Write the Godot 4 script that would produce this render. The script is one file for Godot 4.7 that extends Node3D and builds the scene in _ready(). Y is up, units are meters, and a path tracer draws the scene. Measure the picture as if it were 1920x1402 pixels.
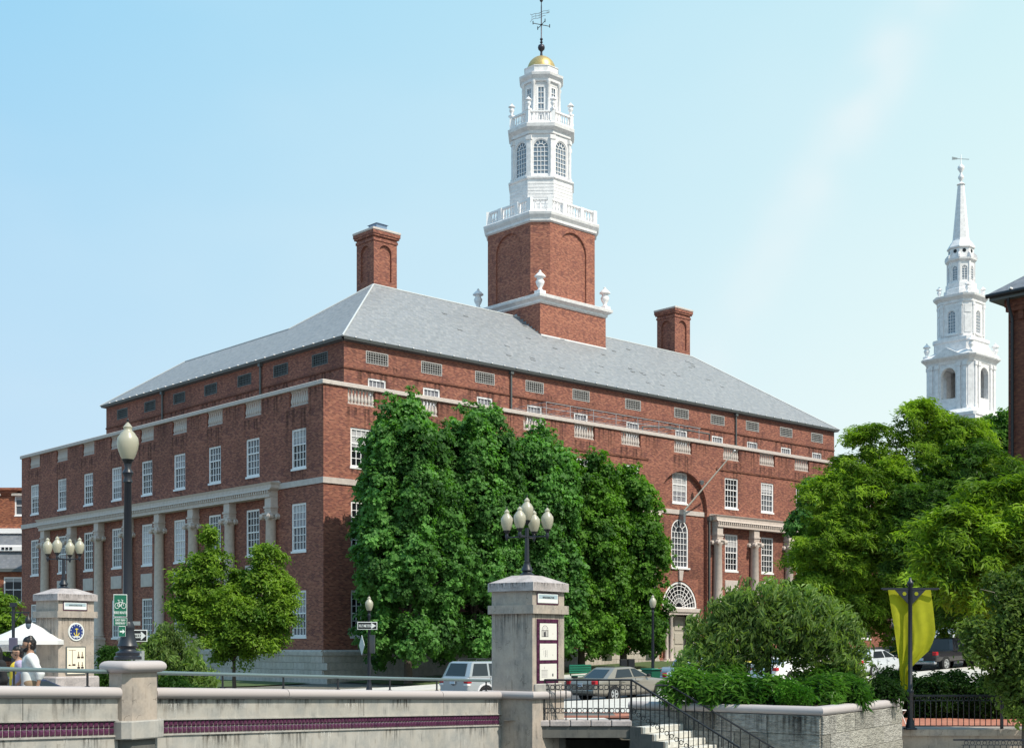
extends Node3D
# World: y up, metres, bridge deck near y = 0. The large building stands turned 42.6 degrees.

class MB:
	var v := PackedVector3Array()
	var n := PackedVector3Array()
	var uv := PackedVector2Array()
	var c := PackedColorArray()
	var col := Color.WHITE
	var xf := Transform3D.IDENTITY
	var plain := true
	func at(t: Transform3D) -> MB:
		xf = t
		plain = t == Transform3D.IDENTITY
		return self
	func put(p: Vector3, nn: Vector3, t: Vector2, cc: Color) -> void:
		if plain:
			v.append(p); n.append(nn)
		else:
			v.append(xf * p); n.append((xf.basis * nn).normalized())
		uv.append(t); c.append(cc)
	func tuv(p: Vector3, nn: Vector3) -> Vector2:
		if absf(nn.y) > 0.97:
			return Vector2(p.x, p.z)
		var ux := Vector3.UP.cross(nn).normalized()
		return Vector2(p.dot(ux), -p.dot(nn.cross(ux)))
	func tri(a: Vector3, b: Vector3, d: Vector3, hint: Vector3) -> void:
		var nn := (d - a).cross(b - a)
		if nn.length_squared() < 1e-14:
			return
		nn = nn.normalized()
		if nn.dot(hint) < 0.0:
			nn = -nn
			var t := b
			b = d
			d = t
		put(a, nn, tuv(a, nn), col); put(b, nn, tuv(b, nn), col); put(d, nn, tuv(d, nn), col)
	func quad(a: Vector3, b: Vector3, d: Vector3, e: Vector3, hint: Vector3) -> void:
		tri(a, b, d, hint); tri(a, d, e, hint)
	func fan(p: Array, hint: Vector3) -> void:
		for i in range(1, p.size() - 1):
			tri(p[0], p[i], p[i + 1], hint)
	# smooth triangle with its own normals
	func stri(a: Vector3, b: Vector3, d: Vector3, na: Vector3, nb: Vector3, nd: Vector3, ta := Vector2.ZERO, tb := Vector2.ZERO, td := Vector2.ZERO) -> void:
		if (d - a).cross(b - a).dot(na + nb + nd) < 0.0:
			put(a, na, ta, col); put(d, nd, td, col); put(b, nb, tb, col)
		else:
			put(a, na, ta, col); put(b, nb, tb, col); put(d, nd, td, col)
	func bx(x0: float, x1: float, y0: float, y1: float, z0: float, z1: float) -> MB:
		var p := [Vector3(x0, y0, z0), Vector3(x1, y0, z0), Vector3(x1, y1, z0), Vector3(x0, y1, z0), Vector3(x0, y0, z1), Vector3(x1, y0, z1), Vector3(x1, y1, z1), Vector3(x0, y1, z1)]
		quad(p[0], p[1], p[2], p[3], Vector3.FORWARD); quad(p[4], p[5], p[6], p[7], Vector3.BACK)
		quad(p[0], p[1], p[5], p[4], Vector3.DOWN); quad(p[3], p[2], p[6], p[7], Vector3.UP)
		quad(p[0], p[3], p[7], p[4], Vector3.LEFT); quad(p[1], p[2], p[6], p[5], Vector3.RIGHT)
		return self
	# box with chamfered edges
	func cbx(x0: float, x1: float, y0: float, y1: float, z0: float, z1: float, r: float) -> MB:
		var cx := (x0 + x1) / 2.0
		var cy := (y0 + y1) / 2.0
		var cz := (z0 + z1) / 2.0
		var o := Vector3(cx, cy, cz)
		var h := Vector3(x1 - cx, y1 - cy, z1 - cz)
		for ax in 3:
			var a1 := (ax + 1) % 3
			var a2 := (ax + 2) % 3
			for s in [-1.0, 1.0]:
				var q := []
				for k in [[-1.0, -1.0], [1.0, -1.0], [1.0, 1.0], [-1.0, 1.0]]:
					var w := Vector3.ZERO
					w[ax] = s * h[ax]; w[a1] = k[0] * (h[a1] - r); w[a2] = k[1] * (h[a2] - r)
					q.append(o + w)
				var hn := Vector3.ZERO
				hn[ax] = s
				quad(q[0], q[1], q[2], q[3], hn)
			for s1 in [-1.0, 1.0]:
				for s2 in [-1.0, 1.0]:
					var q2 := []
					for k in [0, 1, 2, 3]:
						var w := Vector3.ZERO
						var e := -1.0 if k in [0, 3] else 1.0
						w[ax] = e * (h[ax] - r)
						if k < 2:
							w[a1] = s1 * h[a1]; w[a2] = s2 * (h[a2] - r)
						else:
							w[a1] = s1 * (h[a1] - r); w[a2] = s2 * h[a2]
						q2.append(o + w)
					var hn2 := Vector3.ZERO
					hn2[a1] = s1; hn2[a2] = s2
					quad(q2[0], q2[1], q2[2], q2[3], hn2)
		for sx in [-1.0, 1.0]:
			for sy in [-1.0, 1.0]:
				for sz in [-1.0, 1.0]:
					var sg := Vector3(sx, sy, sz)
					tri(o + sg * Vector3(h.x, h.y - r, h.z - r), o + sg * Vector3(h.x - r, h.y, h.z - r), o + sg * Vector3(h.x - r, h.y - r, h.z), sg)
		return self
	# profile: [radius, y] pairs from bottom to top
	func lathe(prof: Array, seg := 16, o := Vector3.ZERO, smooth := true) -> MB:
		var m := prof.size()
		for i in m - 1:
			var r0: float = prof[i][0]
			var y0: float = prof[i][1]
			var r1: float = prof[i + 1][0]
			var y1: float = prof[i + 1][1]
			var tn := Vector2(y1 - y0, r0 - r1).normalized()
			var n0 := tn
			var n1 := tn
			if smooth:
				if i > 0:
					var q := Vector2(y0 - float(prof[i - 1][1]), float(prof[i - 1][0]) - r0).normalized()
					if q.dot(tn) > 0.55: n0 = (q + tn).normalized()
				if i < m - 2:
					var q := Vector2(float(prof[i + 2][1]) - y1, r1 - float(prof[i + 2][0])).normalized()
					if q.dot(tn) > 0.55: n1 = (q + tn).normalized()
			for k in seg:
				var a := TAU * k / seg
				var b := TAU * (k + 1) / seg
				var ca := Vector3(cos(a), 0, sin(a))
				var cb := Vector3(cos(b), 0, sin(b))
				var p0 := o + ca * r0 + Vector3(0, y0, 0)
				var p1 := o + cb * r0 + Vector3(0, y0, 0)
				var p2 := o + cb * r1 + Vector3(0, y1, 0)
				var p3 := o + ca * r1 + Vector3(0, y1, 0)
				var u0 := Vector2(a * maxf(r0, r1), y0)
				var u1 := Vector2(b * maxf(r0, r1), y1)
				var na0 := ca * n0.x + Vector3(0, n0.y, 0)
				var nb0 := cb * n0.x + Vector3(0, n0.y, 0)
				var na1 := ca * n1.x + Vector3(0, n1.y, 0)
				var nb1 := cb * n1.x + Vector3(0, n1.y, 0)
				if r0 > 1e-5: stri(p0, p1, p2, na0, nb0, nb1, u0, Vector2(u1.x, u0.y), u1)
				if r1 > 1e-5: stri(p0, p2, p3, na0, nb1, na1, u0, u1, Vector2(u0.x, u1.y))
		return self
	func tube(pts: Array, rad: Array, seg := 8) -> MB:
		var m := pts.size()
		var rings := []
		var prev := Vector3.ZERO
		for i in m:
			var d: Vector3 = (pts[mini(i + 1, m - 1)] - pts[maxi(i - 1, 0)]).normalized()
			var x := d.cross(Vector3.UP if absf(d.y) < 0.9 else Vector3.RIGHT).normalized()
			if prev != Vector3.ZERO:
				var t := (prev - d * prev.dot(d))
				if t.length() > 0.01: x = t.normalized()
			prev = x
			var y := d.cross(x)
			var r := []
			for k in seg:
				r.append(x * cos(TAU * k / seg) + y * sin(TAU * k / seg))
			rings.append(r)
		var run := 0.0
		for i in m - 1:
			var ra: float = rad[mini(i, rad.size() - 1)]
			var rb: float = rad[mini(i + 1, rad.size() - 1)]
			var nx: float = run + (pts[i + 1] - pts[i]).length()
			for k in seg:
				var l := (k + 1) % seg
				var na: Vector3 = rings[i][k]
				var nb: Vector3 = rings[i][l]
				var nc: Vector3 = rings[i + 1][l]
				var nd: Vector3 = rings[i + 1][k]
				var ua := TAU * ra * k / seg
				var ub := TAU * ra * (k + 1) / seg
				stri(pts[i] + na * ra, pts[i] + nb * ra, pts[i + 1] + nc * rb, na, nb, nc, Vector2(ua, run), Vector2(ub, run), Vector2(ub, nx))
				stri(pts[i] + na * ra, pts[i + 1] + nc * rb, pts[i + 1] + nd * rb, na, nc, nd, Vector2(ua, run), Vector2(ub, nx), Vector2(ua, nx))
			run = nx
		for e in [0, m - 1]:
			var q := []
			var rr: float = rad[mini(e, rad.size() - 1)]
			if rr > 0.004:
				for k in seg: q.append(pts[e] + rings[e][k] * rr)
				fan(q, pts[e] - pts[1 if e == 0 else m - 2])
		return self
	# flat-shaded loft between loops of equal length
	func loft(loops: Array, cap0 := true, cap1 := true) -> MB:
		for i in loops.size() - 1:
			var a: Array = loops[i]
			var b: Array = loops[i + 1]
			var ce := Vector3.ZERO
			for p in a: ce += p
			for p in b: ce += p
			ce /= a.size() * 2.0
			for k in a.size():
				var l := (k + 1) % a.size()
				quad(a[k], a[l], b[l], b[k], (a[k] + a[l] + b[k] + b[l]) / 4.0 - ce)
		var ct := Vector3.ZERO
		for p in loops[0]: ct += p / loops[0].size()
		var cz := Vector3.ZERO
		for p in loops[-1]: cz += p / loops[-1].size()
		if cap0: fan(loops[0], ct - cz)
		if cap1: fan(loops[-1], cz - ct)
		return self
	# smooth-shaded loft (normals averaged over neighbours)
	func sloft(loops: Array, cap0 := true, cap1 := true) -> MB:
		var m := loops.size()
		var k: int = loops[0].size()
		var ns := []
		for i in m:
			var row := []
			var ce := Vector3.ZERO
			for p in loops[i]: ce += p / k
			for j in k:
				var du: Vector3 = loops[i][(j + 1) % k] - loops[i][(j + k - 1) % k]
				var dv: Vector3 = loops[mini(i + 1, m - 1)][j] - loops[maxi(i - 1, 0)][j]
				var nn := du.cross(dv).normalized()
				if nn.dot(loops[i][j] - ce) < 0.0: nn = -nn
				row.append(nn)
			ns.append(row)
		for i in m - 1:
			for j in k:
				var l := (j + 1) % k
				stri(loops[i][j], loops[i][l], loops[i + 1][l], ns[i][j], ns[i][l], ns[i + 1][l])
				stri(loops[i][j], loops[i + 1][l], loops[i + 1][j], ns[i][j], ns[i + 1][l], ns[i + 1][j])
		var c0 := Vector3.ZERO
		for p in loops[0]: c0 += p / k
		var c1 := Vector3.ZERO
		for p in loops[-1]: c1 += p / k
		if cap0: fan(loops[0], c0 - c1)
		if cap1: fan(loops[-1], c1 - c0)
		return self
	# smooth open sheet from rows of points
	func sheet(g: Array) -> MB:
		var m := g.size()
		var k: int = g[0].size()
		var ns := []
		for i in m:
			var row := []
			for j in k:
				var du: Vector3 = g[i][mini(j + 1, k - 1)] - g[i][maxi(j - 1, 0)]
				var dv: Vector3 = g[mini(i + 1, m - 1)][j] - g[maxi(i - 1, 0)][j]
				row.append(dv.cross(du).normalized())
			ns.append(row)
		for i in m - 1:
			for j in k - 1:
				var q := [[i, j], [i, j + 1], [i + 1, j + 1], [i + 1, j]]
				for t in [[0, 1, 2], [0, 2, 3]]:
					var a: Vector3 = g[q[t[0]][0]][q[t[0]][1]]
					var b: Vector3 = g[q[t[1]][0]][q[t[1]][1]]
					var c: Vector3 = g[q[t[2]][0]][q[t[2]][1]]
					stri(a, b, c, ns[q[t[0]][0]][q[t[0]][1]], ns[q[t[1]][0]][q[t[1]][1]], ns[q[t[2]][0]][q[t[2]][1]], Vector2(a.x, a.y), Vector2(b.x, b.y), Vector2(c.x, c.y))
		return self
	func mesh() -> ArrayMesh:
		var a := []
		a.resize(Mesh.ARRAY_MAX)
		a[Mesh.ARRAY_VERTEX] = v; a[Mesh.ARRAY_NORMAL] = n; a[Mesh.ARRAY_TEX_UV] = uv; a[Mesh.ARRAY_COLOR] = c
		var m := ArrayMesh.new()
		m.add_surface_from_arrays(Mesh.PRIMITIVE_TRIANGLES, a)
		return m

var M := {}
var used := {}
var rng := RandomNumberGenerator.new()
var noise := FastNoiseLite.new()
var cache := {}

func V(x: float, y: float, z: float) -> Vector3:
	return Vector3(x, y, z)
func T(o: Vector3, yaw := 0.0) -> Transform3D:
	return Transform3D(Basis(Vector3.UP, yaw), o)
func lin(r: float, g: float, b: float) -> Color:
	return Color(r, g, b).linear_to_srgb()

func named(node: Node, called: String, parent: Node) -> void:
	var key := str(parent.get_instance_id()) + called
	var k: int = used.get(key, 0)
	used[key] = k + 1
	node.name = called if k == 0 else "%s_%03d" % [called, k]
	parent.add_child(node, true)

func thing(called: String, label: String, category: String, o := Vector3.ZERO, yaw := 0.0, group := "") -> Node3D:
	var t := Node3D.new()
	named(t, called, self)
	t.transform = T(o, yaw)
	t.set_meta("label", label)
	t.set_meta("category", category)
	if group: t.set_meta("group", group)
	return t

func part(called: String, shape, mat: Material, parent: Node, xf := Transform3D.IDENTITY, stuff := false) -> MeshInstance3D:
	var m := MeshInstance3D.new()
	m.mesh = shape.mesh() if shape is MB else shape
	m.material_override = mat
	m.transform = xf
	named(m, called, parent)
	if stuff: m.set_meta("kind", "stuff")
	return m

func struct(called: String, shape, mat: Material, xf := Transform3D.IDENTITY) -> MeshInstance3D:
	var m := part(called, shape, mat, self, xf)
	m.set_meta("kind", "structure")
	return m

func group_node(called: String, parent: Node, xf := Transform3D.IDENTITY) -> Node3D:
	var g := Node3D.new()
	g.transform = xf
	named(g, called, parent)
	return g

# ---------------------------------------------------------------- materials
func tex(im: Image) -> ImageTexture:
	return ImageTexture.create_from_image(im)

func mat(r: float, g: float, b: float, rough := 0.8, metal := 0.0, t: Texture2D = null, scale := 1.0, vcol := false) -> StandardMaterial3D:
	var m := StandardMaterial3D.new()
	m.albedo_color = lin(r, g, b)
	m.roughness = rough
	m.metallic = metal
	if t:
		m.albedo_texture = t
		m.uv1_scale = V(scale, scale, scale)
	m.vertex_color_use_as_albedo = vcol
	return m

func noise_bytes(size: int, freq: float, octaves: int, sd: int) -> PackedByteArray:
	var f := FastNoiseLite.new()
	f.seed = sd
	f.frequency = freq
	f.fractal_octaves = octaves
	f.noise_type = FastNoiseLite.TYPE_SIMPLEX_SMOOTH
	var im := f.get_seamless_image(size, size, false, false, 0.15, true)
	im.convert(Image.FORMAT_L8)
	return im.get_data()

# mottled grey-scale texture around 1.0 (values multiply the albedo), lo..hi
func mottle(size: int, lo: float, hi: float, f1: float, f2: float, sd: int, spots := 0.0, warm := 0.0) -> ImageTexture:
	var a := noise_bytes(size, f1, 4, sd)
	var b := noise_bytes(size, f2, 3, sd + 7)
	var out := PackedByteArray()
	out.resize(size * size * 3)
	var r := RandomNumberGenerator.new()
	r.seed = sd
	for i in size * size:
		var x := (a[i] * 0.6 + b[i] * 0.4) / 255.0
		var y := lo + (hi - lo) * clampf((x - 0.5) * 1.5 + 0.5, 0.0, 1.0)
		y += (r.randf() - 0.5) * spots
		var w := (b[i] / 255.0 - 0.5) * warm
		out[i * 3] = clampi(int(255.0 * pow(clampf(y + w, 0.0, 1.0), 0.4545)), 0, 255)
		out[i * 3 + 1] = clampi(int(255.0 * pow(clampf(y, 0.0, 1.0), 0.4545)), 0, 255)
		out[i * 3 + 2] = clampi(int(255.0 * pow(clampf(y - w, 0.0, 1.0), 0.4545)), 0, 255)
	return tex(Image.create_from_data(size, size, false, Image.FORMAT_RGB8, out))

# concrete with pale and dark runs down it
func streaked(size: int, lo: float, hi: float, sd: int, cracks := 0) -> ImageTexture:
	var a := noise_bytes(size, .008, 4, sd)
	var b := noise_bytes(size, .06, 3, sd + 3)
	var c := noise_bytes(size, .035, 3, sd + 5)
	var d := noise_bytes(size, .012, 2, sd + 9)
	var out := PackedByteArray()
	out.resize(size * size * 3)
	var r := RandomNumberGenerator.new()
	r.seed = sd
	for y in size:
		for x in size:
			var i := y * size + x
			var v := lo + (hi - lo) * clampf((a[i] * .55 + b[i] * .25 + 51.0) / 255.0, 0.0, 1.0)
			# a run: one row of noise drawn far out downwards
			var q := c[((y / 10) % size) * size + x] / 255.0
			var on := d[i] / 255.0
			v += clampf((q - .60) * 3.0, 0.0, 1.0) * clampf((on - .42) * 4.0, 0.0, 1.0) * .42
			v -= clampf((.40 - q) * 3.0, 0.0, 1.0) * clampf((.58 - on) * 4.0, 0.0, 1.0) * .36
			v += (r.randf() - .5) * .1
			var w := (a[i] / 255.0 - .5) * .07
			for k in 3: out[i * 3 + k] = clampi(int(255.0 * pow(clampf(v + w * (1 - k), 0.0, 1.0), .4545)), 0, 255)
	for n in cracks:
		var p := Vector2(r.randf() * size, r.randf() * size)
		var an := r.randf() * TAU
		for j in r.randi_range(20, 70):
			an += r.randf_range(-.7, .7)
			p += Vector2(cos(an), sin(an)) * 1.0
			var i := (posmod(int(p.y), size) * size + posmod(int(p.x), size)) * 3
			for k in 3: out[i + k] = int(out[i + k] * .45)
	return tex(Image.create_from_data(size, size, false, Image.FORMAT_RGB8, out))

# courses of units with joints: bricks, slates, pavers
func courses(w: int, h: int, nx: int, ny: int, joint: int, cols: Array, jcol: Color, vary: float, sd: int, shift := 0.5) -> ImageTexture:
	var r := RandomNumberGenerator.new()
	r.seed = sd
	var im := Image.create(w, h, false, Image.FORMAT_RGB8)
	im.fill(jcol.linear_to_srgb())
	var bw := float(w) / nx
	var bh := float(h) / ny
	for j in ny:
		var off := (j % 2) * shift * bw
		for i in nx + 1:
			var k: Color = cols[r.randi() % cols.size()]
			var f := 1.0 + (r.randf() - 0.5) * 2.0 * vary
			var cc := Color(k.r * f, k.g * f, k.b * f).linear_to_srgb()
			if i == nx: # wraps round
				cc = im.get_pixel(0, int(j * bh) + joint) if off > 0 else cc
			var x0 := int(i * bw - off)
			im.fill_rect(Rect2i(x0, int(j * bh), int((i + 1) * bw - off) - x0 - joint, int((j + 1) * bh) - int(j * bh) - joint), cc)
	return tex(im)

func make_materials() -> void:
	var bt := courses(1024, 1024, 16, 44, 3, [Color(.235, .085, .050), Color(.185, .064, .040), Color(.275, .105, .060), Color(.15, .050, .036), Color(.315, .13, .074)], Color(.27, .165, .11), 0.17, 11)
	M.brick = mat(1.04, .98, 1.10, 0.9, 0, bt, 1.0 / 3.34, true)
	M.brick_pale = mat(1.22, 1.16, 1.28, 0.9, 0, bt, 1.0 / 3.34, true)  # paler copy of the same brick, used on the tower
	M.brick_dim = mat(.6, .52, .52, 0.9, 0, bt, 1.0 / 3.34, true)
	M.brick_red = mat(1.15, 1.0, .9, 0.9, 0, bt, 1.0 / 3.34, true)
	var st := courses(1024, 1024, 32, 40, 1, [Color(.33, .34, .345), Color(.30, .315, .325), Color(.36, .365, .36), Color(.29, .30, .30)], Color(.22, .225, .23), 0.09, 5)
	M.slate = mat(.75, .755, .785, 0.62, 0, st, 1.0 / 8.0, true)
	M.slate_dark = mat(.55, .56, .62, 0.7, 0, st, 1.0 / 8.0, true)
	var conc := mottle(512, .72, 1.1, .006, .05, 3, .10, .05)
	M.concrete = mat(.405, .385, .355, 0.9, 0, streaked(512, .60, 1.12, 21), .42, true)
	M.coping = mat(.46, .41, .40, 0.8, 0, mottle(512, .62, 1.12, .008, .05, 33, .12, .06), .6, true)
	M.pier = mat(.425, .362, .308, 0.9, 0, streaked(512, .5, 1.14, 23, 26), .4, true)
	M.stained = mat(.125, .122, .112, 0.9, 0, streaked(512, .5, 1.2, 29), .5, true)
	M.rail = mat(.15, .20, .205, 0.38, 0.3)
	M.granite = mat(.43, .41, .37, 0.9, 0, mottle(512, .42, 1.15, .015, .07, 13, .3, .07), .55, true)
	var gn := FastNoiseLite.new()
	gn.seed = 8
	gn.frequency = .03
	gn.fractal_octaves = 5
	M.granite.heightmap_enabled = true
	M.granite.heightmap_texture = tex(gn.get_seamless_image(512, 512))
	M.granite.heightmap_scale = 4.0
	M.step = mat(.62, .60, .55, 0.85, 0, conc, .8)
	M.stone = mat(.60, .51, .455, 0.85, 0, mottle(256, .82, 1.05, .02, .1, 31, .08, .05), .5, true)
	M.limestone = mat(.57, .50, .46, 0.8, 0, mottle(256, .8, 1.05, .015, .1, 37, .06, .04), .5, true)
	M.base_stone = mat(.52, .47, .42, 0.88, 0, mottle(256, .75, 1.05, .02, .1, 41, .10, .05), .5, true)
	M.white = mat(.84, .82, .82, 0.55, 0, mottle(512, .74, 1.03, .012, .06, 43, .03, .03), .22, true)
	M.white_pure = mat(.84, .82, .82, 0.6)
	M.glass = mat(.012, .013, .016, 0.04)
	M.glass.metallic_specular = 0.4
	M.glass_mid = mat(.075, .078, .09, 0.05)
	M.glass_mid.metallic_specular = 0.45
	M.glass_pale = mat(.23, .225, .25, 0.08)
	M.glass_curtain = mat(.52, .51, .54, 0.12)
	M.glass_tower = mat(.16, .21, .27, 0.05)
	M.glass_tower.metallic_specular = 0.8
	M.dark = mat(.012, .012, .013, 0.7)
	M.iron = mat(.012, .013, .016, 0.45)
	M.iron_blue = mat(.016, .019, .028, 0.4)
	M.pipe_metal = mat(.30, .34, .36, 0.35, 0.6)
	M.copper = mat(.10, .11, .11, 0.5)
	M.gold = mat(.70, .50, .20, 0.42, 0.6, mottle(256, .55, 1.08, .02, .08, 47, .05, .06), 1.0)
	M.wood_pale = mat(.45, .42, .36, 0.6)
	M.globe = mat(.45, .425, .345, 0.3)
	M.blind = mat(.42, .41, .42, .7)
	M.globe.clearcoat_enabled = true
	M.globe.clearcoat = 0.6
	M.globe.backlight_enabled = true
	M.globe.backlight = Color(.7, .68, .55)
	M.tile = mat(.085, .022, .058, 0.22)
	M.tile_dark = mat(.06, .015, .043, 0.22)
	M.asphalt = mat(.10, .10, .105, 0.95, 0, mottle(512, .7, 1.1, .02, .2, 51, .25, .02), .35)
	M.sidewalk = mat(.60, .57, .52, 0.9, 0, mottle(512, .8, 1.06, .008, .06, 53, .08, .04), .25)
	M.paver = mat(1, 1, 1, 0.9, 0, courses(512, 512, 10, 20, 2, [Color(.42, .15, .09), Color(.36, .12, .075), Color(.46, .18, .11)], Color(.30, .16, .11), .15, 61), 1.0 / 2.0)
	M.ground = mat(.16, .15, .12, 1.0, 0, mottle(512, .6, 1.15, .01, .1, 55, .1, .08), .1)
	M.soil = mat(.05, .04, .03, 1.0, 0, mottle(256, .6, 1.2, .05, .2, 57, .2, .06), .8)
	M.grass = mat(.07, .11, .03, 1.0, 0, mottle(256, .6, 1.2, .05, .2, 59, .2, .06), .5)
	M.water = mat(.02, .03, .028, 0.06)
	M.bark = mat(.10, .08, .065, 0.95, 0, mottle(256, .5, 1.2, .03, .15, 63, .25, .05), 1.2)
	M.bark_pale = mat(.28, .24, .19, 0.9, 0, mottle(256, .6, 1.2, .03, .15, 65, .2, .05), 1.5)
	M.sign_green = mat(.003, .115, .065, 0.4)
	var sim := Image.create(64, 64, false, Image.FORMAT_RGBA8)
	var sn := FastNoiseLite.new()
	sn.seed = 12
	sn.frequency = .11
	for x in 64:
		for y in 64:
			var run := clampf(sn.get_noise_2d(x * 1.0, y * .06) * 1.3 + .38, 0.0, 1.0)
			var edge := clampf(minf(x, 63 - x) / 9.0, 0.0, 1.0)
			sim.set_pixel(x, y, Color(.10, .08, .075, run * edge * pow(1.0 - y / 63.0, 1.2) * .62))
	M.stain = mat(1, 1, 1, .95, 0, tex(sim))
	M.stain.transparency = BaseMaterial3D.TRANSPARENCY_ALPHA
	M.stain.texture_repeat = false
	M.lime = M.stain.duplicate()
	M.lime.albedo_color = Color(1, 1, 1)
	var lim: Image = sim.duplicate()
	for x in 64:
		for y in 64: lim.set_pixel(x, y, Color(.93, .92, .90, clampf((lim.get_pixel(x, y).a - .1) * 1.7, 0.0, .9)))
	M.lime.albedo_texture = tex(lim)
	M.sign_white = mat(.72, .74, .72, 0.4)
	M.sign_black = mat(.01, .01, .012, 0.4)
	M.sign_back = mat(.40, .42, .42, 0.45, 0.5)
	M.banner = mat(.42, .43, .014, 0.85, 0, mottle(256, .86, 1.06, .02, .2, 67, .04, .02), .8)
	M.banner.backlight_enabled = true
	M.banner.backlight = Color(.8, .8, .2)
	M.bin = mat(.008, .10, .055, 0.5)
	M.bin_lid = mat(.010, .14, .085, 0.45)
	M.tape = mat(.75, .68, .12, 0.6)
	M.canvas = mat(.82, .81, .80, 0.9)
	M.canvas.backlight_enabled = true
	M.canvas.backlight = Color(.75, .75, .75)
	M.tyre = mat(.012, .012, .013, 0.85)
	M.rim = mat(.55, .56, .58, 0.3, 0.75)
	M.car_glass = mat(.02, .026, .032, 0.04)
	M.car_glass.metallic_specular = 0.5
	M.red_light = mat(.42, .012, .02, 0.15)
	M.white_light = mat(.75, .72, .70, 0.15)
	M.plate = mat(.55, .62, .70, 0.4)
	M.chrome = mat(.65, .66, .68, 0.15, 0.9)
	M.skin = mat(.42, .24, .16, 0.55)
	M.skin.subsurf_scatter_enabled = true
	M.skin.subsurf_scatter_strength = 0.1
	M.skin_tan = mat(.36, .20, .13, 0.55)
	M.hair = mat(.008, .006, .006, 0.45)
	M.cloth_white = mat(.72, .72, .70, 0.9)
	M.cloth_black = mat(.012, .012, .014, 0.9)
	M.cloth_red = mat(.42, .05, .045, 0.9)
	M.cloth_yellow = mat(.65, .48, .04, 0.9)
	M.cloth_lilac = mat(.42, .36, .52, 0.9)
	M.cloth_khaki = mat(.28, .20, .13, 0.9)
	M.cloth_grey = mat(.20, .20, .22, 0.9)

func paint(r: float, g: float, b: float, metal := 0.0) -> StandardMaterial3D:
	var m := mat(r, g, b, 0.35, metal)
	m.clearcoat_enabled = true
	m.clearcoat = 0.8
	m.clearcoat_roughness = 0.05
	return m

const EYE := 1.65
const SUN_DIR := Vector3(0.482, 0.788, 0.383)

func sky_panorama() -> ImageTexture:
	var w := 1024
	var h := 512
	var f := FastNoiseLite.new()
	f.seed = 4
	f.frequency = 2.2
	f.fractal_octaves = 4
	var px := PackedFloat32Array()
	px.resize(w * h * 3)
	var sun := SUN_DIR.normalized()
	# the thin trail of cirrus: a band round the great circle through two directions
	var d1 := V(0.312, 0.483, -1.0).normalized()
	var d2 := V(0.152, 0.222, -1.0).normalized()
	var pole := d1.cross(d2).normalized()
	var zen := V(.145, .42, .80)
	var k := 0
	for j in h:
		var el := PI * (0.5 - (j + 0.5) / h)
		var y := sin(el)
		var ce := cos(el)
		for i in w:
			var az := TAU * (i + 0.5) / w
			var d := V(sin(az) * ce, y, -cos(az) * ce)
			var e := clampf(y, 0.0, 1.0)
			var yy := clampf(e, 0.06, 0.46)
			var xx := clampf(d.x, -0.36, 0.36)
			# paler towards the horizon and the sun's side, deeper blue away from it
			var c := V(.815, .93, .963) - V(.78, .37, .09) * yy + V(.44, .32, .035) * xx
			if e > 0.46:
				c = c.lerp(zen, clampf((e - 0.46) / 0.54, 0.0, 1.0))
			var s := d.dot(sun)
			c += V(1.0, .96, .88) * (0.55 * pow(maxf(s, 0.0), 14.0))
			var n := f.get_noise_3d(d.x * 1.5, d.y * 3.0, d.z * 1.5)
			c = c.lerp(V(.82, .92, .96), clampf(n * 0.16 + 0.02, 0.0, 0.1))
			var off := asin(clampf(d.dot(pole), -1.0, 1.0)) / 0.019
			var along := clampf((y - 0.18) / 0.25, 0.0, 1.0)
			var streak := exp(-off * off) * (0.16 + 0.24 * along) * clampf(1.0 + 1.4 * f.get_noise_3d(d.x * 9.0, d.y * 9.0, 3.0), 0.3, 1.6)
			if y > 0.05 and d.z < 0.0:
				c = c.lerp(V(.90, .945, .96), clampf(streak, 0.0, 0.6))
			if y < 0.0:
				c = V(.42, .44, .42)
			px[k] = c.x; px[k + 1] = c.y; px[k + 2] = c.z
			k += 3
	return tex(Image.create_from_data(w, h, false, Image.FORMAT_RGBF, px.to_byte_array()))

func _ready() -> void:
	# ------------------------------------------------------------ camera, sky, sun, exposure
	var cam := Camera3D.new()
	cam.name = "camera"
	cam.projection = Camera3D.PROJECTION_FRUSTUM
	cam.near = 0.2
	cam.far = 4000.0
	cam.size = 0.2 * 1402.0 / 2500.0
	cam.frustum_offset = Vector2(0.0, 0.2 * 505.5 / 2500.0)
	cam.position = V(0, EYE, 0)
	add_child(cam)
	cam.current = true
	var we := WorldEnvironment.new()
	we.name = "environment"
	var e := Environment.new()
	e.background_mode = Environment.BG_SKY
	var sm := PanoramaSkyMaterial.new()
	sm.panorama = sky_panorama()
	sm.energy_multiplier = 1.0
	var sky := Sky.new()
	sky.sky_material = sm
	e.sky = sky
	e.tonemap_mode = Environment.TONE_MAPPER_LINEAR
	e.tonemap_exposure = 1.0
	e.sdfgi_enabled = true
	e.ssao_enabled = true
	e.ssil_enabled = true
	we.environment = e
	add_child(we)
	var sun := DirectionalLight3D.new()
	sun.name = "sun"
	sun.light_energy = 1.6
	sun.light_color = Color(1.0, .965, .90)
	sun.light_angular_distance = 0.5
	sun.shadow_enabled = true
	add_child(sun)
	sun.look_at_from_position(SUN_DIR * 100.0, Vector3.ZERO, Vector3.UP)

	noise.seed = 9
	noise.frequency = 0.16
	noise.fractal_octaves = 4
	rng.seed = 77
	make_materials()
	make_ground()
	make_college()
	make_church()
	make_other_buildings()
	make_bridge()
	make_quay()
	make_lamps_signs()
	make_cars()
	make_street_things()
	make_trees()
	make_people()

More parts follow.
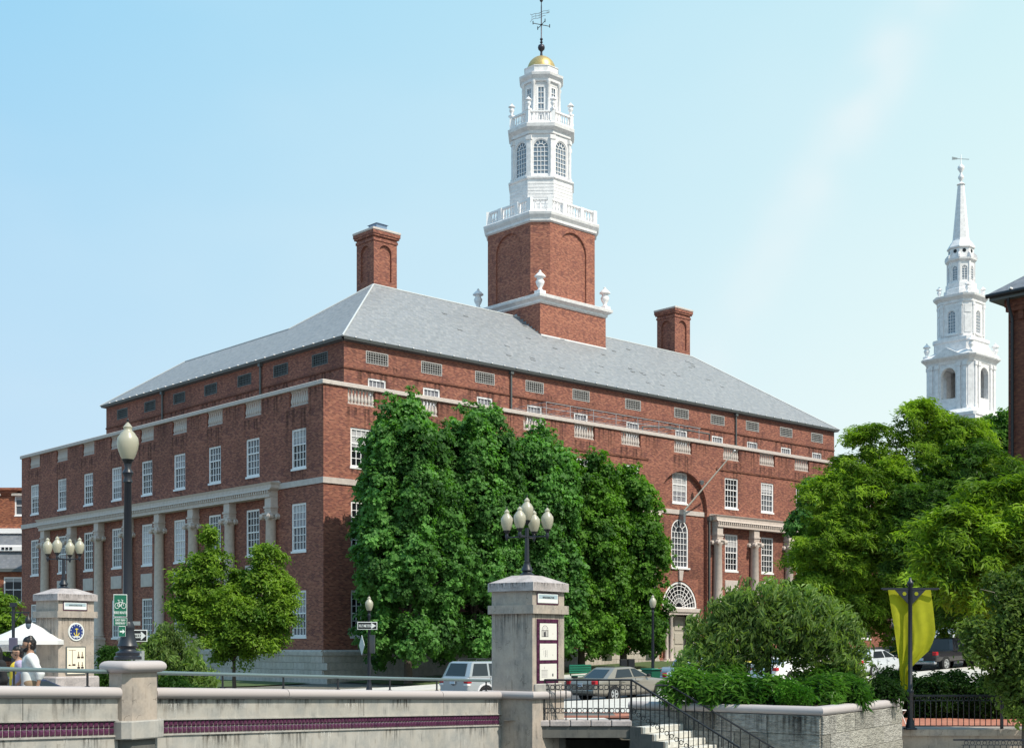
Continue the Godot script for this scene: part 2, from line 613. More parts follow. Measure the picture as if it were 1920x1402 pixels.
# height of the land: flat by the river, climbing the hill along the street
const CX := -11.328
const CZ := -80.0
func ab(x: float, z: float) -> Vector2:
	var dx := x - CX
	var dz := z - CZ
	return Vector2(dx * -0.67714538 + dz * -0.73584926, dx * 0.73584926 + dz * -0.67714538)
func from_ab(a: float, b: float) -> Vector3:
	return V(CX - 0.67714538 * a + 0.73584926 * b, 0, CZ - 0.73584926 * a - 0.67714538 * b)
func gh(x: float, z: float) -> float:
	var b := ab(x, z).y
	var y := -0.85 + 0.035 * maxf(b + 3.0, 0.0)
	if b > 120.0:
		y += (b - 120.0) * 0.03
	return minf(y, 14.0)
func ground_at(x: float, z: float, up := 0.0) -> Vector3:
	return V(x, gh(x, z) + up, z)

# a sheet on the land between distances a0..a1 (from the street front) and b0..b1 (uphill)
func land_strip(a0: float, a1: float, b0: float, b1: float, up: float, st := 3.0) -> MB:
	var mb := MB.new()
	var nb := maxi(1, int((b1 - b0) / st))
	for i in nb:
		var p := []
		for q in [[a0, b0 + (b1 - b0) * i / nb], [a1, b0 + (b1 - b0) * i / nb], [a1, b0 + (b1 - b0) * (i + 1) / nb], [a0, b0 + (b1 - b0) * (i + 1) / nb]]:
			var w := from_ab(q[0], q[1])
			p.append(ground_at(w.x, w.z, up))
		mb.quad(p[0], p[1], p[2], p[3], Vector3.UP)
	return mb

func make_ground() -> void:
	var mb := MB.new()
	var xs := [-3000.0, -900.0, -400.0, -200.0, -120.0]
	for i in range(-20, 40): xs.append(i * 5.0)
	xs += [200.0, 300.0, 450.0, 700.0, 1200.0, 3000.0]
	var zs := [-34.9]
	for i in range(8, 60): zs.append(-5.0 * i)
	zs += [-320.0, -400.0, -550.0, -800.0, -1400.0, -3000.0]
	for i in xs.size() - 1:
		for j in zs.size() - 1:
			if zs[j] > -39.0 and xs[i] > 2.0:
				continue
			var p := []
			for q in [[xs[i], zs[j]], [xs[i + 1], zs[j]], [xs[i + 1], zs[j + 1]], [xs[i], zs[j + 1]]]:
				p.append(ground_at(q[0], q[1], -0.02))
			mb.quad(p[0], p[1], p[2], p[3], Vector3.UP)
	struct("ground", mb, M.ground)
	struct("road", land_strip(-27.5, -13.5, -60, 150, 0.02), M.asphalt)
	struct("sidewalk", kerbed(-37.0, -27.5, -14.0, 150.0), M.sidewalk)
	struct("sidewalk", kerbed(-13.5, -9.5, -8.0, 150.0), M.sidewalk)
	struct("lawn", land_strip(-9.4, -0.3, 1.0, 29.5, 0.05), M.grass)
	struct("lawn", land_strip(0.5, 45.0, -9.0, -0.5, 0.05), M.grass)
	struct("road", land_strip(-12.0, 80.0, -24.0, -13.0, 0.03, 2.0), M.asphalt)
	var water := MB.new()
	water.quad(V(-400, -5, -70), V(400, -5, -70), V(400, -5, 40), V(-400, -5, 40), Vector3.UP)
	struct("river_water", water, M.water)
	var bank := MB.new()
	bank.bx(-80, 80, -7, 0, -3, 60)
	struct("river_bank", bank, M.concrete)

func kerbed(a0: float, a1: float, b0: float, b1: float) -> MB:
	var mb := land_strip(a0, a1, b0, b1, 0.13)
	var nb := int((b1 - b0) / 3.0)
	for i in nb:
		for a in [a0, a1]:
			var w0 := from_ab(a, b0 + (b1 - b0) * i / nb)
			var w1 := from_ab(a, b0 + (b1 - b0) * (i + 1) / nb)
			var h := (from_ab(a, 0) - from_ab((a0 + a1) / 2.0, 0))
			mb.quad(ground_at(w0.x, w0.z, 0.13), ground_at(w1.x, w1.z, 0.13), ground_at(w1.x, w1.z, -0.1), ground_at(w0.x, w0.z, -0.1), h)
	return mb

# ---------------------------------------------------------------- facade helpers
func tone(mb: MB, p: Vector3, amt := 0.26) -> void:
	var f := 1.0 + amt * (noise.get_noise_3d(p.x * 1.3, p.y * .5, p.z * 1.3) * 1.5 + noise.get_noise_3d(p.x * .35 + 50.0, p.y * .5, p.z * .35) * 1.2)
	mb.col = Color(f, f, f)

# a wall face on z = 0 (facing +z) from (s0,h0) to (s1,h1) with rectangular openings [s,h,w,hh]; reveals of the given depth
func wall(mb: MB, s0: float, s1: float, h0: float, h1: float, holes: Array, depth: float, z := 0.0, step := .8) -> void:
	var xs := [s0, s1]
	var ys := [h0, h1]
	for o in holes:
		xs += [o[0], o[0] + o[2]]
		ys += [o[1], o[1] + o[3]]
	xs = cuts(xs, s0, s1, step)
	ys = cuts(ys, h0, h1, step)
	for i in xs.size() - 1:
		for j in ys.size() - 1:
			var cx: float = (xs[i] + xs[i + 1]) / 2.0
			var cy: float = (ys[j] + ys[j + 1]) / 2.0
			var inside := false
			for o in holes:
				if cx > o[0] and cx < o[0] + o[2] and cy > o[1] and cy < o[1] + o[3]:
					inside = true
					break
			if inside:
				continue
			var q := [V(xs[i], ys[j], z), V(xs[i + 1], ys[j], z), V(xs[i + 1], ys[j + 1], z), V(xs[i], ys[j + 1], z)]
			for t in [[0, 2, 1], [0, 3, 2]]:
				for k in t:
					var p: Vector3 = q[k]
					tone(mb, mb.xf * p)
					mb.put(p, Vector3.BACK, Vector2(p.x, -p.y), mb.col)
	mb.col = Color.WHITE
	for o in holes:
		if o.size() > 4: continue
		var a: float = o[0]
		var b: float = o[0] + o[2]
		var c: float = o[1]
		var d: float = o[1] + o[3]
		mb.quad(V(a, c, z), V(a, d, z), V(a, d, z - depth), V(a, c, z - depth), Vector3.RIGHT)
		mb.quad(V(b, c, z), V(b, d, z), V(b, d, z - depth), V(b, c, z - depth), Vector3.LEFT)
		mb.quad(V(a, d, z), V(b, d, z), V(b, d, z - depth), V(a, d, z - depth), Vector3.DOWN)
		mb.quad(V(a, c, z), V(b, c, z), V(b, c, z - depth), V(a, c, z - depth), Vector3.UP)

func cuts(v: Array, lo: float, hi: float, step: float) -> Array:
	v.sort()
	var out := [lo]
	for x in v:
		if x > out[-1] + 0.001 and x <= hi + 0.001:
			var k := int(ceil((x - out[-1]) / step))
			var b: float = out[-1]
			for i in k:
				out.append(b + (x - b) * (i + 1) / k)
	return out

# a face [x0..x1] x [y0..y1] at z with an arched opening: centre cx, half width r, from ya to the spring ys, crown ys + r*rise; recessed by depth, closed behind if back
func arch_panel(mb: MB, x0: float, x1: float, y0: float, y1: float, cx: float, r: float, ya: float, ys: float, depth: float, back: bool, z := 0.0, rise := 1.0) -> void:
	var seg := 20
	var pts := []
	for i in seg + 1:
		var a := PI * i / seg
		pts.append(Vector2(cx - r * cos(a), ys + r * rise * sin(a)))
	if x0 < cx - r - 0.001: mb.quad(V(x0, y0, z), V(cx - r, y0, z), V(cx - r, y1, z), V(x0, y1, z), Vector3.BACK)
	if x1 > cx + r + 0.001: mb.quad(V(cx + r, y0, z), V(x1, y0, z), V(x1, y1, z), V(cx + r, y1, z), Vector3.BACK)
	if ya > y0 + 0.001: mb.quad(V(cx - r, y0, z), V(cx + r, y0, z), V(cx + r, ya, z), V(cx - r, ya, z), Vector3.BACK)
	var zb := z - depth
	for i in seg:
		var p: Vector2 = pts[i]
		var q: Vector2 = pts[i + 1]
		mb.quad(V(p.x, p.y, z), V(q.x, q.y, z), V(q.x, y1, z), V(p.x, y1, z), Vector3.BACK)
		mb.quad(V(p.x, p.y, z), V(q.x, q.y, z), V(q.x, q.y, zb), V(p.x, p.y, zb), V(cx - (p.x + q.x) / 2.0, ys - (p.y + q.y) / 2.0, 0))
		if back: mb.quad(V(p.x, p.y, zb), V(q.x, q.y, zb), V(q.x, ya, zb), V(p.x, ya, zb), Vector3.BACK)
	mb.quad(V(cx - r, ya, z), V(cx - r, ys, z), V(cx - r, ys, zb), V(cx - r, ya, zb), Vector3.RIGHT)
	mb.quad(V(cx + r, ya, z), V(cx + r, ys, z), V(cx + r, ys, zb), V(cx + r, ya, zb), Vector3.LEFT)
	mb.quad(V(cx - r, ya, z), V(cx + r, ya, z), V(cx + r, ya, zb), V(cx - r, ya, zb), Vector3.UP)

# white sash window: frame with bars; origin at the bottom middle of the opening, facing +z
func sash_mesh(w: float, h: float, cols: int, r1: int, r2: int) -> ArrayMesh:
	var key := "sash%.2f_%.2f_%d_%d_%d" % [w, h, cols, r1, r2]
	if cache.has(key): return cache[key]
	var mb := MB.new()
	var f := 0.13
	var x := w / 2.0
	mb.bx(-x, -x + f, 0, h, -.06, .05).bx(x - f, x, 0, h, -.06, .05).bx(-x + f, x - f, h - f, h, -.06, .05).bx(-x + f, x - f, 0, .1, -.06, .05)
	var mid := h * (float(r2) / (r1 + r2)) if r1 > 0 else h - f
	if r1 > 0: mb.bx(-x + f, x - f, mid - .04, mid + .04, -.05, .035)
	var iw := (w - 2 * f) / cols
	for i in range(1, cols):
		mb.bx(-x + f + iw * i - .022, -x + f + iw * i + .022, .1, mid - .04, -.045, .01)
		if r1 > 0: mb.bx(-x + f + iw * i - .022, -x + f + iw * i + .022, mid + .04, h - f, -.03, .025)
	for i in range(1, r2):
		var y := .1 + (mid - .14) * i / r2
		mb.bx(-x + f, x - f, y - .02, y + .02, -.043, .008)
	for i in range(1, r1):
		var y := mid + .04 + (h - f - mid - .04) * i / r1
		mb.bx(-x + f, x - f, y - .02, y + .02, -.028, .023)
	cache[key] = mb.mesh()
	return cache[key]

func pane_mesh(w: float, h: float) -> ArrayMesh:
	var key := "pane%.2f_%.2f" % [w, h]
	if not cache.has(key):
		cache[key] = MB.new().bx(-w / 2, w / 2, 0, h, -.012, .0).mesh()
	return cache[key]

func sill_mesh(w: float) -> ArrayMesh:
	var key := "sill%.2f" % w
	if not cache.has(key):
		cache[key] = MB.new().bx(-w / 2 - .05, w / 2 + .05, -.13, 0, -.06, .13).mesh()
	return cache[key]

func sash_window(bld: Node, fr: Transform3D, s: float, h: float, w: float, hh: float, cols: int, r1: int, r2: int, up: Material, low: Material, set_in := .10) -> Node3D:
	var o := part("window", sash_mesh(w, hh, cols, r1, r2), M.white_pure, bld, fr * T(V(s, h, -set_in)))
	var mid := hh * (float(r2) / (r1 + r2)) if r1 > 0 else hh
	part("pane", pane_mesh(w - .2, mid - .06), low, o, T(V(0, .06, -.035)))
	if r1 > 0: part("pane", pane_mesh(w - .2, hh - mid - .06), up, o, T(V(0, mid, -.015)))
	part("sill", sill_mesh(w), M.white_pure, o)
	if r1 > 0 and rng.randf() < .45:
		var bh := hh * snappedf(rng.randf_range(.15, .6), .15)
		part("blind", pane_mesh(w - .3, bh), M.blind, o, T(V(0, hh - .1 - bh, -.012 if bh < hh - mid - .15 else -.0125)))
	return o

# arched window with radiating bars; origin at bottom middle; hs = height to spring, r = half width
func arch_window(bld: Node, fr: Transform3D, s: float, h: float, r: float, hs: float, cols: int, rows: int, glass: Material, set_in := .12, rings := 1, spokes := 5, fr_w := .12) -> Node3D:
	var mb := MB.new()
	var seg := 16
	for i in seg:
		var a := PI * i / seg
		var b := PI * (i + 1) / seg
		var p := [Vector2(-cos(a), sin(a)), Vector2(-cos(b), sin(b))]
		mb.loft([[V(p[0].x * r, hs + p[0].y * r, .05), V(p[0].x * (r - fr_w), hs + p[0].y * (r - fr_w), .05), V(p[0].x * (r - fr_w), hs + p[0].y * (r - fr_w), -.06), V(p[0].x * r, hs + p[0].y * r, -.06)], [V(p[1].x * r, hs + p[1].y * r, .05), V(p[1].x * (r - fr_w), hs + p[1].y * (r - fr_w), .05), V(p[1].x * (r - fr_w), hs + p[1].y * (r - fr_w), -.06), V(p[1].x * r, hs + p[1].y * r, -.06)]], false, false)
		for g in rings:
			var rr := r * (0.22 + 0.78 * (g + 1.0) / (rings + 1.0)) if rings > 1 else r * .45
			mb.loft([[V(p[0].x * rr, hs + p[0].y * rr, .02), V(p[0].x * (rr - .045), hs + p[0].y * (rr - .045), .02), V(p[0].x * (rr - .045), hs + p[0].y * (rr - .045), -.04)], [V(p[1].x * rr, hs + p[1].y * rr, .02), V(p[1].x * (rr - .045), hs + p[1].y * (rr - .045), .02), V(p[1].x * (rr - .045), hs + p[1].y * (rr - .045), -.04)]], false, false)
	for i in range(1, spokes):
		var a := PI * i / spokes
		var d := V(-cos(a), sin(a), 0)
		var n := V(sin(a), cos(a), 0) * .02
		var p0 := V(0, hs, 0) + d * r * (.2 if rings > 1 else .4)
		var p1 := V(0, hs, 0) + d * (r - fr_w)
		var zz := V(0, 0, .025)
		mb.loft([[p0 + n + zz, p0 - n + zz, p0 - n - zz, p0 + n - zz], [p1 + n + zz, p1 - n + zz, p1 - n - zz, p1 + n - zz]])
	if hs > 0.05:
		mb.bx(-r, -r + fr_w, 0, hs, -.06, .05).bx(r - fr_w, r, 0, hs, -.06, .05)
		var iw := (2 * r - 2 * fr_w) / cols
		for i in range(1, cols): mb.bx(-r + fr_w + iw * i - .022, -r + fr_w + iw * i + .022, .1, hs, -.04, .015)
		for i in range(1, rows + 1): mb.bx(-r + fr_w, r - fr_w, hs * i / rows - .025, hs * i / rows + .02, -.035, .012)
	mb.bx(-r + fr_w, r - fr_w, 0, .1, -.06, .05)
	var o := part("window", mb, M.white_pure, bld, fr * T(V(s, h, -set_in)))
	var gl := MB.new()
	var poly := [V(-r + .05, .03, 0), V(r - .05, .03, 0)]
	for i in seg + 1:
		var a := PI * i / seg
		poly.append(V(cos(a) * (r - .05), hs + sin(a) * (r - .05), 0))
	var c := V(0, hs * .6, 0)
	for i in poly.size(): gl.tri(c, poly[i], poly[(i + 1) % poly.size()], Vector3.BACK)
	part("pane", gl, glass, o, T(V(0, 0, -.045)))
	return o

func ring_poly(n: int, apothem: float, y: float, phase := 0.0, o := Vector3.ZERO) -> Array:
	var r := apothem / cos(PI / n)
	var out := []
	for i in n:
		var a := TAU * (i + 0.5) / n + phase
		out.append(o + V(cos(a) * r, y, sin(a) * r))
	return out

# steps of [apothem, y] as an n-sided stack
func stack(mb: MB, n: int, prof: Array, o: Vector3, phase := 0.0) -> MB:
	var loops := []
	for p in prof: loops.append(ring_poly(n, p[0], p[1], phase, o))
	return mb.loft(loops)

# square with cut corners
func cut_square(w: float, c: float, y: float, o: Vector3) -> Array:
	return [o + V(w, y, -w + c), o + V(w, y, w - c), o + V(w - c, y, w), o + V(-w + c, y, w), o + V(-w, y, w - c), o + V(-w, y, -w + c), o + V(-w + c, y, -w), o + V(w - c, y, -w)]

func baluster_prof(h: float, r: float) -> Array:
	return [[r, 0], [r, h * .08], [r * .5, h * .12], [r * .95, h * .3], [r * .8, h * .42], [r * .45, h * .7], [r * .5, h * .88], [r, h * .92], [r, h]]

func urn_mesh(h: float) -> ArrayMesh:
	var key := "urn%.2f" % h
	if not cache.has(key):
		var k := h
		cache[key] = MB.new().bx(-.17 * k, .17 * k, 0, .12 * k, -.17 * k, .17 * k).lathe([[.15 * k, .12 * k], [.09 * k, .18 * k], [.08 * k, .24 * k], [.16 * k, .38 * k], [.19 * k, .50 * k], [.13 * k, .60 * k], [.14 * k, .66 * k], [.24 * k, .70 * k], [.24 * k, .73 * k], [.12 * k, .85 * k], [.05 * k, .9 * k], [.06 * k, .95 * k], [0, 1.0 * k]], 14).mesh()
	return cache[key]

func make_college() -> void:
	var b := thing("college_building", "large red brick building with grey slate hip roof and white domed tower", "building", V(CX, -0.9, CZ), PI / 2 - 0.82692)
	var FR := T(V(0, 2.55, 0))
	var FL := Transform3D(Basis(V(0, 0, 1), V(0, 1, 0), V(-1, 0, 0)), V(0, 2.55, 0))
	var LL := 44.6
	var RL := 66.6
	var lw := [2.65, 7.96, 12.74, 17.52, 22.3, 27.08, 31.86, 36.64, 41.95]
	var rw := [2.84, 7.9, 12.6, 17.52, 22.46, 27.38, 33.3, 39.26, 44.0, 48.85, 53.8, 58.6, 63.7]
	# ---- outer walls
	var left_holes := []
	for a in lw:
		left_holes += [[-a - .8, 10.79, 1.6, 2.42], [-a - .8, 5.7, 1.6, 2.93], [-a - .8, .44, 1.6, 2.83], [-a - 1.02, 14.62, 2.05, 1.0]]
	var mb := MB.new()
	wall(mb, -LL, 0, -.4, 15.6, left_holes, .28)
	part("wall", mb, M.brick, b, FL)
	var right_holes := [[30.4, -3.4, 5.8, 16.7, 1]]
	for s in rw:
		if absf(s - 33.3) > 3.0:
			right_holes += [[s - .85, 10.82, 1.7, 2.4], [s - .82, 5.82, 1.64, 2.9], [s - .82, .44, 1.64, 2.83]]
		right_holes.append([s - 1.05, 14.62, 2.1, 1.0])
	mb = MB.new()
	wall(mb, 0, RL, -.4, 15.6, right_holes.filter(func(o): return o.size() < 5 or true), .28)
	arch_panel(mb, 30.4, 36.2, -3.4, 13.3, 33.3, 2.898, -3.4, 10.35, .32, false)
	part("wall", mb, M.brick, b, FR)
	# recessed bay of the entrance
	mb = MB.new()
	wall(mb, 30.3, 36.3, -3.4, 13.4, [[32.42, 10.85, 1.76, 2.33], [32.2, 5.85, 2.2, 4.0, 1], [31.1, 2.7, 4.4, 2.3, 1], [31.55, -1.3, 3.5, 3.7]], .35, -.32)
	arch_panel(mb, 32.2, 34.4, 5.85, 9.85, 33.3, 1.02, 5.85, 8.6, .3, false, -.32)
	arch_panel(mb, 31.1, 35.5, 2.7, 5.0, 33.3, 2.05, 2.7, 2.75, .3, false, -.32)
	part("entrance_wall", mb, M.brick, b, FR)
	# back walls
	mb = MB.new()
	mb.quad(V(0, -3.4, -LL), V(RL, -3.4, -LL), V(RL, 15.6, -LL), V(0, 15.6, -LL), Vector3.FORWARD)
	mb.quad(V(RL, -3.4, 0), V(RL, -3.4, -LL), V(RL, 15.6, -LL), V(RL, 15.6, 0), Vector3.RIGHT)
	part("wall", mb, M.brick, b, FR)
	# terrace floor behind the parapet
	part("terrace", MB.new().bx(.45, RL - .45, 14.2, 14.4, -LL + .45, -.45), M.slate_dark, b, FR)
	# ---- coping, band course, base
	mb = MB.new()
	mb.cbx(-.12, RL + .12, 15.6, 15.87, -.42, .12, .03)
	mb.cbx(-.12, .42, 15.6, 15.87, -LL - .12, -.421, .03)
	mb.bx(RL - .42, RL + .12, 15.6, 15.87, -LL - .12, -.421).bx(.421, RL - .421, 15.6, 15.87, -LL - .12, -LL + .42)
	part("coping", mb, M.limestone, b, FR)
	for q in [[0.0, 14.6, 9.66, 10.02, 0, .07], [52.2, RL, 9.66, 10.02, 0, .07], [30.42, 36.18, 9.95, 10.3, -.318, -.25], [-.07, 0, 9.66, 10.02, -4.9, .07], [-.07, 0, 9.66, 10.02, -LL, -39.9]]:
		part("band_course", MB.new().bx(q[0], q[1], q[2], q[3], q[4], q[5]), M.limestone, b, FR)
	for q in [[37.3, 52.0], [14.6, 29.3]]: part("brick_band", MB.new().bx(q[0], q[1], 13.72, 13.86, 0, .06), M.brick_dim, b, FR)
	# ---- stone base in courses of blocks
	mb = MB.new()
	mb.loft([[V(0, -.38, -.0), V(0, -.38, .1), V(0, -.5, .2), V(0, -.72, .2), V(0, -.72, 0)], [V(30.38, -.38, 0), V(30.38, -.38, .1), V(30.38, -.5, .2), V(30.38, -.72, .2), V(30.38, -.72, 0)]])
	mb.loft([[V(36.22, -.38, -.0), V(36.22, -.38, .1), V(36.22, -.5, .2), V(36.22, -.72, .2), V(36.22, -.72, 0)], [V(RL, -.38, 0), V(RL, -.38, .1), V(RL, -.5, .2), V(RL, -.72, .2), V(RL, -.72, 0)]])
	mb.loft([[V(0, -.38, 0), V(-.1, -.38, 0), V(-.2, -.5, 0), V(-.2, -.72, 0), V(0, -.72, 0)], [V(0, -.38, -LL), V(-.1, -.38, -LL), V(-.2, -.5, -LL), V(-.2, -.72, -LL), V(0, -.72, -LL)]])
	mb.bx(-.2, 0, -.72, -.5, 0, .2)
	part("base_moulding", mb, M.base_stone, b, FR)
	var base := part("stone_base", MB.new().bx(0, 30.38, -3.6, -.72, -.02, .1).bx(36.22, RL, -3.6, -.72, -.02, .1).bx(-.1, 0.0, -3.6, -.72, -LL, .1), M.base_stone, b, FR)
	var blocks := []
	for k in 4:
		var q := MB.new()
		var f := 1.0 + (k - 1.5) * .07
		q.col = Color(f, f, f * .98)
		q.cbx(.006, 1.194, .006, .434, -.02, .055, .012)
		blocks.append(q.mesh())
	for row in 4:
		var y := -.72 - .44 * (row + 1)
		for k in 14:
			part("stone_block", blocks[rng.randi() % 4], M.base_stone, base, Transform3D(FL.basis, V(-.1, y, -(k + 1) * 1.2 + (row % 2) * .5 + .1)))
		for k in 25:
			part("stone_block", blocks[rng.randi() % 4], M.base_stone, base, T(V(k * 1.2 + (row % 2) * .5 - .1, y, .1)))
	# ---- windows
	var glasses := [M.glass_mid, M.glass_pale, M.glass_mid, M.glass, M.glass_pale]
	for i in lw.size():
		var a: float = -lw[i]
		sash_window(b, FL, a, 10.79, 1.6, 2.42, 4, 2, 3, M.glass_pale if i % 3 == 0 else M.glass_mid, M.glass if i % 2 == 0 else M.glass_mid)
		var curtain: bool = i in [3, 4]
		sash_window(b, FL, a, 5.7, 1.6, 2.93, 4, 3, 3, M.glass_curtain if curtain else glasses[(i * 2 + 1) % 5], M.glass_curtain if curtain else glasses[(i + 2) % 5])
		sash_window(b, FL, a, .44, 1.6, 2.83, 4, 3, 3, glasses[(i + 1) % 5], glasses[(i * 3) % 5])
		if i > 0 and i < 8: part("stone_panel", MB.new().cbx(-.85, .85, 0, .95, -.05, .06, .02), M.limestone, b, FL * T(V(a, 4.1, 0)))
		balustrade(b, FL, a)
		stain(b, FL, a, 14.46, rng.randf_range(2.2, 3.4), rng.randf_range(1.4, 3.2))
		stain(b, FL, a, 10.64, rng.randf_range(1.3, 2.0), rng.randf_range(.5, .95))
		stain(b, FL, a + 2.3, 15.55, rng.randf_range(1.5, 3.0), rng.randf_range(1.0, 2.6))
	for i in rw.size():
		var s: float = rw[i]
		balustrade(b, FR, s)
		stain(b, FR, s, 14.46, rng.randf_range(2.2, 3.4), rng.randf_range(1.4, 3.2))
		if i != 6: stain(b, FR, s, 10.66, rng.randf_range(1.3, 2.0), rng.randf_range(.5, .95))
		stain(b, FR, s + 2.3, 15.55, rng.randf_range(1.5, 3.0), rng.randf_range(1.0, 2.6))
		if i == 6:
			continue
		var dk := [M.glass, M.glass, M.glass_mid][i % 3] as Material
		sash_window(b, FR, s, 10.82, 1.7, 2.4, 4, 2, 3, M.glass, dk)
		sash_window(b, FR, s, 5.82, 1.64, 2.9, 4, 3, 3, M.glass_mid if i % 2 == 1 else M.glass, M.glass)
		sash_window(b, FR, s, .44, 1.64, 2.83, 4, 3, 3, M.glass, M.glass)
		if i > 2 and i < 10: part("stone_panel", MB.new().cbx(-.85, .85, 0, .95, -.05, .06, .02), M.limestone, b, FR * T(V(s, 4.1, 0)))
	sash_window(b, FR, 33.3, 10.85, 1.76, 2.33, 3, 2, 3, M.glass_curtain, M.glass_pale, .42)
	arch_window(b, FR, 33.3, 5.85, 1.0, 2.75, 5, 6, M.glass_mid, .42, 1, 5)
	part("sill", MB.new().bx(-1.1, 1.1, -.12, 0, -.1, .12), M.white_pure, b, FR * T(V(33.3, 5.85, -.32)))
	arch_window(b, FR, 33.3, 2.72, 2.03, .03, 1, 1, M.glass, .42, 4, 11, .16)
	part("keystone", MB.new().loft([[V(-.17, 0, 0), V(.17, 0, 0), V(.17, 0, .12), V(-.17, 0, .12)], [V(-.26, .8, 0), V(.26, .8, 0), V(.26, .8, .16), V(-.26, .8, .16)]]), M.limestone, b, FR * T(V(33.3, 4.85, -.318)))
	# ---- entrance: lintel, columns, door, steps
	part("lintel", MB.new().cbx(-2.15, 2.15, 0, .3, -.2, .28, .03).bx(-2.05, 2.05, -.18, 0, -.2, .2), M.limestone, b, FR * T(V(33.3, 2.4, -.32)))
	for s in [-1.78, -1.25, 1.25, 1.78]:
		part("door_column", MB.new().bx(-.2, .2, 0, .12, -.2, .2).lathe([[.19, .12], [.16, .2], [.16, .9], [.13, 3.2], [.19, 3.3], [.19, 3.36]], 14).bx(-.2, .2, 3.36, 3.5, -.2, .2), M.limestone, b, FR * T(V(33.3 + s, -1.28, -.15)))
	var door := part("door", MB.new().bx(-.75, .75, 0, 3.4, -.05, .02), M.wood_pale, b, FR * T(V(33.75, -1.28, -.85)))
	for k in 3: part("door_panel", MB.new().cbx(-.5, .5, 0, .85, 0, .05, .02), M.wood_pale, door, T(V(0, .2 + k * 1.05, .02)))
	part("door_handle", MB.new().lathe([[.02, 0], [.04, .03], [0, .06]], 8), M.gold, door, T(V(-.6, 1.6, .06)))
	part("doorway", MB.new().bx(-1.75, 1.75, 0, 3.5, -.5, -.3), M.dark, b, FR * T(V(33.3, -1.28, -.65)))
	for k in 4: part("step", MB.new().cbx(-2.6 - k * .2, 2.6 + k * .2, -.3, 0, -.3, .35 + k * .35, .02), M.limestone, b, FR * T(V(33.3, -1.28 - .17 * k, .0)))
	# floodlight on the arch
	part("floodlight", MB.new().lathe([[.05, 0], [.16, .1], [.2, .3], [0, .3]], 10), M.pipe_metal, b, FR * Transform3D(Basis(Vector3.RIGHT, 1.9), V(34.9, 12.55, .3)))
	# ---- columned porticoes
	portico(b, FR, [37.18, 41.9, 46.62, 51.3], 36.55, 52.1)
	portico(b, FR, [29.42, 24.7, 19.98, 15.3], 14.5, 30.05)
	var lc := []
	for a in [5.35, 10.35, 15.13, 19.91, 24.69, 29.47, 34.25, 39.25]: lc.append(-a)
	portico(b, FL, lc, -40.0, -4.75)
	# ---- attic storey
	var A0 := 5.2
	var A1 := 39.6
	var B1 := RL - 5.2
	var av := [7.9, 12.6, 17.52, 22.46, 27.38, 33.3, 39.26, 44.0, 48.85, 53.8, 58.6]
	av[5] = 33.3
	mb = MB.new()
	var ah := []
	for s in av: ah += [[s - .93, 18.64, 1.86, .82], [s - .75, 15.5, 1.5, 2.18]]
	wall(mb, A0, B1, 14.3, 19.85, ah, .2, -A0)
	part("attic_wall", mb, M.brick, b, FR)
	mb = MB.new()
	var alh := []
	for a in lw.slice(1, 8): alh.append([-a - .93, 18.64, 1.86, .82])
	wall(mb, -A1, -A0, 14.3, 19.85, alh, .2, -A0)
	part("attic_wall", mb, M.brick, b, FL)
	mb = MB.new()
	mb.quad(V(B1, 14.3, -A0), V(B1, 14.3, -A1), V(B1, 19.85, -A1), V(B1, 19.85, -A0), Vector3.RIGHT)
	mb.quad(V(A0, 14.3, -A1), V(15, 14.3, -A1), V(15, 19.85, -A1), V(A0, 19.85, -A1), Vector3.FORWARD)
	mb.quad(V(15, 14.3, -A1), V(15, 14.3, -24.1), V(15, 19.85, -24.1), V(15, 19.85, -A1), Vector3.RIGHT)
	mb.quad(V(15, 14.3, -24.1), V(51.6, 14.3, -24.1), V(51.6, 19.85, -24.1), V(15, 19.85, -24.1), Vector3.FORWARD)
	mb.quad(V(51.6, 14.3, -A1), V(51.6, 14.3, -24.1), V(51.6, 19.85, -24.1), V(51.6, 19.85, -A1), Vector3.LEFT)
	mb.quad(V(51.6, 14.3, -A1), V(B1, 14.3, -A1), V(B1, 19.85, -A1), V(51.6, 19.85, -A1), Vector3.FORWARD)
	part("attic_wall", mb, M.brick, b, FR)
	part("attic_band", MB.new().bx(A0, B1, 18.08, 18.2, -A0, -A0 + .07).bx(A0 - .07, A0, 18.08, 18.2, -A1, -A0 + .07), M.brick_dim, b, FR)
	var pale := mat(.42, .41, .40, .6)
	for s in av:
		grille(b, FR * T(V(s, 18.64, -A0)), pale)
		stain(b, FR, s, 18.06, rng.randf_range(2.0, 4.2), rng.randf_range(.9, 2.4), -A0 + .005)
		stain(b, FR, s + 1.2, 18.6, rng.randf_range(1.0, 3.0), .4, -A0 + .004)
		sash_window(b, FR, s, 15.5, 1.5, 2.18, 4, 0, 4, M.glass_mid, M.glass_pale, A0 + .08)
	for a in lw.slice(1, 8):
		grille(b, FL * T(V(-a, 18.64, -A0)), M.copper)
		stain(b, FL, -a, 18.06, rng.randf_range(2.0, 4.0), rng.randf_range(.9, 2.2), -A0 + .005)
	# eaves gutter
	mb = MB.new()
	var gp := func(x: float, z: float, nx: float, nz: float) -> Array:
		return [V(x, 19.84, z), V(x + nx * .34, 19.9, z + nz * .34), V(x + nx * .4, 20.08, z + nz * .4), V(x + nx * .28, 20.12, z + nz * .28), V(x, 20.06, z)]
	mb.loft([gp.call(A0, -A0, -.7, 1.0), gp.call(B1, -A0, .7, 1.0)])
	mb.loft([gp.call(A0, -A0, -1.0, .7), gp.call(A0, -A1, -1.0, -.7)])
	mb.loft([gp.call(B1, -A0, 1.0, .7), gp.call(B1, -A1, 1.0, -.7)])
	part("gutter", mb, M.copper, b, FR)
	mb = MB.new()
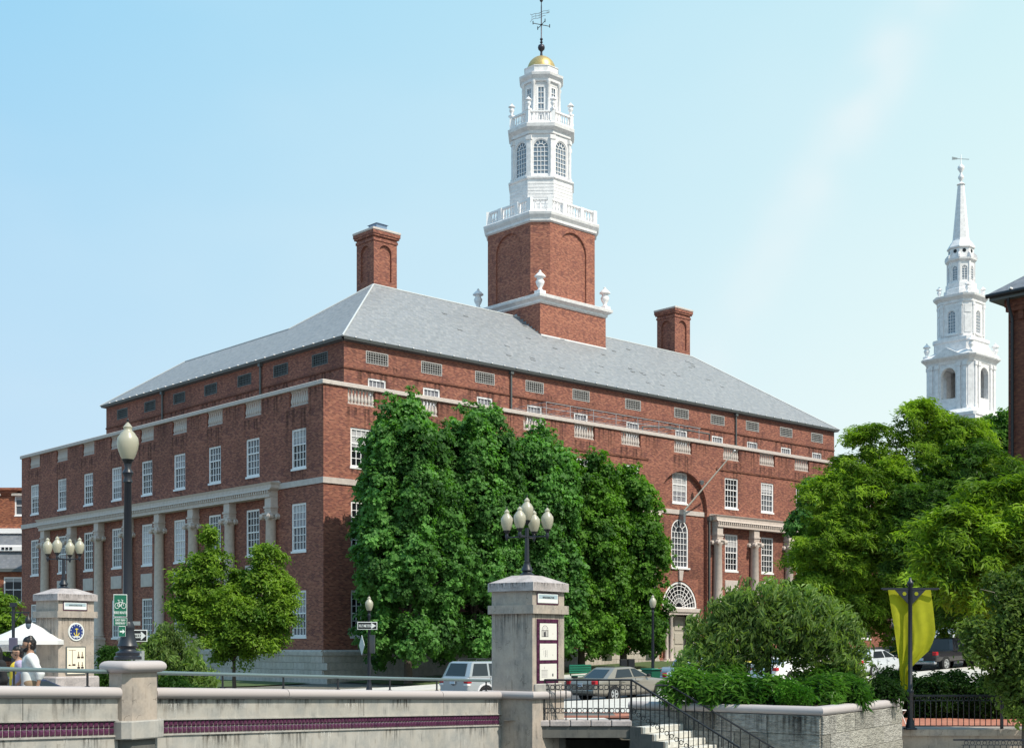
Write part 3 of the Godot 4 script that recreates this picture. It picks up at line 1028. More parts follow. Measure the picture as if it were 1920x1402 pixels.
	for k in 46:
		mb.bx(A0 + .6 + k * 1.2, A0 + .72 + k * 1.2, 20.09, 20.14, -A0, -A0 + .44)
	for k in 28:
		mb.bx(A0 - .44, A0, 20.09, 20.14, -A0 - .7 - k * 1.2, -A0 - .58 - k * 1.2)
	part("gutter_strap", mb, M.white_pure, b, FR, true)
	for s in [20.0, 46.4]: downpipe(b, FR * T(V(s, 14.4, -A0 + .12)), 5.6)
	for a in [15.2, 29.6]: downpipe(b, FL * T(V(-a, 14.4, -A0 + .12)), 5.6)
	downpipe(b, FR * T(V(36.35, -2.0, .12)), 12.0)
	# ---- slate roof
	var e := 4.82
	var he := 20.06
	var P := V(14.63, 27.1, -14.63)
	var P2 := V(RL - 14.63, 27.1, -14.63)
	var Q := V(10.1, 23.8, -19.2)
	var R := V(10.1, 23.8, -35.0)
	var Q2 := V(RL - 10.1, 23.8, -19.2)
	var R2 := V(RL - 10.1, 23.8, -35.0)
	var be := RL - e
	mb = MB.new()
	roof_face(mb, [V(e, he, -e), V(be, he, -e), P2, P])
	roof_face(mb, [V(e, he, -e), P, Q, R, V(e, he, -40.0)])
	roof_face(mb, [V(be, he, -e), P2, Q2, R2, V(be, he, -40.0)])
	roof_face(mb, [P, P2, Q2, V(RL - 15.3, he, -24.4), V(15.3, he, -24.4), Q])
	roof_face(mb, [Q, R, V(15.3, he, -40.0), V(15.3, he, -24.4)])
	roof_face(mb, [R, V(e, he, -40.0), V(15.3, he, -40.0)])
	roof_face(mb, [Q2, R2, V(RL - 15.3, he, -40.0), V(RL - 15.3, he, -24.4)])
	roof_face(mb, [R2, V(be, he, -40.0), V(RL - 15.3, he, -40.0)])
	var roof := part("roof", mb, M.slate, b, FR)
	mb = MB.new()
	for r in [[V(e, he, -e), P], [P, P2], [P2, V(be, he, -e)], [P, Q], [Q, R], [R, V(e, he, -40.0)], [P2, Q2], [Q2, R2]]:
		mb.tube([r[0] + V(0, .02, 0), r[1] + V(0, .02, 0)], [.07], 6)
	part("ridge_flashing", mb, mat(.5, .52, .53, .5), roof)
	# raised slates here and there
	var sl := MB.new().bx(-.22, .22, 0, .012, -.1, .1).mesh()
	var pitch := atan2(27.1 - he, 14.63 - e)
	var slate_dk := mat(.17, .175, .18, .7)
	for k in 34:
		var s := rng.randf_range(16, 50)
		var a := rng.randf_range(6.0, 13.5)
		part("loose_slate", sl, slate_dk if k % 3 == 0 else M.slate, roof, Transform3D(Basis(Vector3.RIGHT, pitch - .06), V(s, he + (a - e) * (27.1 - he) / (14.63 - e) + .02, -a)))
	chimney(b, FR * T(V(14.75, 0, -14.75)), true)
	chimney(b, FR * T(V(RL - 14.75 - 2.2, 0, -14.75)), false)
	make_tower(b, FR)
	roof_frame(b, FR)
	# ---- flagpole leaning out from the front
	var pole := part("flagpole", MB.new().tube([V(0, 0, 0), V(2.9, 4.6, 2.6)], [.07, .04], 8), M.wood_pale, b, FR * T(V(33.3, 10.2, .1)))
	part("finial", MB.new().lathe([[0, -.1], [.1, 0], [0, .1]], 10), M.white_pure, pole, T(V(2.9, 4.62, 2.6)))
	part("bracket", MB.new().bx(-.12, .12, -.9, .1, -.42, .05), M.pipe_metal, pole)

func roof_face(mb: MB, p: Array) -> void:
	var c := Vector3.ZERO
	for q in p: c += q / p.size()
	# subdivide for a slightly weathered tone
	for i in range(1, p.size() - 1):
		sub_tri(mb, p[0], p[i], p[i + 1], 3)

func sub_tri(mb: MB, a: Vector3, b: Vector3, c: Vector3, depth: int) -> void:
	if depth == 0:
		var nn := (c - a).cross(b - a).normalized()
		if nn.y < 0.0:
			nn = -nn
			var t := b
			b = c
			c = t
		for p in [a, b, c]:
			var f: float = 1.0 + (.10) * noise.get_noise_3d(p.x * .8, p.y * .8, p.z * .8)
			mb.put(p, nn, mb.tuv(p, nn), Color(f, f, f))
		return
	var ab_ := (a + b) / 2.0
	var bc := (b + c) / 2.0
	var ca := (c + a) / 2.0
	sub_tri(mb, a, ab_, ca, depth - 1); sub_tri(mb, ab_, b, bc, depth - 1); sub_tri(mb, ca, bc, c, depth - 1); sub_tri(mb, ab_, bc, ca, depth - 1)

# a run of rain dirt on the wall: w wide, h long, hanging from (s, y)
func stain(b: Node, fr: Transform3D, s: float, y: float, w: float, h: float, z := .004) -> void:
	var mb := MB.new()
	var q := [[V(s - w / 2, y, z), Vector2(0, 0)], [V(s + w / 2, y, z), Vector2(1, 0)], [V(s + w / 2, y - h, z), Vector2(1, 1)], [V(s - w / 2, y - h, z), Vector2(0, 1)]]
	for k in [0, 1, 2, 0, 2, 3]: mb.put(q[k][0], Vector3.BACK, q[k][1], Color.WHITE)
	part("rain_stain", mb, M.stain, b, fr)

func balustrade(b: Node, fr: Transform3D, s: float) -> void:
	if not cache.has("bal"):
		var mb := MB.new()
		for k in 8: mb.lathe(baluster_prof(.98, .128), 10, V(-.91 + k * .26, 0, 0))
		cache.bal = mb.mesh()
		cache.bal_sill = MB.new().bx(-1.12, 1.12, -.16, .02, -.3, .1).mesh()
	var o := part("balustrade", cache.bal, M.limestone, b, fr * T(V(s, 14.64, -.17)), true)
	part("sill", cache.bal_sill, M.stone, o)

func grille(b: Node, xf: Transform3D, m: Material) -> void:
	if not cache.has("grille"):
		var mb := MB.new()
		mb.bx(-.93, .93, 0, .05, -.1, .02).bx(-.93, .93, .76, .82, -.1, .02).bx(-.93, -.87, .06, .76, -.1, .02).bx(.87, .93, .06, .76, -.1, .02)
		for k in range(1, 9): mb.bx(-.93 + k * .207 - .013, -.93 + k * .207 + .013, .06, .76, -.02, 0)
		for k in range(1, 5): mb.bx(-.87, .87, k * .164 - .013, k * .164 + .013, -.018, .002)
		cache.grille = mb.mesh()
		cache.grille_back = MB.new().bx(-.93, .93, 0, .82, -.25, -.18).mesh()
	var o := part("vent_grille", cache.grille, m, b, xf)
	part("vent_opening", cache.grille_back, M.dark, o)

func downpipe(b: Node, xf: Transform3D, h: float) -> void:
	var key := "pipe%.1f" % h
	if not cache.has(key): cache[key] = MB.new().lathe([[.075, 0], [.075, h]], 8).bx(-.14, .14, h - .35, h - .05, -.12, .14).mesh()
	part("downpipe", cache[key], M.copper, b, xf)

func portico(b: Node, fr: Transform3D, cols: Array, s0: float, s1: float) -> void:
	var mb := MB.new()
	var D := .68
	# architrave, frieze, cornice
	mb.bx(s0 + .25, s1 - .25, 9.18, 9.42, 0, .62)
	mb.loft([[V(s0 + .12, 9.60, 0), V(s1 - .12, 9.60, 0), V(s1 - .12, 9.60, .74), V(s0 + .12, 9.60, .74)], [V(s0, 9.72, 0), V(s1, 9.72, 0), V(s1, 9.72, D), V(s0, 9.72, D)], [V(s0, 9.92, 0), V(s1, 9.92, 0), V(s1, 9.92, D), V(s0, 9.92, D)], [V(s0 - .1, 10.08, 0), V(s1 + .1, 10.08, 0), V(s1 + .1, 10.08, D + .1), V(s0 - .1, 10.08, D + .1)], [V(s0, 10.16, 0), V(s1, 10.16, 0), V(s1, 10.2, .1), V(s0, 10.2, .1)]])
	var ent := part("entablature", mb, M.stone, b, fr)
	mb = MB.new()
	var k := int((s1 - s0 - .3) / .26)
	for i in k: mb.bx(s0 + .2 + i * .26, s0 + .33 + i * .26, 9.42, 9.598, 0, .7)
	part("dentil_course", mb, M.stone, ent, Transform3D.IDENTITY, true)
	part("dentil_backing", MB.new().bx(s0 + .25, s1 - .25, 9.42, 9.60, 0, .5), M.stone, ent)
	if not cache.has("shaft"):
		cache.shaft = MB.new().lathe([[.46, 0], [.46, .1], [.49, .16], [.42, .26], [.44, .34], [.37, .42], [.37, 3.0], [.32, 7.25], [.36, 7.3], [.36, 7.38]], 20).mesh()
		var c := MB.new()
		c.bx(-.42, .42, 7.62, 7.74, -.42, .42)
		for sx in [-1.0, 1.0]:
			for z in [-.42, .16]:
				c.at(Transform3D(Basis(Vector3.RIGHT, PI / 2), V(sx * .43, 7.5, z + .24)))
				c.lathe([[0, -.2], [.17, -.2], [.19, -.1], [.16, 0], [.19, .1], [0, .2]], 12)
		c.at(Transform3D.IDENTITY)
		c.bx(-.36, .36, 7.4, 7.62, -.34, .34)
		cache.capital = c.mesh()
		cache.impost = MB.new().bx(-.35, .35, 7.74, 8.76, -.6, .24).bx(-.42, .42, 8.05, 8.17, -.6, .30).bx(-.38, .38, 7.9, 7.96, -.6, .27).mesh()
		cache.plinth = MB.new().cbx(-.52, .52, -.9, 0, -.52, .52, .03).bx(-.58, .58, -.2, -.1, -.52, .58).mesh()
	for s in cols:
		var o := part("column", cache.shaft, M.stone, b, fr * T(V(s, .45, .28)))
		part("capital", cache.capital, M.stone, o)
		part("impost_block", cache.impost, M.stone, o)
		part("pedestal", cache.plinth, M.stone, o)

func chimney(b: Node, xf: Transform3D, cowl: bool) -> void:
	var mb := MB.new()
	var w := 2.2
	for f in [T(V(0, 22, 0)), Transform3D(Basis(Vector3.UP, -PI / 2), V(0, 22, -w)), Transform3D(Basis(Vector3.UP, PI), V(w, 22, -w)), Transform3D(Basis(Vector3.UP, PI / 2), V(w, 22, 0))]:
		mb.at(f)
		arch_panel(mb, 0, w, 0, 8.9, w / 2, .58, 5.6, 7.75, .16, true)
	mb.at(Transform3D.IDENTITY)
	mb.bx(-.06, w + .06, 30.55, 30.75, -w - .06, .06).bx(-.14, w + .14, 30.9, 31.05, -w - .14, .14).bx(-.2, w + .2, 31.05, 31.3, -w - .2, .2)
	var o := part("chimney", mb, M.brick, b, xf)
	part("chimney_cap", MB.new().cbx(-.24, w + .24, 31.3, 31.48, -w - .24, .24, .03), M.limestone, o)
	if cowl:
		part("chimney_cowl", MB.new().bx(.7, 1.7, 31.48, 32.1, -1.6, -.6).loft([[V(.6, 32.1, -1.7), V(1.8, 32.1, -1.7), V(1.8, 32.1, -.5), V(.6, 32.1, -.5)], [V(1.15, 32.35, -1.15), V(1.25, 32.35, -1.15), V(1.25, 32.35, -1.05), V(1.15, 32.35, -1.05)]]), mat(.22, .30, .42, .4, .4), o)

func rail_ring(mb: MB, loop: Array, y0: float, y1: float, post: float, per: float, posts: Array) -> void:
	# posts at every corner, top and bottom rails, balusters between
	var n := loop.size()
	for i in n:
		var p: Vector3 = loop[i]
		var q: Vector3 = loop[(i + 1) % n]
		var d := q - p
		var ln := d.length()
		var yaw := atan2(-d.z, d.x)
		mb.at(T(p, yaw))
		mb.bx(-post, post, y0, y1 + .04, -post, post)
		mb.bx(post, ln - post, y0, y0 + .14, -.1, .1).bx(post, ln - post, y1 - .14, y1, -.12, .12)
		for t in posts: 
			if ln > 4.0: mb.bx(ln * t - post, ln * t + post, y0, y1 - .001, -post * .95, post * .95)
		var k := int((ln - 2 * post) / per)
		for j in k:
			var s := post + (ln - 2 * post) * (j + .5) / k
			mb.lathe(baluster_prof(y1 - y0 - .28, per * .32), 8, V(s, y0 + .14, 0))
	mb.at(Transform3D.IDENTITY)

func make_tower(b: Node, FR: Transform3D) -> void:
	var o := V(33.5, 0, -15.95)
	var w := 3.9
	var mb := MB.new()
	mb.bx(o.x - w, o.x + w, 22, 27.9, o.z - w, o.z + w)
	var base := part("tower_base", mb, M.brick_pale, b, FR)
	mb = MB.new()
	mb.bx(o.x - w - .02, o.x + w + .04, 24.4, 25.3, o.z + w, o.z + w + .05)
	part("flashing", mb, M.white_pure, base)
	mb = MB.new()
	for k in 9:
		var a := 11.9 + k * .36
		mb.bx(o.x - w - .04, o.x - w, 24.6 + k * .262, 25.3 + k * .262, -a - .3, -a)
	part("stepped_flashing", mb, M.pipe_metal, base, Transform3D.IDENTITY, true)
	mb = MB.new()
	var sq := func(r: float, y: float) -> Array: return [o + V(r, y, r), o + V(-r, y, r), o + V(-r, y, -r), o + V(r, y, -r)]
	mb.loft([sq.call(w, 27.85), sq.call(w + .12, 27.95), sq.call(w + .12, 28.1), sq.call(w + .42, 28.3), sq.call(w + .46, 28.52), sq.call(w + .3, 28.6), sq.call(2.5, 29.0)])
	part("tower_cornice", mb, M.white, b, FR)
	for sx in [-1, 1]:
		for sz in [-1, 1]:
			part("urn", urn_mesh(1.95), M.white_pure, b, FR * T(o + V(sx * (w - .05), 28.6, sz * (w - .05))))
	# brick shaft with cut corners
	mb = MB.new()
	var sw := 3.8
	var c := 1.15
	var y0 := 28.4
	var y1 := 35.1
	for k in 4:
		mb.at(T(o) * Transform3D(Basis(Vector3.UP, k * PI / 2), Vector3.ZERO))
		mb.at(mb.xf * T(V(0, 0, sw)))
		arch_panel(mb, -sw + c, sw - c, y0, y1, 0, 1.62, y0 + .1, 32.75, .14, true)
		mb.quad(V(sw - c, y0, 0), V(sw, y0, -c), V(sw, y1, -c), V(sw - c, y1, 0), V(1, 0, 1))
	mb.at(Transform3D.IDENTITY)
	part("tower_shaft", mb, M.brick_pale, b, FR)
	mb = MB.new()
	mb.loft([cut_square(sw, c, 34.75, o), cut_square(sw + .14, c + .05, 34.85, o), cut_square(sw + .14, c + .05, 35.05, o), cut_square(sw + .30, c + .12, 35.32, o), cut_square(sw + .34, c + .14, 35.52, o), cut_square(sw + .28, c + .12, 35.6, o)])
	part("tower_cornice", mb, M.white, b, FR)
	mb = MB.new()
	rail_ring(mb, cut_square(sw - .06, c, 0, o), 35.6, 36.72, .2, .34, [.3, .7])
	part("tower_balustrade", mb, M.white_pure, b, FR, true)
	# white octagon
	var ph := PI / 8 - PI / 8
	mb = MB.new()
	stack(mb, 8, [[2.66, 35.5], [2.66, 38.95], [2.78, 39.02], [2.78, 39.15], [2.5, 39.2]], o)
	for k in 8: # clapboards
		for j in 9:
			mb.at(T(o) * Transform3D(Basis(Vector3.UP, k * PI / 4), Vector3.ZERO) * T(V(0, 36.3 + j * .28, 2.66)))
			mb.bx(-1.08, 1.08, 0, .05, -.02, .02)
	mb.at(Transform3D.IDENTITY)
	part("tower_drum", mb, M.white, b, FR)
	mb = MB.new()
	var ap := 2.42
	var half := ap * tan(PI / 8)
	var lf := []
	for k in 8:
		var f := T(o) * Transform3D(Basis(Vector3.UP, k * PI / 4), Vector3.ZERO) * T(V(0, 0, ap))
		lf.append(f)
		mb.at(f)
		arch_panel(mb, -half, half, 39.15, 42.8, 0, .68, 39.4, 41.75, .2, false)
		# corner pilasters
		mb.at(T(o) * Transform3D(Basis(Vector3.UP, (k + .5) * PI / 4), Vector3.ZERO) * T(V(0, 0, ap / cos(PI / 8))))
		mb.bx(-.2, .2, 39.15, 42.7, -.2, .07).bx(-.26, .26, 39.15, 39.5, -.2, .12).bx(-.26, .26, 42.35, 42.7, -.2, .12)
	mb.at(Transform3D.IDENTITY)
	part("lantern_stage", mb, M.white, b, FR)
	mb = MB.new()
	stack(mb, 8, [[ap - .02, 42.8], [ap + .1, 42.85], [ap + .1, 43.1], [ap + .38, 43.35], [ap + .42, 43.62], [ap + .3, 43.7], [1.2, 43.75]], o)
	part("tower_cornice", mb, M.white, b, FR)
	for k in 8: arch_window(b, FR * lf[k], 0, 39.42, .68, 2.33, 4, 6, M.glass_tower, .1, 1, 5, .08)
	mb = MB.new()
	rail_ring(mb, ring_poly(8, 2.5, 0, 0, o), 43.72, 44.75, .17, .26, [])
	part("tower_balustrade", mb, M.white_pure, b, FR, true)
	for p in ring_poly(8, 2.5, 44.79, 0, o): part("urn", urn_mesh(1.2), M.white_pure, b, FR * T(p))
	# upper lantern with columns
	mb = MB.new()
	var u := 1.5
	var uh := u * tan(PI / 8)
	for k in 8:
		var f := T(o) * Transform3D(Basis(Vector3.UP, k * PI / 4), Vector3.ZERO) * T(V(0, 0, u))
		mb.at(f)
		wall(mb, -uh, uh, 43.7, 47.7, [[-.36, 44.3, .72, 3.0]], .15)
		part("window", sash_mesh(.72, 3.0, 2, 3, 3), M.white_pure, b, FR * f * T(V(0, 44.3, -.07)))
		part("pane", pane_mesh(.6, 2.9), M.glass_tower, b, FR * f * T(V(0, 44.35, -.11)))
		mb.at(T(o) * Transform3D(Basis(Vector3.UP, (k + .5) * PI / 4), Vector3.ZERO) * T(V(0, 0, u / cos(PI / 8) + .02)))
		mb.lathe([[.18, 43.8], [.18, 44.4], [.14, 44.5], [.125, 47.4], [.19, 47.5], [.19, 47.7]], 10)
	mb.at(Transform3D.IDENTITY)
	part("upper_lantern", mb, M.white, b, FR)
	mb = MB.new()
	stack(mb, 8, [[u + .05, 47.6], [u + .14, 47.65], [u + .14, 47.85], [u + .34, 48.1], [u + .38, 48.3], [u + .28, 48.36], [1.4, 48.4], [1.4, 49.0], [1.46, 49.03], [1.46, 49.08], [1.2, 49.1]], o)
	part("tower_cornice", mb, M.white, b, FR)
	var prof := []
	for k in 11:
		var a := PI / 2 * k / 10.0
		prof.append([1.24 * cos(a) if k < 10 else 0.12, 49.08 + 1.28 * sin(a)])
	part("gold_dome", MB.new().lathe(prof, 28, o), M.gold, b, FR)
	var vane := part("weathervane", MB.new().lathe([[.3, 50.32], [.12, 50.4], [.09, 50.75], [.1, 50.8], [.28, 51.0], [.31, 51.15], [.26, 51.32], [.1, 51.42], [.06, 51.5], [.14, 51.6], [.05, 51.7], [.14, 51.85], [.05, 52.0], [.05, 54.6], [.03, 55.0], [.14, 55.15], [.16, 55.35], [0, 55.5], [0, 55.9]], 12, o), mat(.06, .055, .07, .4, .6), b, FR)
	# swallow-tailed banner and compass arms
	var fl := MB.new()
	var bx := func(p: Vector3, q: Vector3) -> void: fl.tube([p, q], [.035], 6)
	for k in 3:
		var y := 53.6 + k * .34
		var prev := V(-1.35, y - .3, 0)
		for j in 9:
			var t := (j + 1) / 9.0
			var nx := V(-1.35 + t * 2.5, y - .3 + t * .75 + .07 * sin(t * 12), 0)
			if not (k == 0 and j > 6): bx.call(prev, nx)
			prev = nx
	for t in [-1.35, -.8, -.3]: bx.call(V(t, 53.35 + (t + 1.35) * .3, 0), V(t, 54.03 + (t + 1.35) * .3, 0))
	bx.call(V(-1.35, 53.3, 0), V(-1.6, 52.95, 0))
	bx.call(V(-1.35, 53.98, 0), V(-1.62, 54.1, 0))
	fl.loft([[V(.7, 54.35, -.03), V(1.2, 54.5, -.03), V(1.05, 54.25, -.03)], [V(.7, 54.35, .03), V(1.2, 54.5, .03), V(1.05, 54.25, .03)]])
	part("vane_banner", fl, M.pipe_metal, vane, T(o + V(0, 53.9 * .4, 0), -.75) * Transform3D(Basis.from_scale(V(.6, .6, .6)), Vector3.ZERO))
	var arms := MB.new()
	for k in 4:
		var d := V(cos(k * PI / 2 + .35), 0, sin(k * PI / 2 + .35))
		arms.tube([o + V(0, 53.1, 0), o + V(0, 53.1, 0) + d * .75], [.03], 6)
		arms.tube([o + V(0, 53.0, 0) + d * .78, o + V(0, 53.28, 0) + d * .78], [.04], 6)
	arms.lathe([[0, 53.0], [.13, 53.1], [0, 53.2]], 8, o)
	part("compass_arms", arms, M.iron, vane)

func roof_frame(b: Node, FR: Transform3D) -> void:
	# light pipe frame that stands on the terrace behind the parapet
	var mb := MB.new()
	for z in [-.9, -2.6, -4.3]:
		mb.tube([V(19.5, 17.0, z), V(36.5, 17.0, z)], [.025], 5)
	for k in 15: mb.tube([V(19.5 + k * 1.2, 17.0, -.9), V(19.5 + k * 1.2, 17.0, -4.3)], [.018], 5)
	for k in 8:
		mb.tube([V(19.5 + k * 2.4, 14.4, -.9), V(19.5 + k * 2.4, 17.0, -.9)], [.025], 5)
		mb.tube([V(19.5 + k * 2.4, 14.4, -4.3), V(19.5 + k * 2.4, 17.0, -4.3)], [.025], 5)
	part("pipe_frame", mb, mat(.36, .35, .36, .5), b, FR, true)
	mb = MB.new()
	mb.tube([V(30.2, 14.4, -1.4), V(30.2, 16.5, -1.4), V(33.0, 16.8, -1.4), V(38.2, 16.8, -1.4), V(38.2, 14.4, -1.4)], [.07], 6)
	mb.tube([V(30.4, 14.4, -1.7), V(30.4, 16.2, -1.7), V(37.2, 16.3, -1.7), V(37.4, 14.4, -1.7)], [.05], 6)
	part("roof_pipe", mb, M.copper, b, FR)

# ---------------------------------------------------------------- church steeple beyond the trees
func make_church() -> void:
	var p := V(57.3, 3.1, -170)
	var b := thing("church_steeple", "tall white wooden church steeple with pointed spire behind the trees", "church", p, PI / 2 - 0.82692)
	var Y := T(V(0, -1.45, 0))
	var o := Vector3.ZERO
	var mb := MB.new()
	mb.bx(-4.2, 4.2, 0, 28.3, -4.2, 4.2)
	mb.loft([cut_square(4.3, .3, 28.3, o), cut_square(4.3, .3, 28.7, o), cut_square(3.6, .3, 29.3, o)])
	part("steeple_base", mb, M.white, b, Y)
	# open belfry: four piers with arches
	mb = MB.new()
	var s := 3.2
	for k in 4:
		var f := Transform3D(Basis(Vector3.UP, k * PI / 2), Vector3.ZERO)
		mb.at(f * T(V(0, 0, s)))
		arch_panel(mb, -s + .5, s - .5, 29.2, 35.5, 0, 1.0, 30.8, 33.7, .6, false)
		mb.quad(V(s - .5, 29.2, 0), V(s, 29.2, -.5), V(s, 35.5, -.5), V(s - .5, 35.5, 0), V(1, 0, 1))
		for x in [-2.35, -1.5, 1.5, 2.35]:
			mb.bx(x - .22, x + .22, 29.6, 34.9, 0.002, .16).bx(x - .3, x + .3, 34.7, 35.2, 0.001, .22).bx(x - .3, x + .3, 29.2, 29.7, .001, .22)
		mb.at(f * T(V(0, 0, s - .6)))
		arch_panel(mb, -s + 1.0, s - 1.0, 29.2, 35.5, 0, 1.0, 30.8, 33.7, .02, false)
	mb.at(Transform3D.IDENTITY)
	part("belfry", mb, M.white, b, Y)
	mb = MB.new()
	mb.loft([cut_square(s + .05, .45, 35.2, o), cut_square(s + .15, .45, 35.5, o), cut_square(s + .55, .6, 35.9, o), cut_square(s + .6, .6, 36.1, o), cut_square(2.6, .4, 36.9, o)])
	for k in 4:
		mb.at(Transform3D(Basis(Vector3.UP, k * PI / 2), Vector3.ZERO) * T(V(0, 0, s + .5)))
		mb.loft([[V(-2.2, 36.0, -1.2), V(2.2, 36.0, -1.2), V(0, 37.2, -1.2)], [V(-2.2, 36.0, .1), V(2.2, 36.0, .1), V(0, 37.2, .1)]])
	mb.at(Transform3D.IDENTITY)
	part("cornice", mb, M.white, b, Y)
	for sx in [-1, 1]:
		for sz in [-1, 1]:
			part("urn", urn_mesh(2.0), M.white_pure, b, Y * T(V(sx * 3.05, 36.3, sz * 3.05)))
	# clock-less square stage with round-headed windows
	mb = MB.new()
	mb.loft([cut_square(2.6, .5, 36.6, o), cut_square(2.6, .5, 38.0, o), cut_square(2.72, .5, 38.1, o), cut_square(2.72, .5, 38.5, o), cut_square(2.4, .7, 38.6, o)])
	var q := 2.38
	var lf := []
	for k in 4:
		var f := Transform3D(Basis(Vector3.UP, k * PI / 2), Vector3.ZERO) * T(V(0, 0, q))
		lf.append(f)
		mb.at(f)
		arch_panel(mb, -q + .8, q - .8, 38.5, 43.0, 0, .55, 39.1, 41.5, .18, false)
		mb.quad(V(q - .8, 38.5, 0), V(q, 38.5, -.8), V(q, 43, -.8), V(q - .8, 43, 0), V(1, 0, 1))
		for x in [-1.28, 1.28]: mb.bx(x - .2, x + .2, 38.9, 42.6, 0.002, .12).bx(x - .26, x + .26, 42.5, 42.9, .001, .16)
		mb.bx(-.8, .8, 38.85, 39.08, .001, .15)
		mb.at(Transform3D(Basis(Vector3.UP, (k + .5) * PI / 2), Vector3.ZERO) * T(V(0, 0, (2 * q - .8) / sqrt(2.0))))
		mb.bx(-.4, .4, 39.1, 41.3, .001, .05).bx(-.4, .4, 41.6, 42.6, .001, .05)
	mb.at(Transform3D.IDENTITY)
	part("window_stage", mb, M.white, b, Y)
	for k in 4: arch_window(b, Y * lf[k], 0, 39.12, .55, 2.36, 3, 6, M.glass_tower, .1, 1, 3, .07)
	mb = MB.new()
	mb.loft([cut_square(q, .8, 42.9, o), cut_square(q + .1, .85, 43.0, o), cut_square(q + .1, .85, 43.3, o), cut_square(q + .45, 1.0, 43.7, o), cut_square(q + .5, 1.0, 43.95, o), cut_square(1.9, .8, 44.1, o)])
	stack(mb, 8, [[1.95, 44.0], [1.95, 44.9], [1.75, 45.0], [1.75, 45.7], [1.6, 45.75]], o)
	part("cornice", mb, M.white, b, Y)
	for k in 4:
		var d := V(cos(k * PI / 2 + PI / 4), 0, sin(k * PI / 2 + PI / 4)) * 2.75
		part("urn", urn_mesh(1.5), M.white_pure, b, Y * T(d + V(0, 44.0, 0)))
	mb = MB.new()
	var ap := 1.55
	var half := ap * tan(PI / 8)
	for k in 8:
		var f := Transform3D(Basis(Vector3.UP, k * PI / 4), Vector3.ZERO) * T(V(0, 0, ap))
		mb.at(f)
		arch_panel(mb, -half, half, 45.7, 48.4, 0, .36, 45.95, 47.5, .12, false)
		arch_window(b, Y * f, 0, 45.95, .36, 1.55, 2, 5, M.glass_tower, .07, 1, 3, .05)
		mb.at(Transform3D(Basis(Vector3.UP, (k + .5) * PI / 4), Vector3.ZERO) * T(V(0, 0, ap / cos(PI / 8))))
		mb.bx(-.12, .12, 45.7, 48.4, -.1, .06)
	mb.at(Transform3D.IDENTITY)
	part("lantern", mb, M.white, b, Y)
	mb = MB.new()
	stack(mb, 8, [[ap, 48.35], [ap + .25, 48.6], [ap + .28, 48.8], [1.45, 48.9], [1.45, 50.1], [1.6, 50.2], [1.6, 50.35], [1.1, 51.2]], o)
	for k in 8:
		mb.at(Transform3D(Basis(Vector3.UP, (k + .5) * PI / 4), Vector3.ZERO))
		mb.loft([[V(-.1, 48.85, 1.4), V(-.1, 48.85, 2.0), V(-.1, 49.2, 1.95), V(-.1, 49.6, 1.6)], [V(.1, 48.85, 1.4), V(.1, 48.85, 2.0), V(.1, 49.2, 1.95), V(.1, 49.6, 1.6)]])
	mb.at(Transform3D.IDENTITY)
	part("crown_stage", mb, M.white, b, Y)
	for k in 8:
		part("oculus", MB.new().at(Transform3D(Basis(Vector3.RIGHT, PI / 2), Vector3.ZERO)).lathe([[.24, 0], [.24, .03], [0, .03]], 14), M.glass, b, Y * Transform3D(Basis(Vector3.UP, k * PI / 4), Vector3.ZERO) * T(V(0, 49.75, 1.44)))
	part("spire", stack(MB.new(), 8, [[1.05, 51.1], [.95, 51.5], [.38, 58.4], [.5, 58.5], [.3, 58.7]], o), M.white, b, Y)
	var fin := part("finial", MB.new().lathe([[.3, 58.6], [.12, 58.9], [.34, 59.3], [.36, 59.5], [.12, 59.9], [.16, 60.1], [.42, 60.5], [.40, 60.8], [.1, 61.1], [.05, 61.2], [.05, 62.3], [0, 62.4]], 12), M.white_pure, b, Y)
	part("weathervane", MB.new().bx(-1.1, 1.1, 61.75, 61.83, -.03, .03).loft([[V(-1.2, 61.6, -.03), V(-.5, 61.7, -.03), V(-.5, 61.9, -.03), V(-1.2, 62.0, -.03)], [V(-1.2, 61.6, .03), V(-.5, 61.7, .03), V(-.5, 61.9, .03), V(-1.2, 62.0, .03)]]), M.pipe_metal, fin, Transform3D(Basis(Vector3.UP, -.6) , Vector3.ZERO))

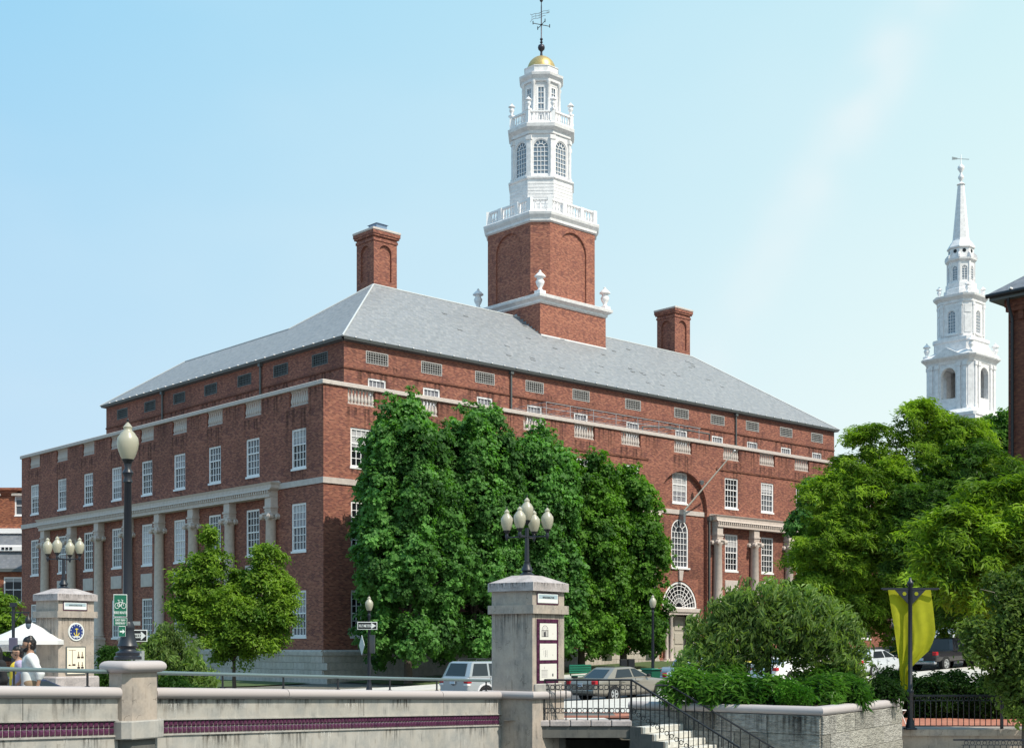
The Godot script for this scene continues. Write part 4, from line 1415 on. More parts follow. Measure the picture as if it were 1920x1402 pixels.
func make_other_buildings() -> void:
	# right edge: brick block with a dark hipped roof
	var b := thing("brick_building", "dark red brick building at the right edge with grey hip roof and gutter", "building", V(35.4, -.487, -95), PI / 2 - 0.82692)
	b.scale = Vector3.ONE * 1.583
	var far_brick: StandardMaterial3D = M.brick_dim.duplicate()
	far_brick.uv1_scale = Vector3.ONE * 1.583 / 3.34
	var Y := T(V(0, 1.35, 0))
	var FLX := Transform3D(Basis(V(0, 0, 1), V(0, 1, 0), V(-1, 0, 0)), V(0, 1.35, 0))
	var mb := MB.new()
	wall(mb, 0, 14, -3, 15.4, [[3.4, 9.5, 1.3, 2.6], [7.4, 9.5, 1.3, 2.6], [3.4, 4.6, 1.3, 2.6], [7.4, 4.6, 1.3, 2.6]], .25)
	for k in 30: mb.bx(.05 + k * .46, .28 + k * .46, 14.5, 14.9, 0, .1)
	mb.bx(-.05, 14, 14.9, 15.1, 0, .16).bx(-.08, 14, 15.1, 15.4, 0, .22)
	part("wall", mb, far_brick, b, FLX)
	mb = MB.new()
	mb.quad(V(0, -3, 0), V(16, -3, 0), V(16, 15.4, 0), V(0, 15.4, 0), Vector3.FORWARD)
	mb.quad(V(16, -3, 0), V(16, -3, 14), V(16, 15.4, 14), V(16, 15.4, 0), Vector3.RIGHT)
	mb.quad(V(0, -3, 14), V(16, -3, 14), V(16, 15.4, 14), V(0, 15.4, 14), Vector3.BACK)
	part("wall", mb, M.brick, b, Y)
	for s in [4.05, 8.05]:
		for h in [9.5, 4.6]: sash_window(b, FLX, s, h, 1.3, 2.6, 3, 2, 2, M.glass_mid, M.glass)
	mb = MB.new()
	roof_face(mb, [V(-.62, 15.75, -.62), V(-.62, 15.75, 14.6), V(7, 21.2, 7.6), V(7, 21.2, 7)])
	roof_face(mb, [V(-.62, 15.75, -.62), V(16.6, 15.75, -.62), V(9, 21.2, 7), V(7, 21.2, 7)])
	roof_face(mb, [V(16.6, 15.75, -.62), V(16.6, 15.75, 14.6), V(9, 21.2, 7.6), V(9, 21.2, 7)])
	roof_face(mb, [V(-.62, 15.75, 14.6), V(16.6, 15.75, 14.6), V(9, 21.2, 7.6), V(7, 21.2, 7.6)])
	part("roof", mb, M.slate_dark, b, Y)
	mb = MB.new()
	mb.bx(-.6, 16.6, 15.4, 15.7, -.6, 14.58)
	part("eaves", mb, M.copper, b, Y)
	mb = MB.new()
	mb.tube([V(-.7, 15.62, -.7), V(-.7, 15.62, 14.6)], [.1], 8)
	mb.tube([V(-.5, 15.5, .25), V(-.5, 15.15, .25), V(-.12, 14.55, .25), V(-.12, -1, .25)], [.07], 8)
	part("gutter", mb, M.iron, b, Y)
	mb = MB.new()
	for k in 8: mb.bx(-.8, -.55, 15.75, 15.82, .4 + k * 1.8, .5 + k * 1.8)
	part("gutter_strap", mb, M.white_pure, b, Y, true)
	# left edge: tall red brick building behind, lower mansard-roofed one in front
	b = thing("brick_building", "red brick building with hooded windows behind the low grey roof, left edge", "building", V(-62, -0.9, -135), 0.0)
	Y = T(V(0, 2.55, 0))
	mb = MB.new()
	var hs := []
	for k in 6: hs += [[1.2 + k * 2.6, 13.0, 1.0, 1.95], [1.2 + k * 2.6, 8.4, 1.0, 2.6], [1.2 + k * 2.6, 3.6, 1.0, 2.6]]
	wall(mb, 0, 17, -3, 15.2, hs, .25)
	part("wall", mb, M.brick_red, b, Y)
	part("cornice", MB.new().bx(-.2, 17.2, 15.2, 15.5, -.5, .25).bx(-.3, 17.3, 15.5, 15.75, -.6, .4).bx(-.1, 17.1, 15.0, 15.2, -.2, .12), M.brick_red, b, Y)
	part("wall", MB.new().bx(0, 17, -3, 15.2, -12, -.3), M.brick, b, Y)
	for k in 6:
		var x := 1.7 + k * 2.6
		sash_window(b, Y, x, 13.0, 1.0, 1.95, 1, 1, 1, M.glass_mid, M.glass_mid)
		part("window_hood", MB.new().loft([[V(-.75, 1.95, 0), V(.75, 1.95, 0), V(.75, 2.15, 0), V(0, 2.4, 0), V(-.75, 2.15, 0)], [V(-.75, 1.95, .25), V(.75, 1.95, .25), V(.75, 2.15, .25), V(0, 2.4, .25), V(-.75, 2.15, .25)]]), M.base_stone, b, Y * T(V(x, 13.0, 0)))
		for h in [8.4, 3.6]:
			sash_window(b, Y, x, h, 1.0, 2.6, 1, 1, 1, M.glass_mid, M.glass)
			var ho := MB.new()
			for i in 10:
				var a := PI * i / 10
				var c := PI * (i + 1) / 10
				ho.loft([[V(-cos(a) * .6, 2.55 + sin(a) * .4, 0), V(-cos(a) * .85, 2.55 + sin(a) * .65, 0), V(-cos(a) * .85, 2.55 + sin(a) * .65, .2), V(-cos(a) * .6, 2.55 + sin(a) * .4, .2)], [V(-cos(c) * .6, 2.55 + sin(c) * .4, 0), V(-cos(c) * .85, 2.55 + sin(c) * .65, 0), V(-cos(c) * .85, 2.55 + sin(c) * .65, .2), V(-cos(c) * .6, 2.55 + sin(c) * .4, .2)]])
			part("window_hood", ho, M.base_stone, b, Y * T(V(x, h, 0)))
	b = thing("mansard_building", "low building with grey mansard roof, white trim and brick lower wall, left edge", "building", V(-60, -0.9, -120), 0.0)
	mb = MB.new()
	hs = []
	for k in 5: hs.append([1.4 + k * 3.2, 3.7, 1.7, 2.3])
	hs.append([2.2, -1.6, 3.0, 3.4]); hs.append([8.0, -1.6, 3.0, 3.4]); hs.append([12.6, -1.6, 2.6, 3.4])
	wall(mb, 0, 16.6, -3, 6.5, hs, .3)
	part("wall", mb, M.brick_red, b, Y)
	part("wall", MB.new().bx(0, 16.6, -3, 6.5, -9, -.4), M.brick, b, Y)
	for k in 5: sash_window(b, Y, 2.25 + k * 3.2, 3.7, 1.7, 2.3, 2, 1, 1, M.glass, M.glass)
	for x in [3.7, 9.5, 13.9]:
		part("shopfront", MB.new().bx(-1.3, 1.3, -1.6, 1.8, -.3, -.2), M.glass, b, Y * T(V(x, 0, 0)))
	part("cornice", MB.new().bx(-.2, 16.8, 6.45, 6.75, -.4, .35).bx(-.1, 16.7, 2.3, 2.5, 0, .1), M.copper, b, Y)
	mb = MB.new()
	mb.loft([[V(-.2, 6.75, .3), V(16.8, 6.75, .3), V(16.8, 6.75, -9.2), V(-.2, 6.75, -9.2)], [V(0.2, 10.0, -1.1), V(16.4, 10.0, -1.1), V(16.4, 10.0, -8), V(.2, 10.0, -8)]])
	part("roof", mb, M.slate_dark, b, Y)
	part("white_trim", MB.new().bx(-.1, 16.7, 8.35, 8.75, -.9, -.1).bx(-.1, 16.7, 10.0, 10.45, -1.4, -.9).bx(-.1, 16.7, 8.75, 8.9, -.9, -.2), M.white_pure, b, Y)
	part("wall", MB.new().bx(0.1, 16.5, 10.0, 10.9, -8, -1.42), M.brick_red, b, Y)
	for k in 4:
		for j in 3: part("small_window", MB.new().bx(-.12, .12, 0, .22, -.02, .04), M.glass, b, Y * T(V(.9 + k * 4.4 + j * .36, 8.46, -.1)))

# ---------------------------------------------------------------- bridge: near parapet, lamp pedestal, stone piers
const BS := -0.0365
var BR := Transform3D(Basis(V(0.535, 0, -0.845), V(0, 1, 0), V(0.845, 0, 0.535)), V(-8.06, 0, -21.0))

func sloped(mb: MB, sec: Array, s0: float, s1: float) -> MB:
	var a := []
	var b := []
	for p in sec:
		a.append(V(s0, p.y + BS * s0, p.x))
		b.append(V(s1, p.y + BS * s1, p.x))
	return mb.loft([a, b])

func nose(y0: float, y1: float, n0: float, n1: float) -> Array:
	# rounded coping profile as (n, y)
	var out := []
	var r := (y1 - y0) / 2.0
	for k in 9:
		var a := -PI / 2 + PI * k / 8
		out.append(Vector2(n1 - r + r * cos(a), y0 + r + r * sin(a)))
	for k in 9:
		var a := PI / 2 + PI * k / 8
		out.append(Vector2(n0 + r + r * cos(a), y0 + r + r * sin(a)))
	return out

func parapet(label: String, s0: float, s1: float, joints: Array) -> void:
	var b := thing("bridge_parapet", label, "parapet", BR * V((s0 + s1) / 2, 0, 0), atan2(0.845, 0.535), "parapet walls of the bridge")
	var loc := T(V(-(s0 + s1) / 2, 0, 0))
	var mb := MB.new()
	var bits := maxi(2, int((s1 - s0) / 0.8))
	for k in bits:
		var a := s0 + (s1 - s0) * k / bits
		var c := s0 + (s1 - s0) * (k + 1) / bits
		for row in [[.405, .62, .0], [.62, .80, 0.0], [-.6, .16, 0.0], [-1.6, -.6, 0.0]]:
			var f := 1.0 + .18 * noise.get_noise_3d(a * 2.0, row[0] * 4.0, 3.0)
			mb.col = Color(f, f, f * .99)
			var q := [V(a, row[0] + BS * a, row[2]), V(c, row[0] + BS * c, row[2]), V(c, row[1] + BS * c, row[2]), V(a, row[1] + BS * a, row[2])]
			mb.quad(q[0], q[1], q[2], q[3], Vector3.BACK)
	mb.col = Color.WHITE
	sloped(mb, [Vector2(-.36, -1.6), Vector2(-.025, -1.6), Vector2(-.025, .8), Vector2(-.36, .8)], s0, s1)
	sloped(mb, [Vector2(-.06, .405), Vector2(.03, .405), Vector2(.03, .43), Vector2(-.06, .43)], s0, s1)
	sloped(mb, [Vector2(-.06, .13), Vector2(.03, .13), Vector2(.03, .16), Vector2(-.06, .16)], s0, s1)
	part("wall", mb, M.concrete, b, loc)
	# coping stones
	var ends := [s0] + joints + [s1]
	for k in ends.size() - 1:
		var cm := MB.new()
		var f := 1.0 + .06 * ((k * 7) % 3 - 1)
		cm.col = Color(f, f * .985, f * .98)
		var l0 := []
		var l1 := []
		var a: float = ends[k] + .008
		var c: float = ends[k + 1] - .008
		for p in nose(.79, .985, -.46, .12):
			l0.append(V(a, p.y + BS * a, p.x))
			l1.append(V(c, p.y + BS * c, p.x))
		cm.sloft([l0, l1])
		part("coping_stone", cm, M.coping, b, loc)
	# rain dirt under the coping and tiles, pale lime runs
	for k in int((s1 - s0) / .55):
		var at := s0 + rng.randf_range(.3, s1 - s0 - .3)
		var up := rng.randf() < .55
		var top := (.79 if up else .13) + BS * at
		stain(b, loc, at, top, rng.randf_range(.3, 1.1), rng.randf_range(.18, .36 if up else .6), rng.randf_range(.003, .006))
	for k in int((s1 - s0) / 1.6):
		var at := s0 + rng.randf_range(.3, s1 - s0 - .3)
		part("lime_run", lime_quad(rng.randf_range(.05, .22), rng.randf_range(.2, .45)), M.lime, b, loc * T(V(at, (.70 if k % 2 == 0 else .12) + BS * at, .007 + .0004 * k)))
	for at in [s0 + (s1 - s0) * .52, s0 + (s1 - s0) * .78]:
		part("wall_joint", MB.new().bx(-.008, .008, .43, .79, 0.0, .002), M.stained, b, loc * T(V(at, BS * at, .0005)))
	# two rows of bevelled tiles
	var t := MB.new()
	var w := .112
	t.loft([[V(-w / 2 + .008, 0, 0), V(w / 2 - .008, 0, 0), V(w / 2 - .008, .105, 0), V(-w / 2 + .008, .105, 0)], [V(-w / 2 + .008, 0, .012), V(w / 2 - .008, 0, .012), V(w / 2 - .008, .105, .012), V(-w / 2 + .008, .105, .012)], [V(-.02, .03, .035), V(.02, .03, .035), V(.02, .072, .035), V(-.02, .072, .035)]])
	var tm := t.mesh()
	var n := int((s1 - s0 - .05) / w)
	var lim := 0
	for i in n:
		for r in 2:
			var s := s0 + .05 + (i + .5) * w
			if s < -1.9: continue
			part("tile", tm, M.tile if (i * 5 + r * 3) % 7 else M.tile_dark, b, loc * Transform3D(Basis(V(1, BS, 0), V(0, 1, 0), V(0, 0, 1)), V(s, .168 + r * .119 + BS * s, -.026)))

func lime_quad(w: float, h: float) -> MB:
	var mb := MB.new()
	var q := [[V(-w, 0, 0), Vector2(.1, 0)], [V(w, 0, 0), Vector2(.9, 0)], [V(w * .6, -h, 0), Vector2(.8, 1)], [V(-w * .6, -h, 0), Vector2(.2, 1)]]
	for k in [0, 1, 2, 0, 2, 3]: mb.put(q[k][0], Vector3.BACK, q[k][1], Color.WHITE)
	return mb

func pier(label: String, at: Vector3, base: float, top: float, panels: bool) -> Node3D:
	# square stone pier: z face (right-hand, with the panels) is parallel to the parapet; origin at the near corner
	var b := thing("stone_pier", label, "pier", at, atan2(0.797, 0.604), "stone piers at the ends of the bridge")
	var w := 1.36
	var mb := MB.new()
	var sec := func(e: float, c: float, y: float) -> Array: return [V(-e, y, e), V(w + e, y, e), V(w + e, y, -w - e + c), V(w + e - c, y, -w - e), V(-e + c, y, -w - e), V(-e, y, -w - e + c)]
	var f := 0
	mb.loft([sec.call(0.0, .12, base), sec.call(0.0, .12, top - .94)])
	part("shaft", mb, M.pier, b)
	mb = MB.new()
	mb.loft([sec.call(.085, .15, top - .94), sec.call(.085, .15, top - .73)])
	part("band", mb, M.pier, b)
	part("frieze", MB.new().loft([sec.call(0.0, .12, top - .73), sec.call(0.0, .12, top - .38)]), M.pier, b)
	mb = MB.new()
	mb.loft([sec.call(.085, .15, top - .38), sec.call(.085, .15, top - .17)])
	var q := [V(.4, top + .03, -.4), V(w - .4, top + .03, -.4), V(w - .4, top + .03, -w + .4), V(w - .42, top + .03, -w + .4), V(.42, top + .03, -w + .4), V(.4, top + .03, -w + .42)]
	mb.loft([sec.call(.084, .15, top - .17), q])
	part("cap", mb, M.coping, b)
	for k in 3:
		stain(b, Transform3D.IDENTITY, .3 + k * .4, top - .945, rng.randf_range(.3, .6), rng.randf_range(.4, 1.3), .004 + k * .001)
		stain(b, Transform3D(Basis(Vector3.UP, -PI / 2), Vector3.ZERO), -.3 - k * .35, top - .945, rng.randf_range(.3, .6), rng.randf_range(.6, 1.6), .004 + k * .001)
		stain(b, T(V(0, 0, .085)), .2 + k * .45, top - .385, rng.randf_range(.3, .7), .2, -.08)
		stain(b, Transform3D(Basis(Vector3.UP, -PI / 2), Vector3.ZERO), -.3 - k * .35, top - .17, rng.randf_range(.3, .7), .2, .089)
		stain(b, Transform3D.IDENTITY, .2 + k * .45, top - .17, rng.randf_range(.3, .7), .2, .089)
	# name plate
	var pl := part("name_plate", MB.new().cbx(.2, 1.06, top - .68, top - .44, 0.0, .03, .012), M.sign_white, b)
	part("plate_band", MB.new().bx(.24, 1.02, top - .565, top - .465, .03, .034), mat(.35, .45, .50, .4), pl)
	letters("WASHINGTON", .055, pl, T(V(.63, top - .535, .035)), M.sign_black)
	part("plate_frame", MB.new().bx(.17, 1.09, top - .71, top - .68, 0, .02).bx(.17, 1.09, top - .44, top - .41, 0, .02).bx(.17, .2, top - .68, top - .44, 0, .02).bx(1.06, 1.09, top - .68, top - .44, 0, .02), M.tile_dark, pl)
	return b

func letters(text: String, size: float, parent: Node, xf: Transform3D, m: Material, font := "Droid Sans", depth := .004) -> void:
	var key := "txt" + text + str(size)
	if not cache.has(key):
		var t := TextMesh.new()
		var f := SystemFont.new()
		f.font_names = PackedStringArray([font])
		f.font_weight = 700
		t.font = f
		t.text = text
		t.font_size = 32
		t.pixel_size = size / 24.0
		t.depth = depth
		t.curve_step = 4.0
		cache[key] = t
	part("lettering", cache[key], m, parent, xf)

# prints drawn on the white panels: outlines of old buildings in ink
func print_panel(kind: int) -> ImageTexture:
	var im := Image.create(96, 96, false, Image.FORMAT_RGB8)
	im.fill(Color(.93, .92, .90))
	var ink := Color(.25, .24, .27)
	var pale := Color(.62, .60, .62)
	var r := RandomNumberGenerator.new()
	r.seed = 40 + kind
	if kind == 0:
		for k in 40:
			var a := PI * k / 39.0
			im.fill_rect(Rect2i(28 - int(17 * cos(a)), 38 - int(26 * sin(a)), 2, 2), ink)
			im.fill_rect(Rect2i(28 - int(9 * cos(a)), 38 - int(16 * sin(a)), 2, 1), pale)
		for k in 7: im.fill_rect(Rect2i(10 + k * 6, 40, 2 + k % 2, 38), ink)
		im.fill_rect(Rect2i(10, 40, 38, 3), ink)
		im.fill_rect(Rect2i(10, 76, 38, 3), ink)
		im.fill_rect(Rect2i(24, 50, 9, 26), ink)
		im.fill_rect(Rect2i(73, 58, 2, 5), Color(.6, .3, .25))
	elif kind == 1:
		for k in 6: im.fill_rect(Rect2i(12 + k * 3, 34 - k * 2, 3, 1), pale)
		im.fill_rect(Rect2i(22, 40, 1, 28), ink)
		im.fill_rect(Rect2i(32, 38, 2, 40), ink)
		im.fill_rect(Rect2i(41, 38, 1, 42), ink)
		for k in 8: im.fill_rect(Rect2i(24 + r.randi() % 18, 42 + k * 5, 6, 1), pale)
		im.fill_rect(Rect2i(73, 62, 1, 10), ink)
	else:
		im.fill_rect(Rect2i(10, 36, 34, 2), ink)
		im.fill_rect(Rect2i(25, 16, 2, 14), pale)
		for j in 5:
			for k in 6: im.fill_rect(Rect2i(12 + k * 5, 42 + j * 8, 3, 5), pale)
		im.fill_rect(Rect2i(10, 38, 1, 44), pale)
		im.fill_rect(Rect2i(44, 38, 1, 44), pale)
		im.fill_rect(Rect2i(70, 58, 7, 16), ink)
	return tex(im)

func map_panel() -> ImageTexture:
	var im := Image.create(96, 112, false, Image.FORMAT_RGB8)
	im.fill(Color(.93, .89, .80))
	var ink := Color(.42, .33, .25)
	var dk := Color(.22, .17, .14)
	im.fill_rect(Rect2i(8, 10, 38, 2), ink)
	im.fill_rect(Rect2i(26, 12, 3, 66), ink)
	im.fill_rect(Rect2i(6, 76, 40, 2), ink)
	im.fill_rect(Rect2i(8, 72, 10, 5), dk)
	im.fill_rect(Rect2i(30, 70, 14, 7), dk)
	for k in 4:
		var x := 54 + (k % 2) * 20
		var y := 14 + (k / 2) * 44
		im.fill_rect(Rect2i(x, y + 24, 15, 8), dk)
		im.fill_rect(Rect2i(x + 5, y + 4, 4, 22), ink if k < 2 else dk)
		im.fill_rect(Rect2i(x + 2, y + 16, 10, 3), ink)
	return tex(im)

func make_bridge() -> void:
	var deck := MB.new()
	sloped(deck, [Vector2(-.4, -.02), Vector2(-3.2, -.02), Vector2(-3.2, -.13), Vector2(-3.201, -.6), Vector2(-.4, -.6)], -30, 15.0)
	sloped(deck, [Vector2(-15.5, -.02), Vector2(-18.4, -.02), Vector2(-18.4, -.6), Vector2(-15.499, -.6), Vector2(-15.499, -.13)], -30, 15.0)
	struct("bridge_pavement", deck, M.sidewalk, BR)
	var rd := MB.new()
	sloped(rd, [Vector2(-3.2, -.14), Vector2(-15.5, -.14), Vector2(-15.5, -.6), Vector2(-3.2, -.6)], -30, 15.0)
	struct("bridge_road", rd, M.asphalt, BR)
	# approach that joins the bridge to the street
	var ap := MB.new()
	var l := []
	for q in [[15.0, -.4], [15.0, -18.4], [26.0, -24.0], [26.0, 3.0]]:
		var p := BR * V(q[0], 0, q[1])
		l.append(V(p.x, -.14 + BS * 15.0 if q[0] < 20 else gh(p.x, p.z) + .005, p.z))
	ap.quad(l[0], l[1], l[2], l[3], Vector3.UP)
	struct("street_approach", ap, M.asphalt)
	parapet("concrete bridge wall with purple tile band left of the tall lamp pedestal", -6.5, 2.36, [-4.0, -.9])
	parapet("long concrete bridge wall with purple tile band between pedestal and stone pier", 3.14, 14.6, [6.6, 11.9])
	# far parapet of the bridge
	var fp := thing("bridge_parapet", "far concrete wall of the bridge behind the walkers", "parapet", BR * V(0, 0, -18.5), atan2(0.845, 0.535), "parapet walls of the bridge")
	part("wall", sloped(MB.new(), [Vector2(-.3, -2), Vector2(.0, -2), Vector2(.0, .5), Vector2(-.3, .5)], -30, 14.0), M.concrete, fp)
	part("coping_stone", sloped(MB.new(), nose(.5, .68, -.4, .1), -30, 14.0), M.coping, fp)
	# lamp pedestal on the near wall
	var p := thing("lamp_pedestal", "short concrete pedestal with rounded cap carrying the tall lamp post", "pedestal", BR * V(2.75, 0, .0), atan2(0.845, 0.535))
	var y := BS * 2.75
	var oct := func(e: float, yy: float) -> Array:
		var c := .12
		return [V(-.40 - e + c, yy, .22 + e), V(.40 + e - c, yy, .22 + e), V(.40 + e, yy, .22 + e - c), V(.40 + e, yy, -.34 - e + c), V(.40 + e - c, yy, -.34 - e), V(-.40 - e + c, yy, -.34 - e), V(-.40 - e, yy, -.34 - e + c), V(-.40 - e, yy, .22 + e - c)]
	part("block", MB.new().loft([oct.call(0.0, .42 + y), oct.call(0.0, 1.27 + y)]), M.pier, p)
	part("belt", MB.new().loft([oct.call(.07, .10 + y), oct.call(.08, .12 + y), oct.call(.08, .40 + y), oct.call(.07, .42 + y)]), M.concrete, p)
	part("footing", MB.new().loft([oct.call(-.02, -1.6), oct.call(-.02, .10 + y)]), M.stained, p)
	var cap := MB.new()
	var loops := []
	for k in 9:
		var a := PI * k / 8
		loops.append(oct.call(.02 + .10 * sin(a), 1.25 + y + .10 - .10 * cos(a)))
	cap.sloft(loops)
	part("cap", cap, M.coping, p)
	# hand rails
	hand_rail("steel hand rail on the bridge wall left of the lamp pedestal", -6.0, 2.3, [-4.6, -2.9, -1.2, .38, 1.85])
	hand_rail("steel hand rail along the bridge wall right of the lamp pedestal", 3.2, 14.3, [3.4, 5.05, 6.75, 8.45, 10.25, 12.05, 14.15])
	# piers
	var near := pier("tall stone pier with three white picture panels beside the stairs", V(.5, 0, -32.7), -3.0, 3.33, true)
	var fr := part("tile_frame", MB.new().bx(.17, 1.08, .64, 2.26, .0, .012), M.tile, near)
	var tb := MB.new().cbx(.004, .088, .004, .088, 0, .014, .004).mesh()
	for k in 10:
		for q in [.645, 1.15, 1.65, 2.165]:
			part("tile", tb, M.tile if k % 3 else M.tile_dark, fr, T(V(.175 + k * .0905, q, .012)))
	for k in 15:
		for q in [.175, .988]: part("tile", tb, M.tile if k % 2 else M.tile_dark, fr, T(V(q, .745 + k * .094, .013)))
	for k in 3:
		var qm := QuadMesh.new()
		qm.size = Vector2(.72, .41)
		part("picture_panel", qm, mat(.84, .83, .81, .5, 0, print_panel(2 - k)), near, T(V(.63, .945 + k * .502, .032)))
	var lp := []
	for st in [[V(0, 0, -1.5), V(-1, 0, 0), 1.0], [V(0, 0, 0), V(-1, 0, 1), 1.0], [V(1.42, -.02, 0), V(0, 0, 1), 1.0], [V(1.56, -.02, 0), V(0, 0, .8), .8], [V(1.64, -.02, 0), V(0, 0, .4), .35]]:
		var lo := []
		for q2 in nose(-.1 * st[2], .1 * st[2], -.06, .13): lo.append(st[0] + st[1] * q2.x + V(0, .38 + q2.y, 0))
		lp.append(lo)
	part("wall_coping", MB.new().sloft([lp[0], lp[1]]), M.coping, near)
	part("wall_coping", MB.new().sloft([lp[1], lp[2], lp[3], lp[4]]), M.coping, near)
	part("panel_ledge", MB.new().cbx(.05, 1.2, .44, .66, 0, .06, .02), M.concrete, near)
	var far := pier("stone pier with round blue emblem and framed drawing beyond the bridge rail", V(-14.75, 0, -43.3), -2.0, 3.44, false)
	emblem(far)
	part("drawing_frame", MB.new().cbx(.27, 1.03, .62, 1.56, 0, .03, .01), M.copper, far)
	var dq := QuadMesh.new()
	dq.size = Vector2(.68, .86)
	part("drawing_panel", dq, mat(1, 1, 1, .5, 0, map_panel()), far, T(V(.65, 1.09, .034)))
	part("plinth", MB.new().cbx(-.2, 1.46, -1.6, .58, -1.46, .2, .05), M.coping, far)

func emblem(b: Node) -> void:
	var Z := Basis(Vector3.RIGHT, PI / 2)
	var e := part("emblem", MB.new().at(Transform3D(Z, Vector3.ZERO)).lathe([[.30, 0], [.30, .03], [0, .03]], 28), M.sign_white, b, T(V(.66, 2.04, 0)))
	part("emblem_field", MB.new().at(Transform3D(Z, Vector3.ZERO)).lathe([[.25, .03], [.25, .036], [0, .036]], 28), mat(.01, .03, .16, .4), e)
	var st := MB.new()
	for k in 13:
		var a := TAU * k / 13
		var c := V(cos(a) * .215, sin(a) * .215, 0)
		for j in 5:
			var t := TAU * j / 5 + PI / 2
			st.tri(c + V(cos(t) * .026, sin(t) * .026, .04), c + V(cos(t + .63) * .011, sin(t + .63) * .011, .04), c + V(cos(t - .63) * .011, sin(t - .63) * .011, .04), Vector3.BACK)
			st.tri(c + V(0, 0, .04), c + V(cos(t + .63) * .011, sin(t + .63) * .011, .04), c + V(cos(t - .63) * .011, sin(t - .63) * .011, .04), Vector3.BACK)
	part("emblem_star", st, M.sign_white, e, Transform3D.IDENTITY, true)
	var an := MB.new()
	an.bx(-.014, .014, -.12, .12, .036, .05).bx(-.06, .06, .075, .1, .036, .05)
	for k in 10:
		var a := PI + PI * k / 10.0
		var c := PI + PI * (k + 1) / 10.0
		an.loft([[V(cos(a) * .11, -.03 + sin(a) * .11, .036), V(cos(a) * .085, -.03 + sin(a) * .085, .036), V(cos(a) * .085, -.03 + sin(a) * .085, .05), V(cos(a) * .11, -.03 + sin(a) * .11, .05)], [V(cos(c) * .11, -.03 + sin(c) * .11, .036), V(cos(c) * .085, -.03 + sin(c) * .085, .036), V(cos(c) * .085, -.03 + sin(c) * .085, .05), V(cos(c) * .11, -.03 + sin(c) * .11, .05)]])
	part("anchor", an, mat(.70, .55, .10, .4), e)
	part("emblem_scroll", MB.new().bx(-.13, .13, -.185, -.145, .036, .046), M.sign_white, e)

func hand_rail(label: String, s0: float, s1: float, posts: Array) -> void:
	var b := thing("hand_rail", label, "hand rail", BR * V((s0 + s1) / 2, 0, -.18), atan2(0.845, 0.535), "hand rails on the bridge wall")
	var loc := T(V(-(s0 + s1) / 2, 0, 0))
	part("rail", MB.new().tube([V(s0, 1.25 + BS * s0, 0), V(s1, 1.25 + BS * s1, 0)], [.036], 12), M.rail, b, loc)
	var pm := MB.new().tube([V(0, -.32, 0), V(0, 0, 0)], [.02], 8).lathe([[.05, -.29], [.05, -.26], [.02, -.25]], 10).mesh()
	for s in posts: part("post", pm, M.iron, b, loc * T(V(s, 1.25 + BS * s, 0)))

# ---------------------------------------------------------------- landing, stairs, planter, quay at the right
func ring_mesh() -> ArrayMesh:
	if not cache.has("ring"):
		var pts := []
		for k in 13: pts.append(V(cos(TAU * k / 12) * .052, sin(TAU * k / 12) * .052, 0))
		cache.ring = MB.new().tube(pts, [.0095], 5).mesh()
	return cache.ring

func stick(h: float, r: float) -> ArrayMesh:
	var key := "stick%.2f_%.3f" % [h, r]
	if not cache.has(key): cache[key] = MB.new().bx(-r, r, 0, h, -r, r).mesh()
	return cache[key]

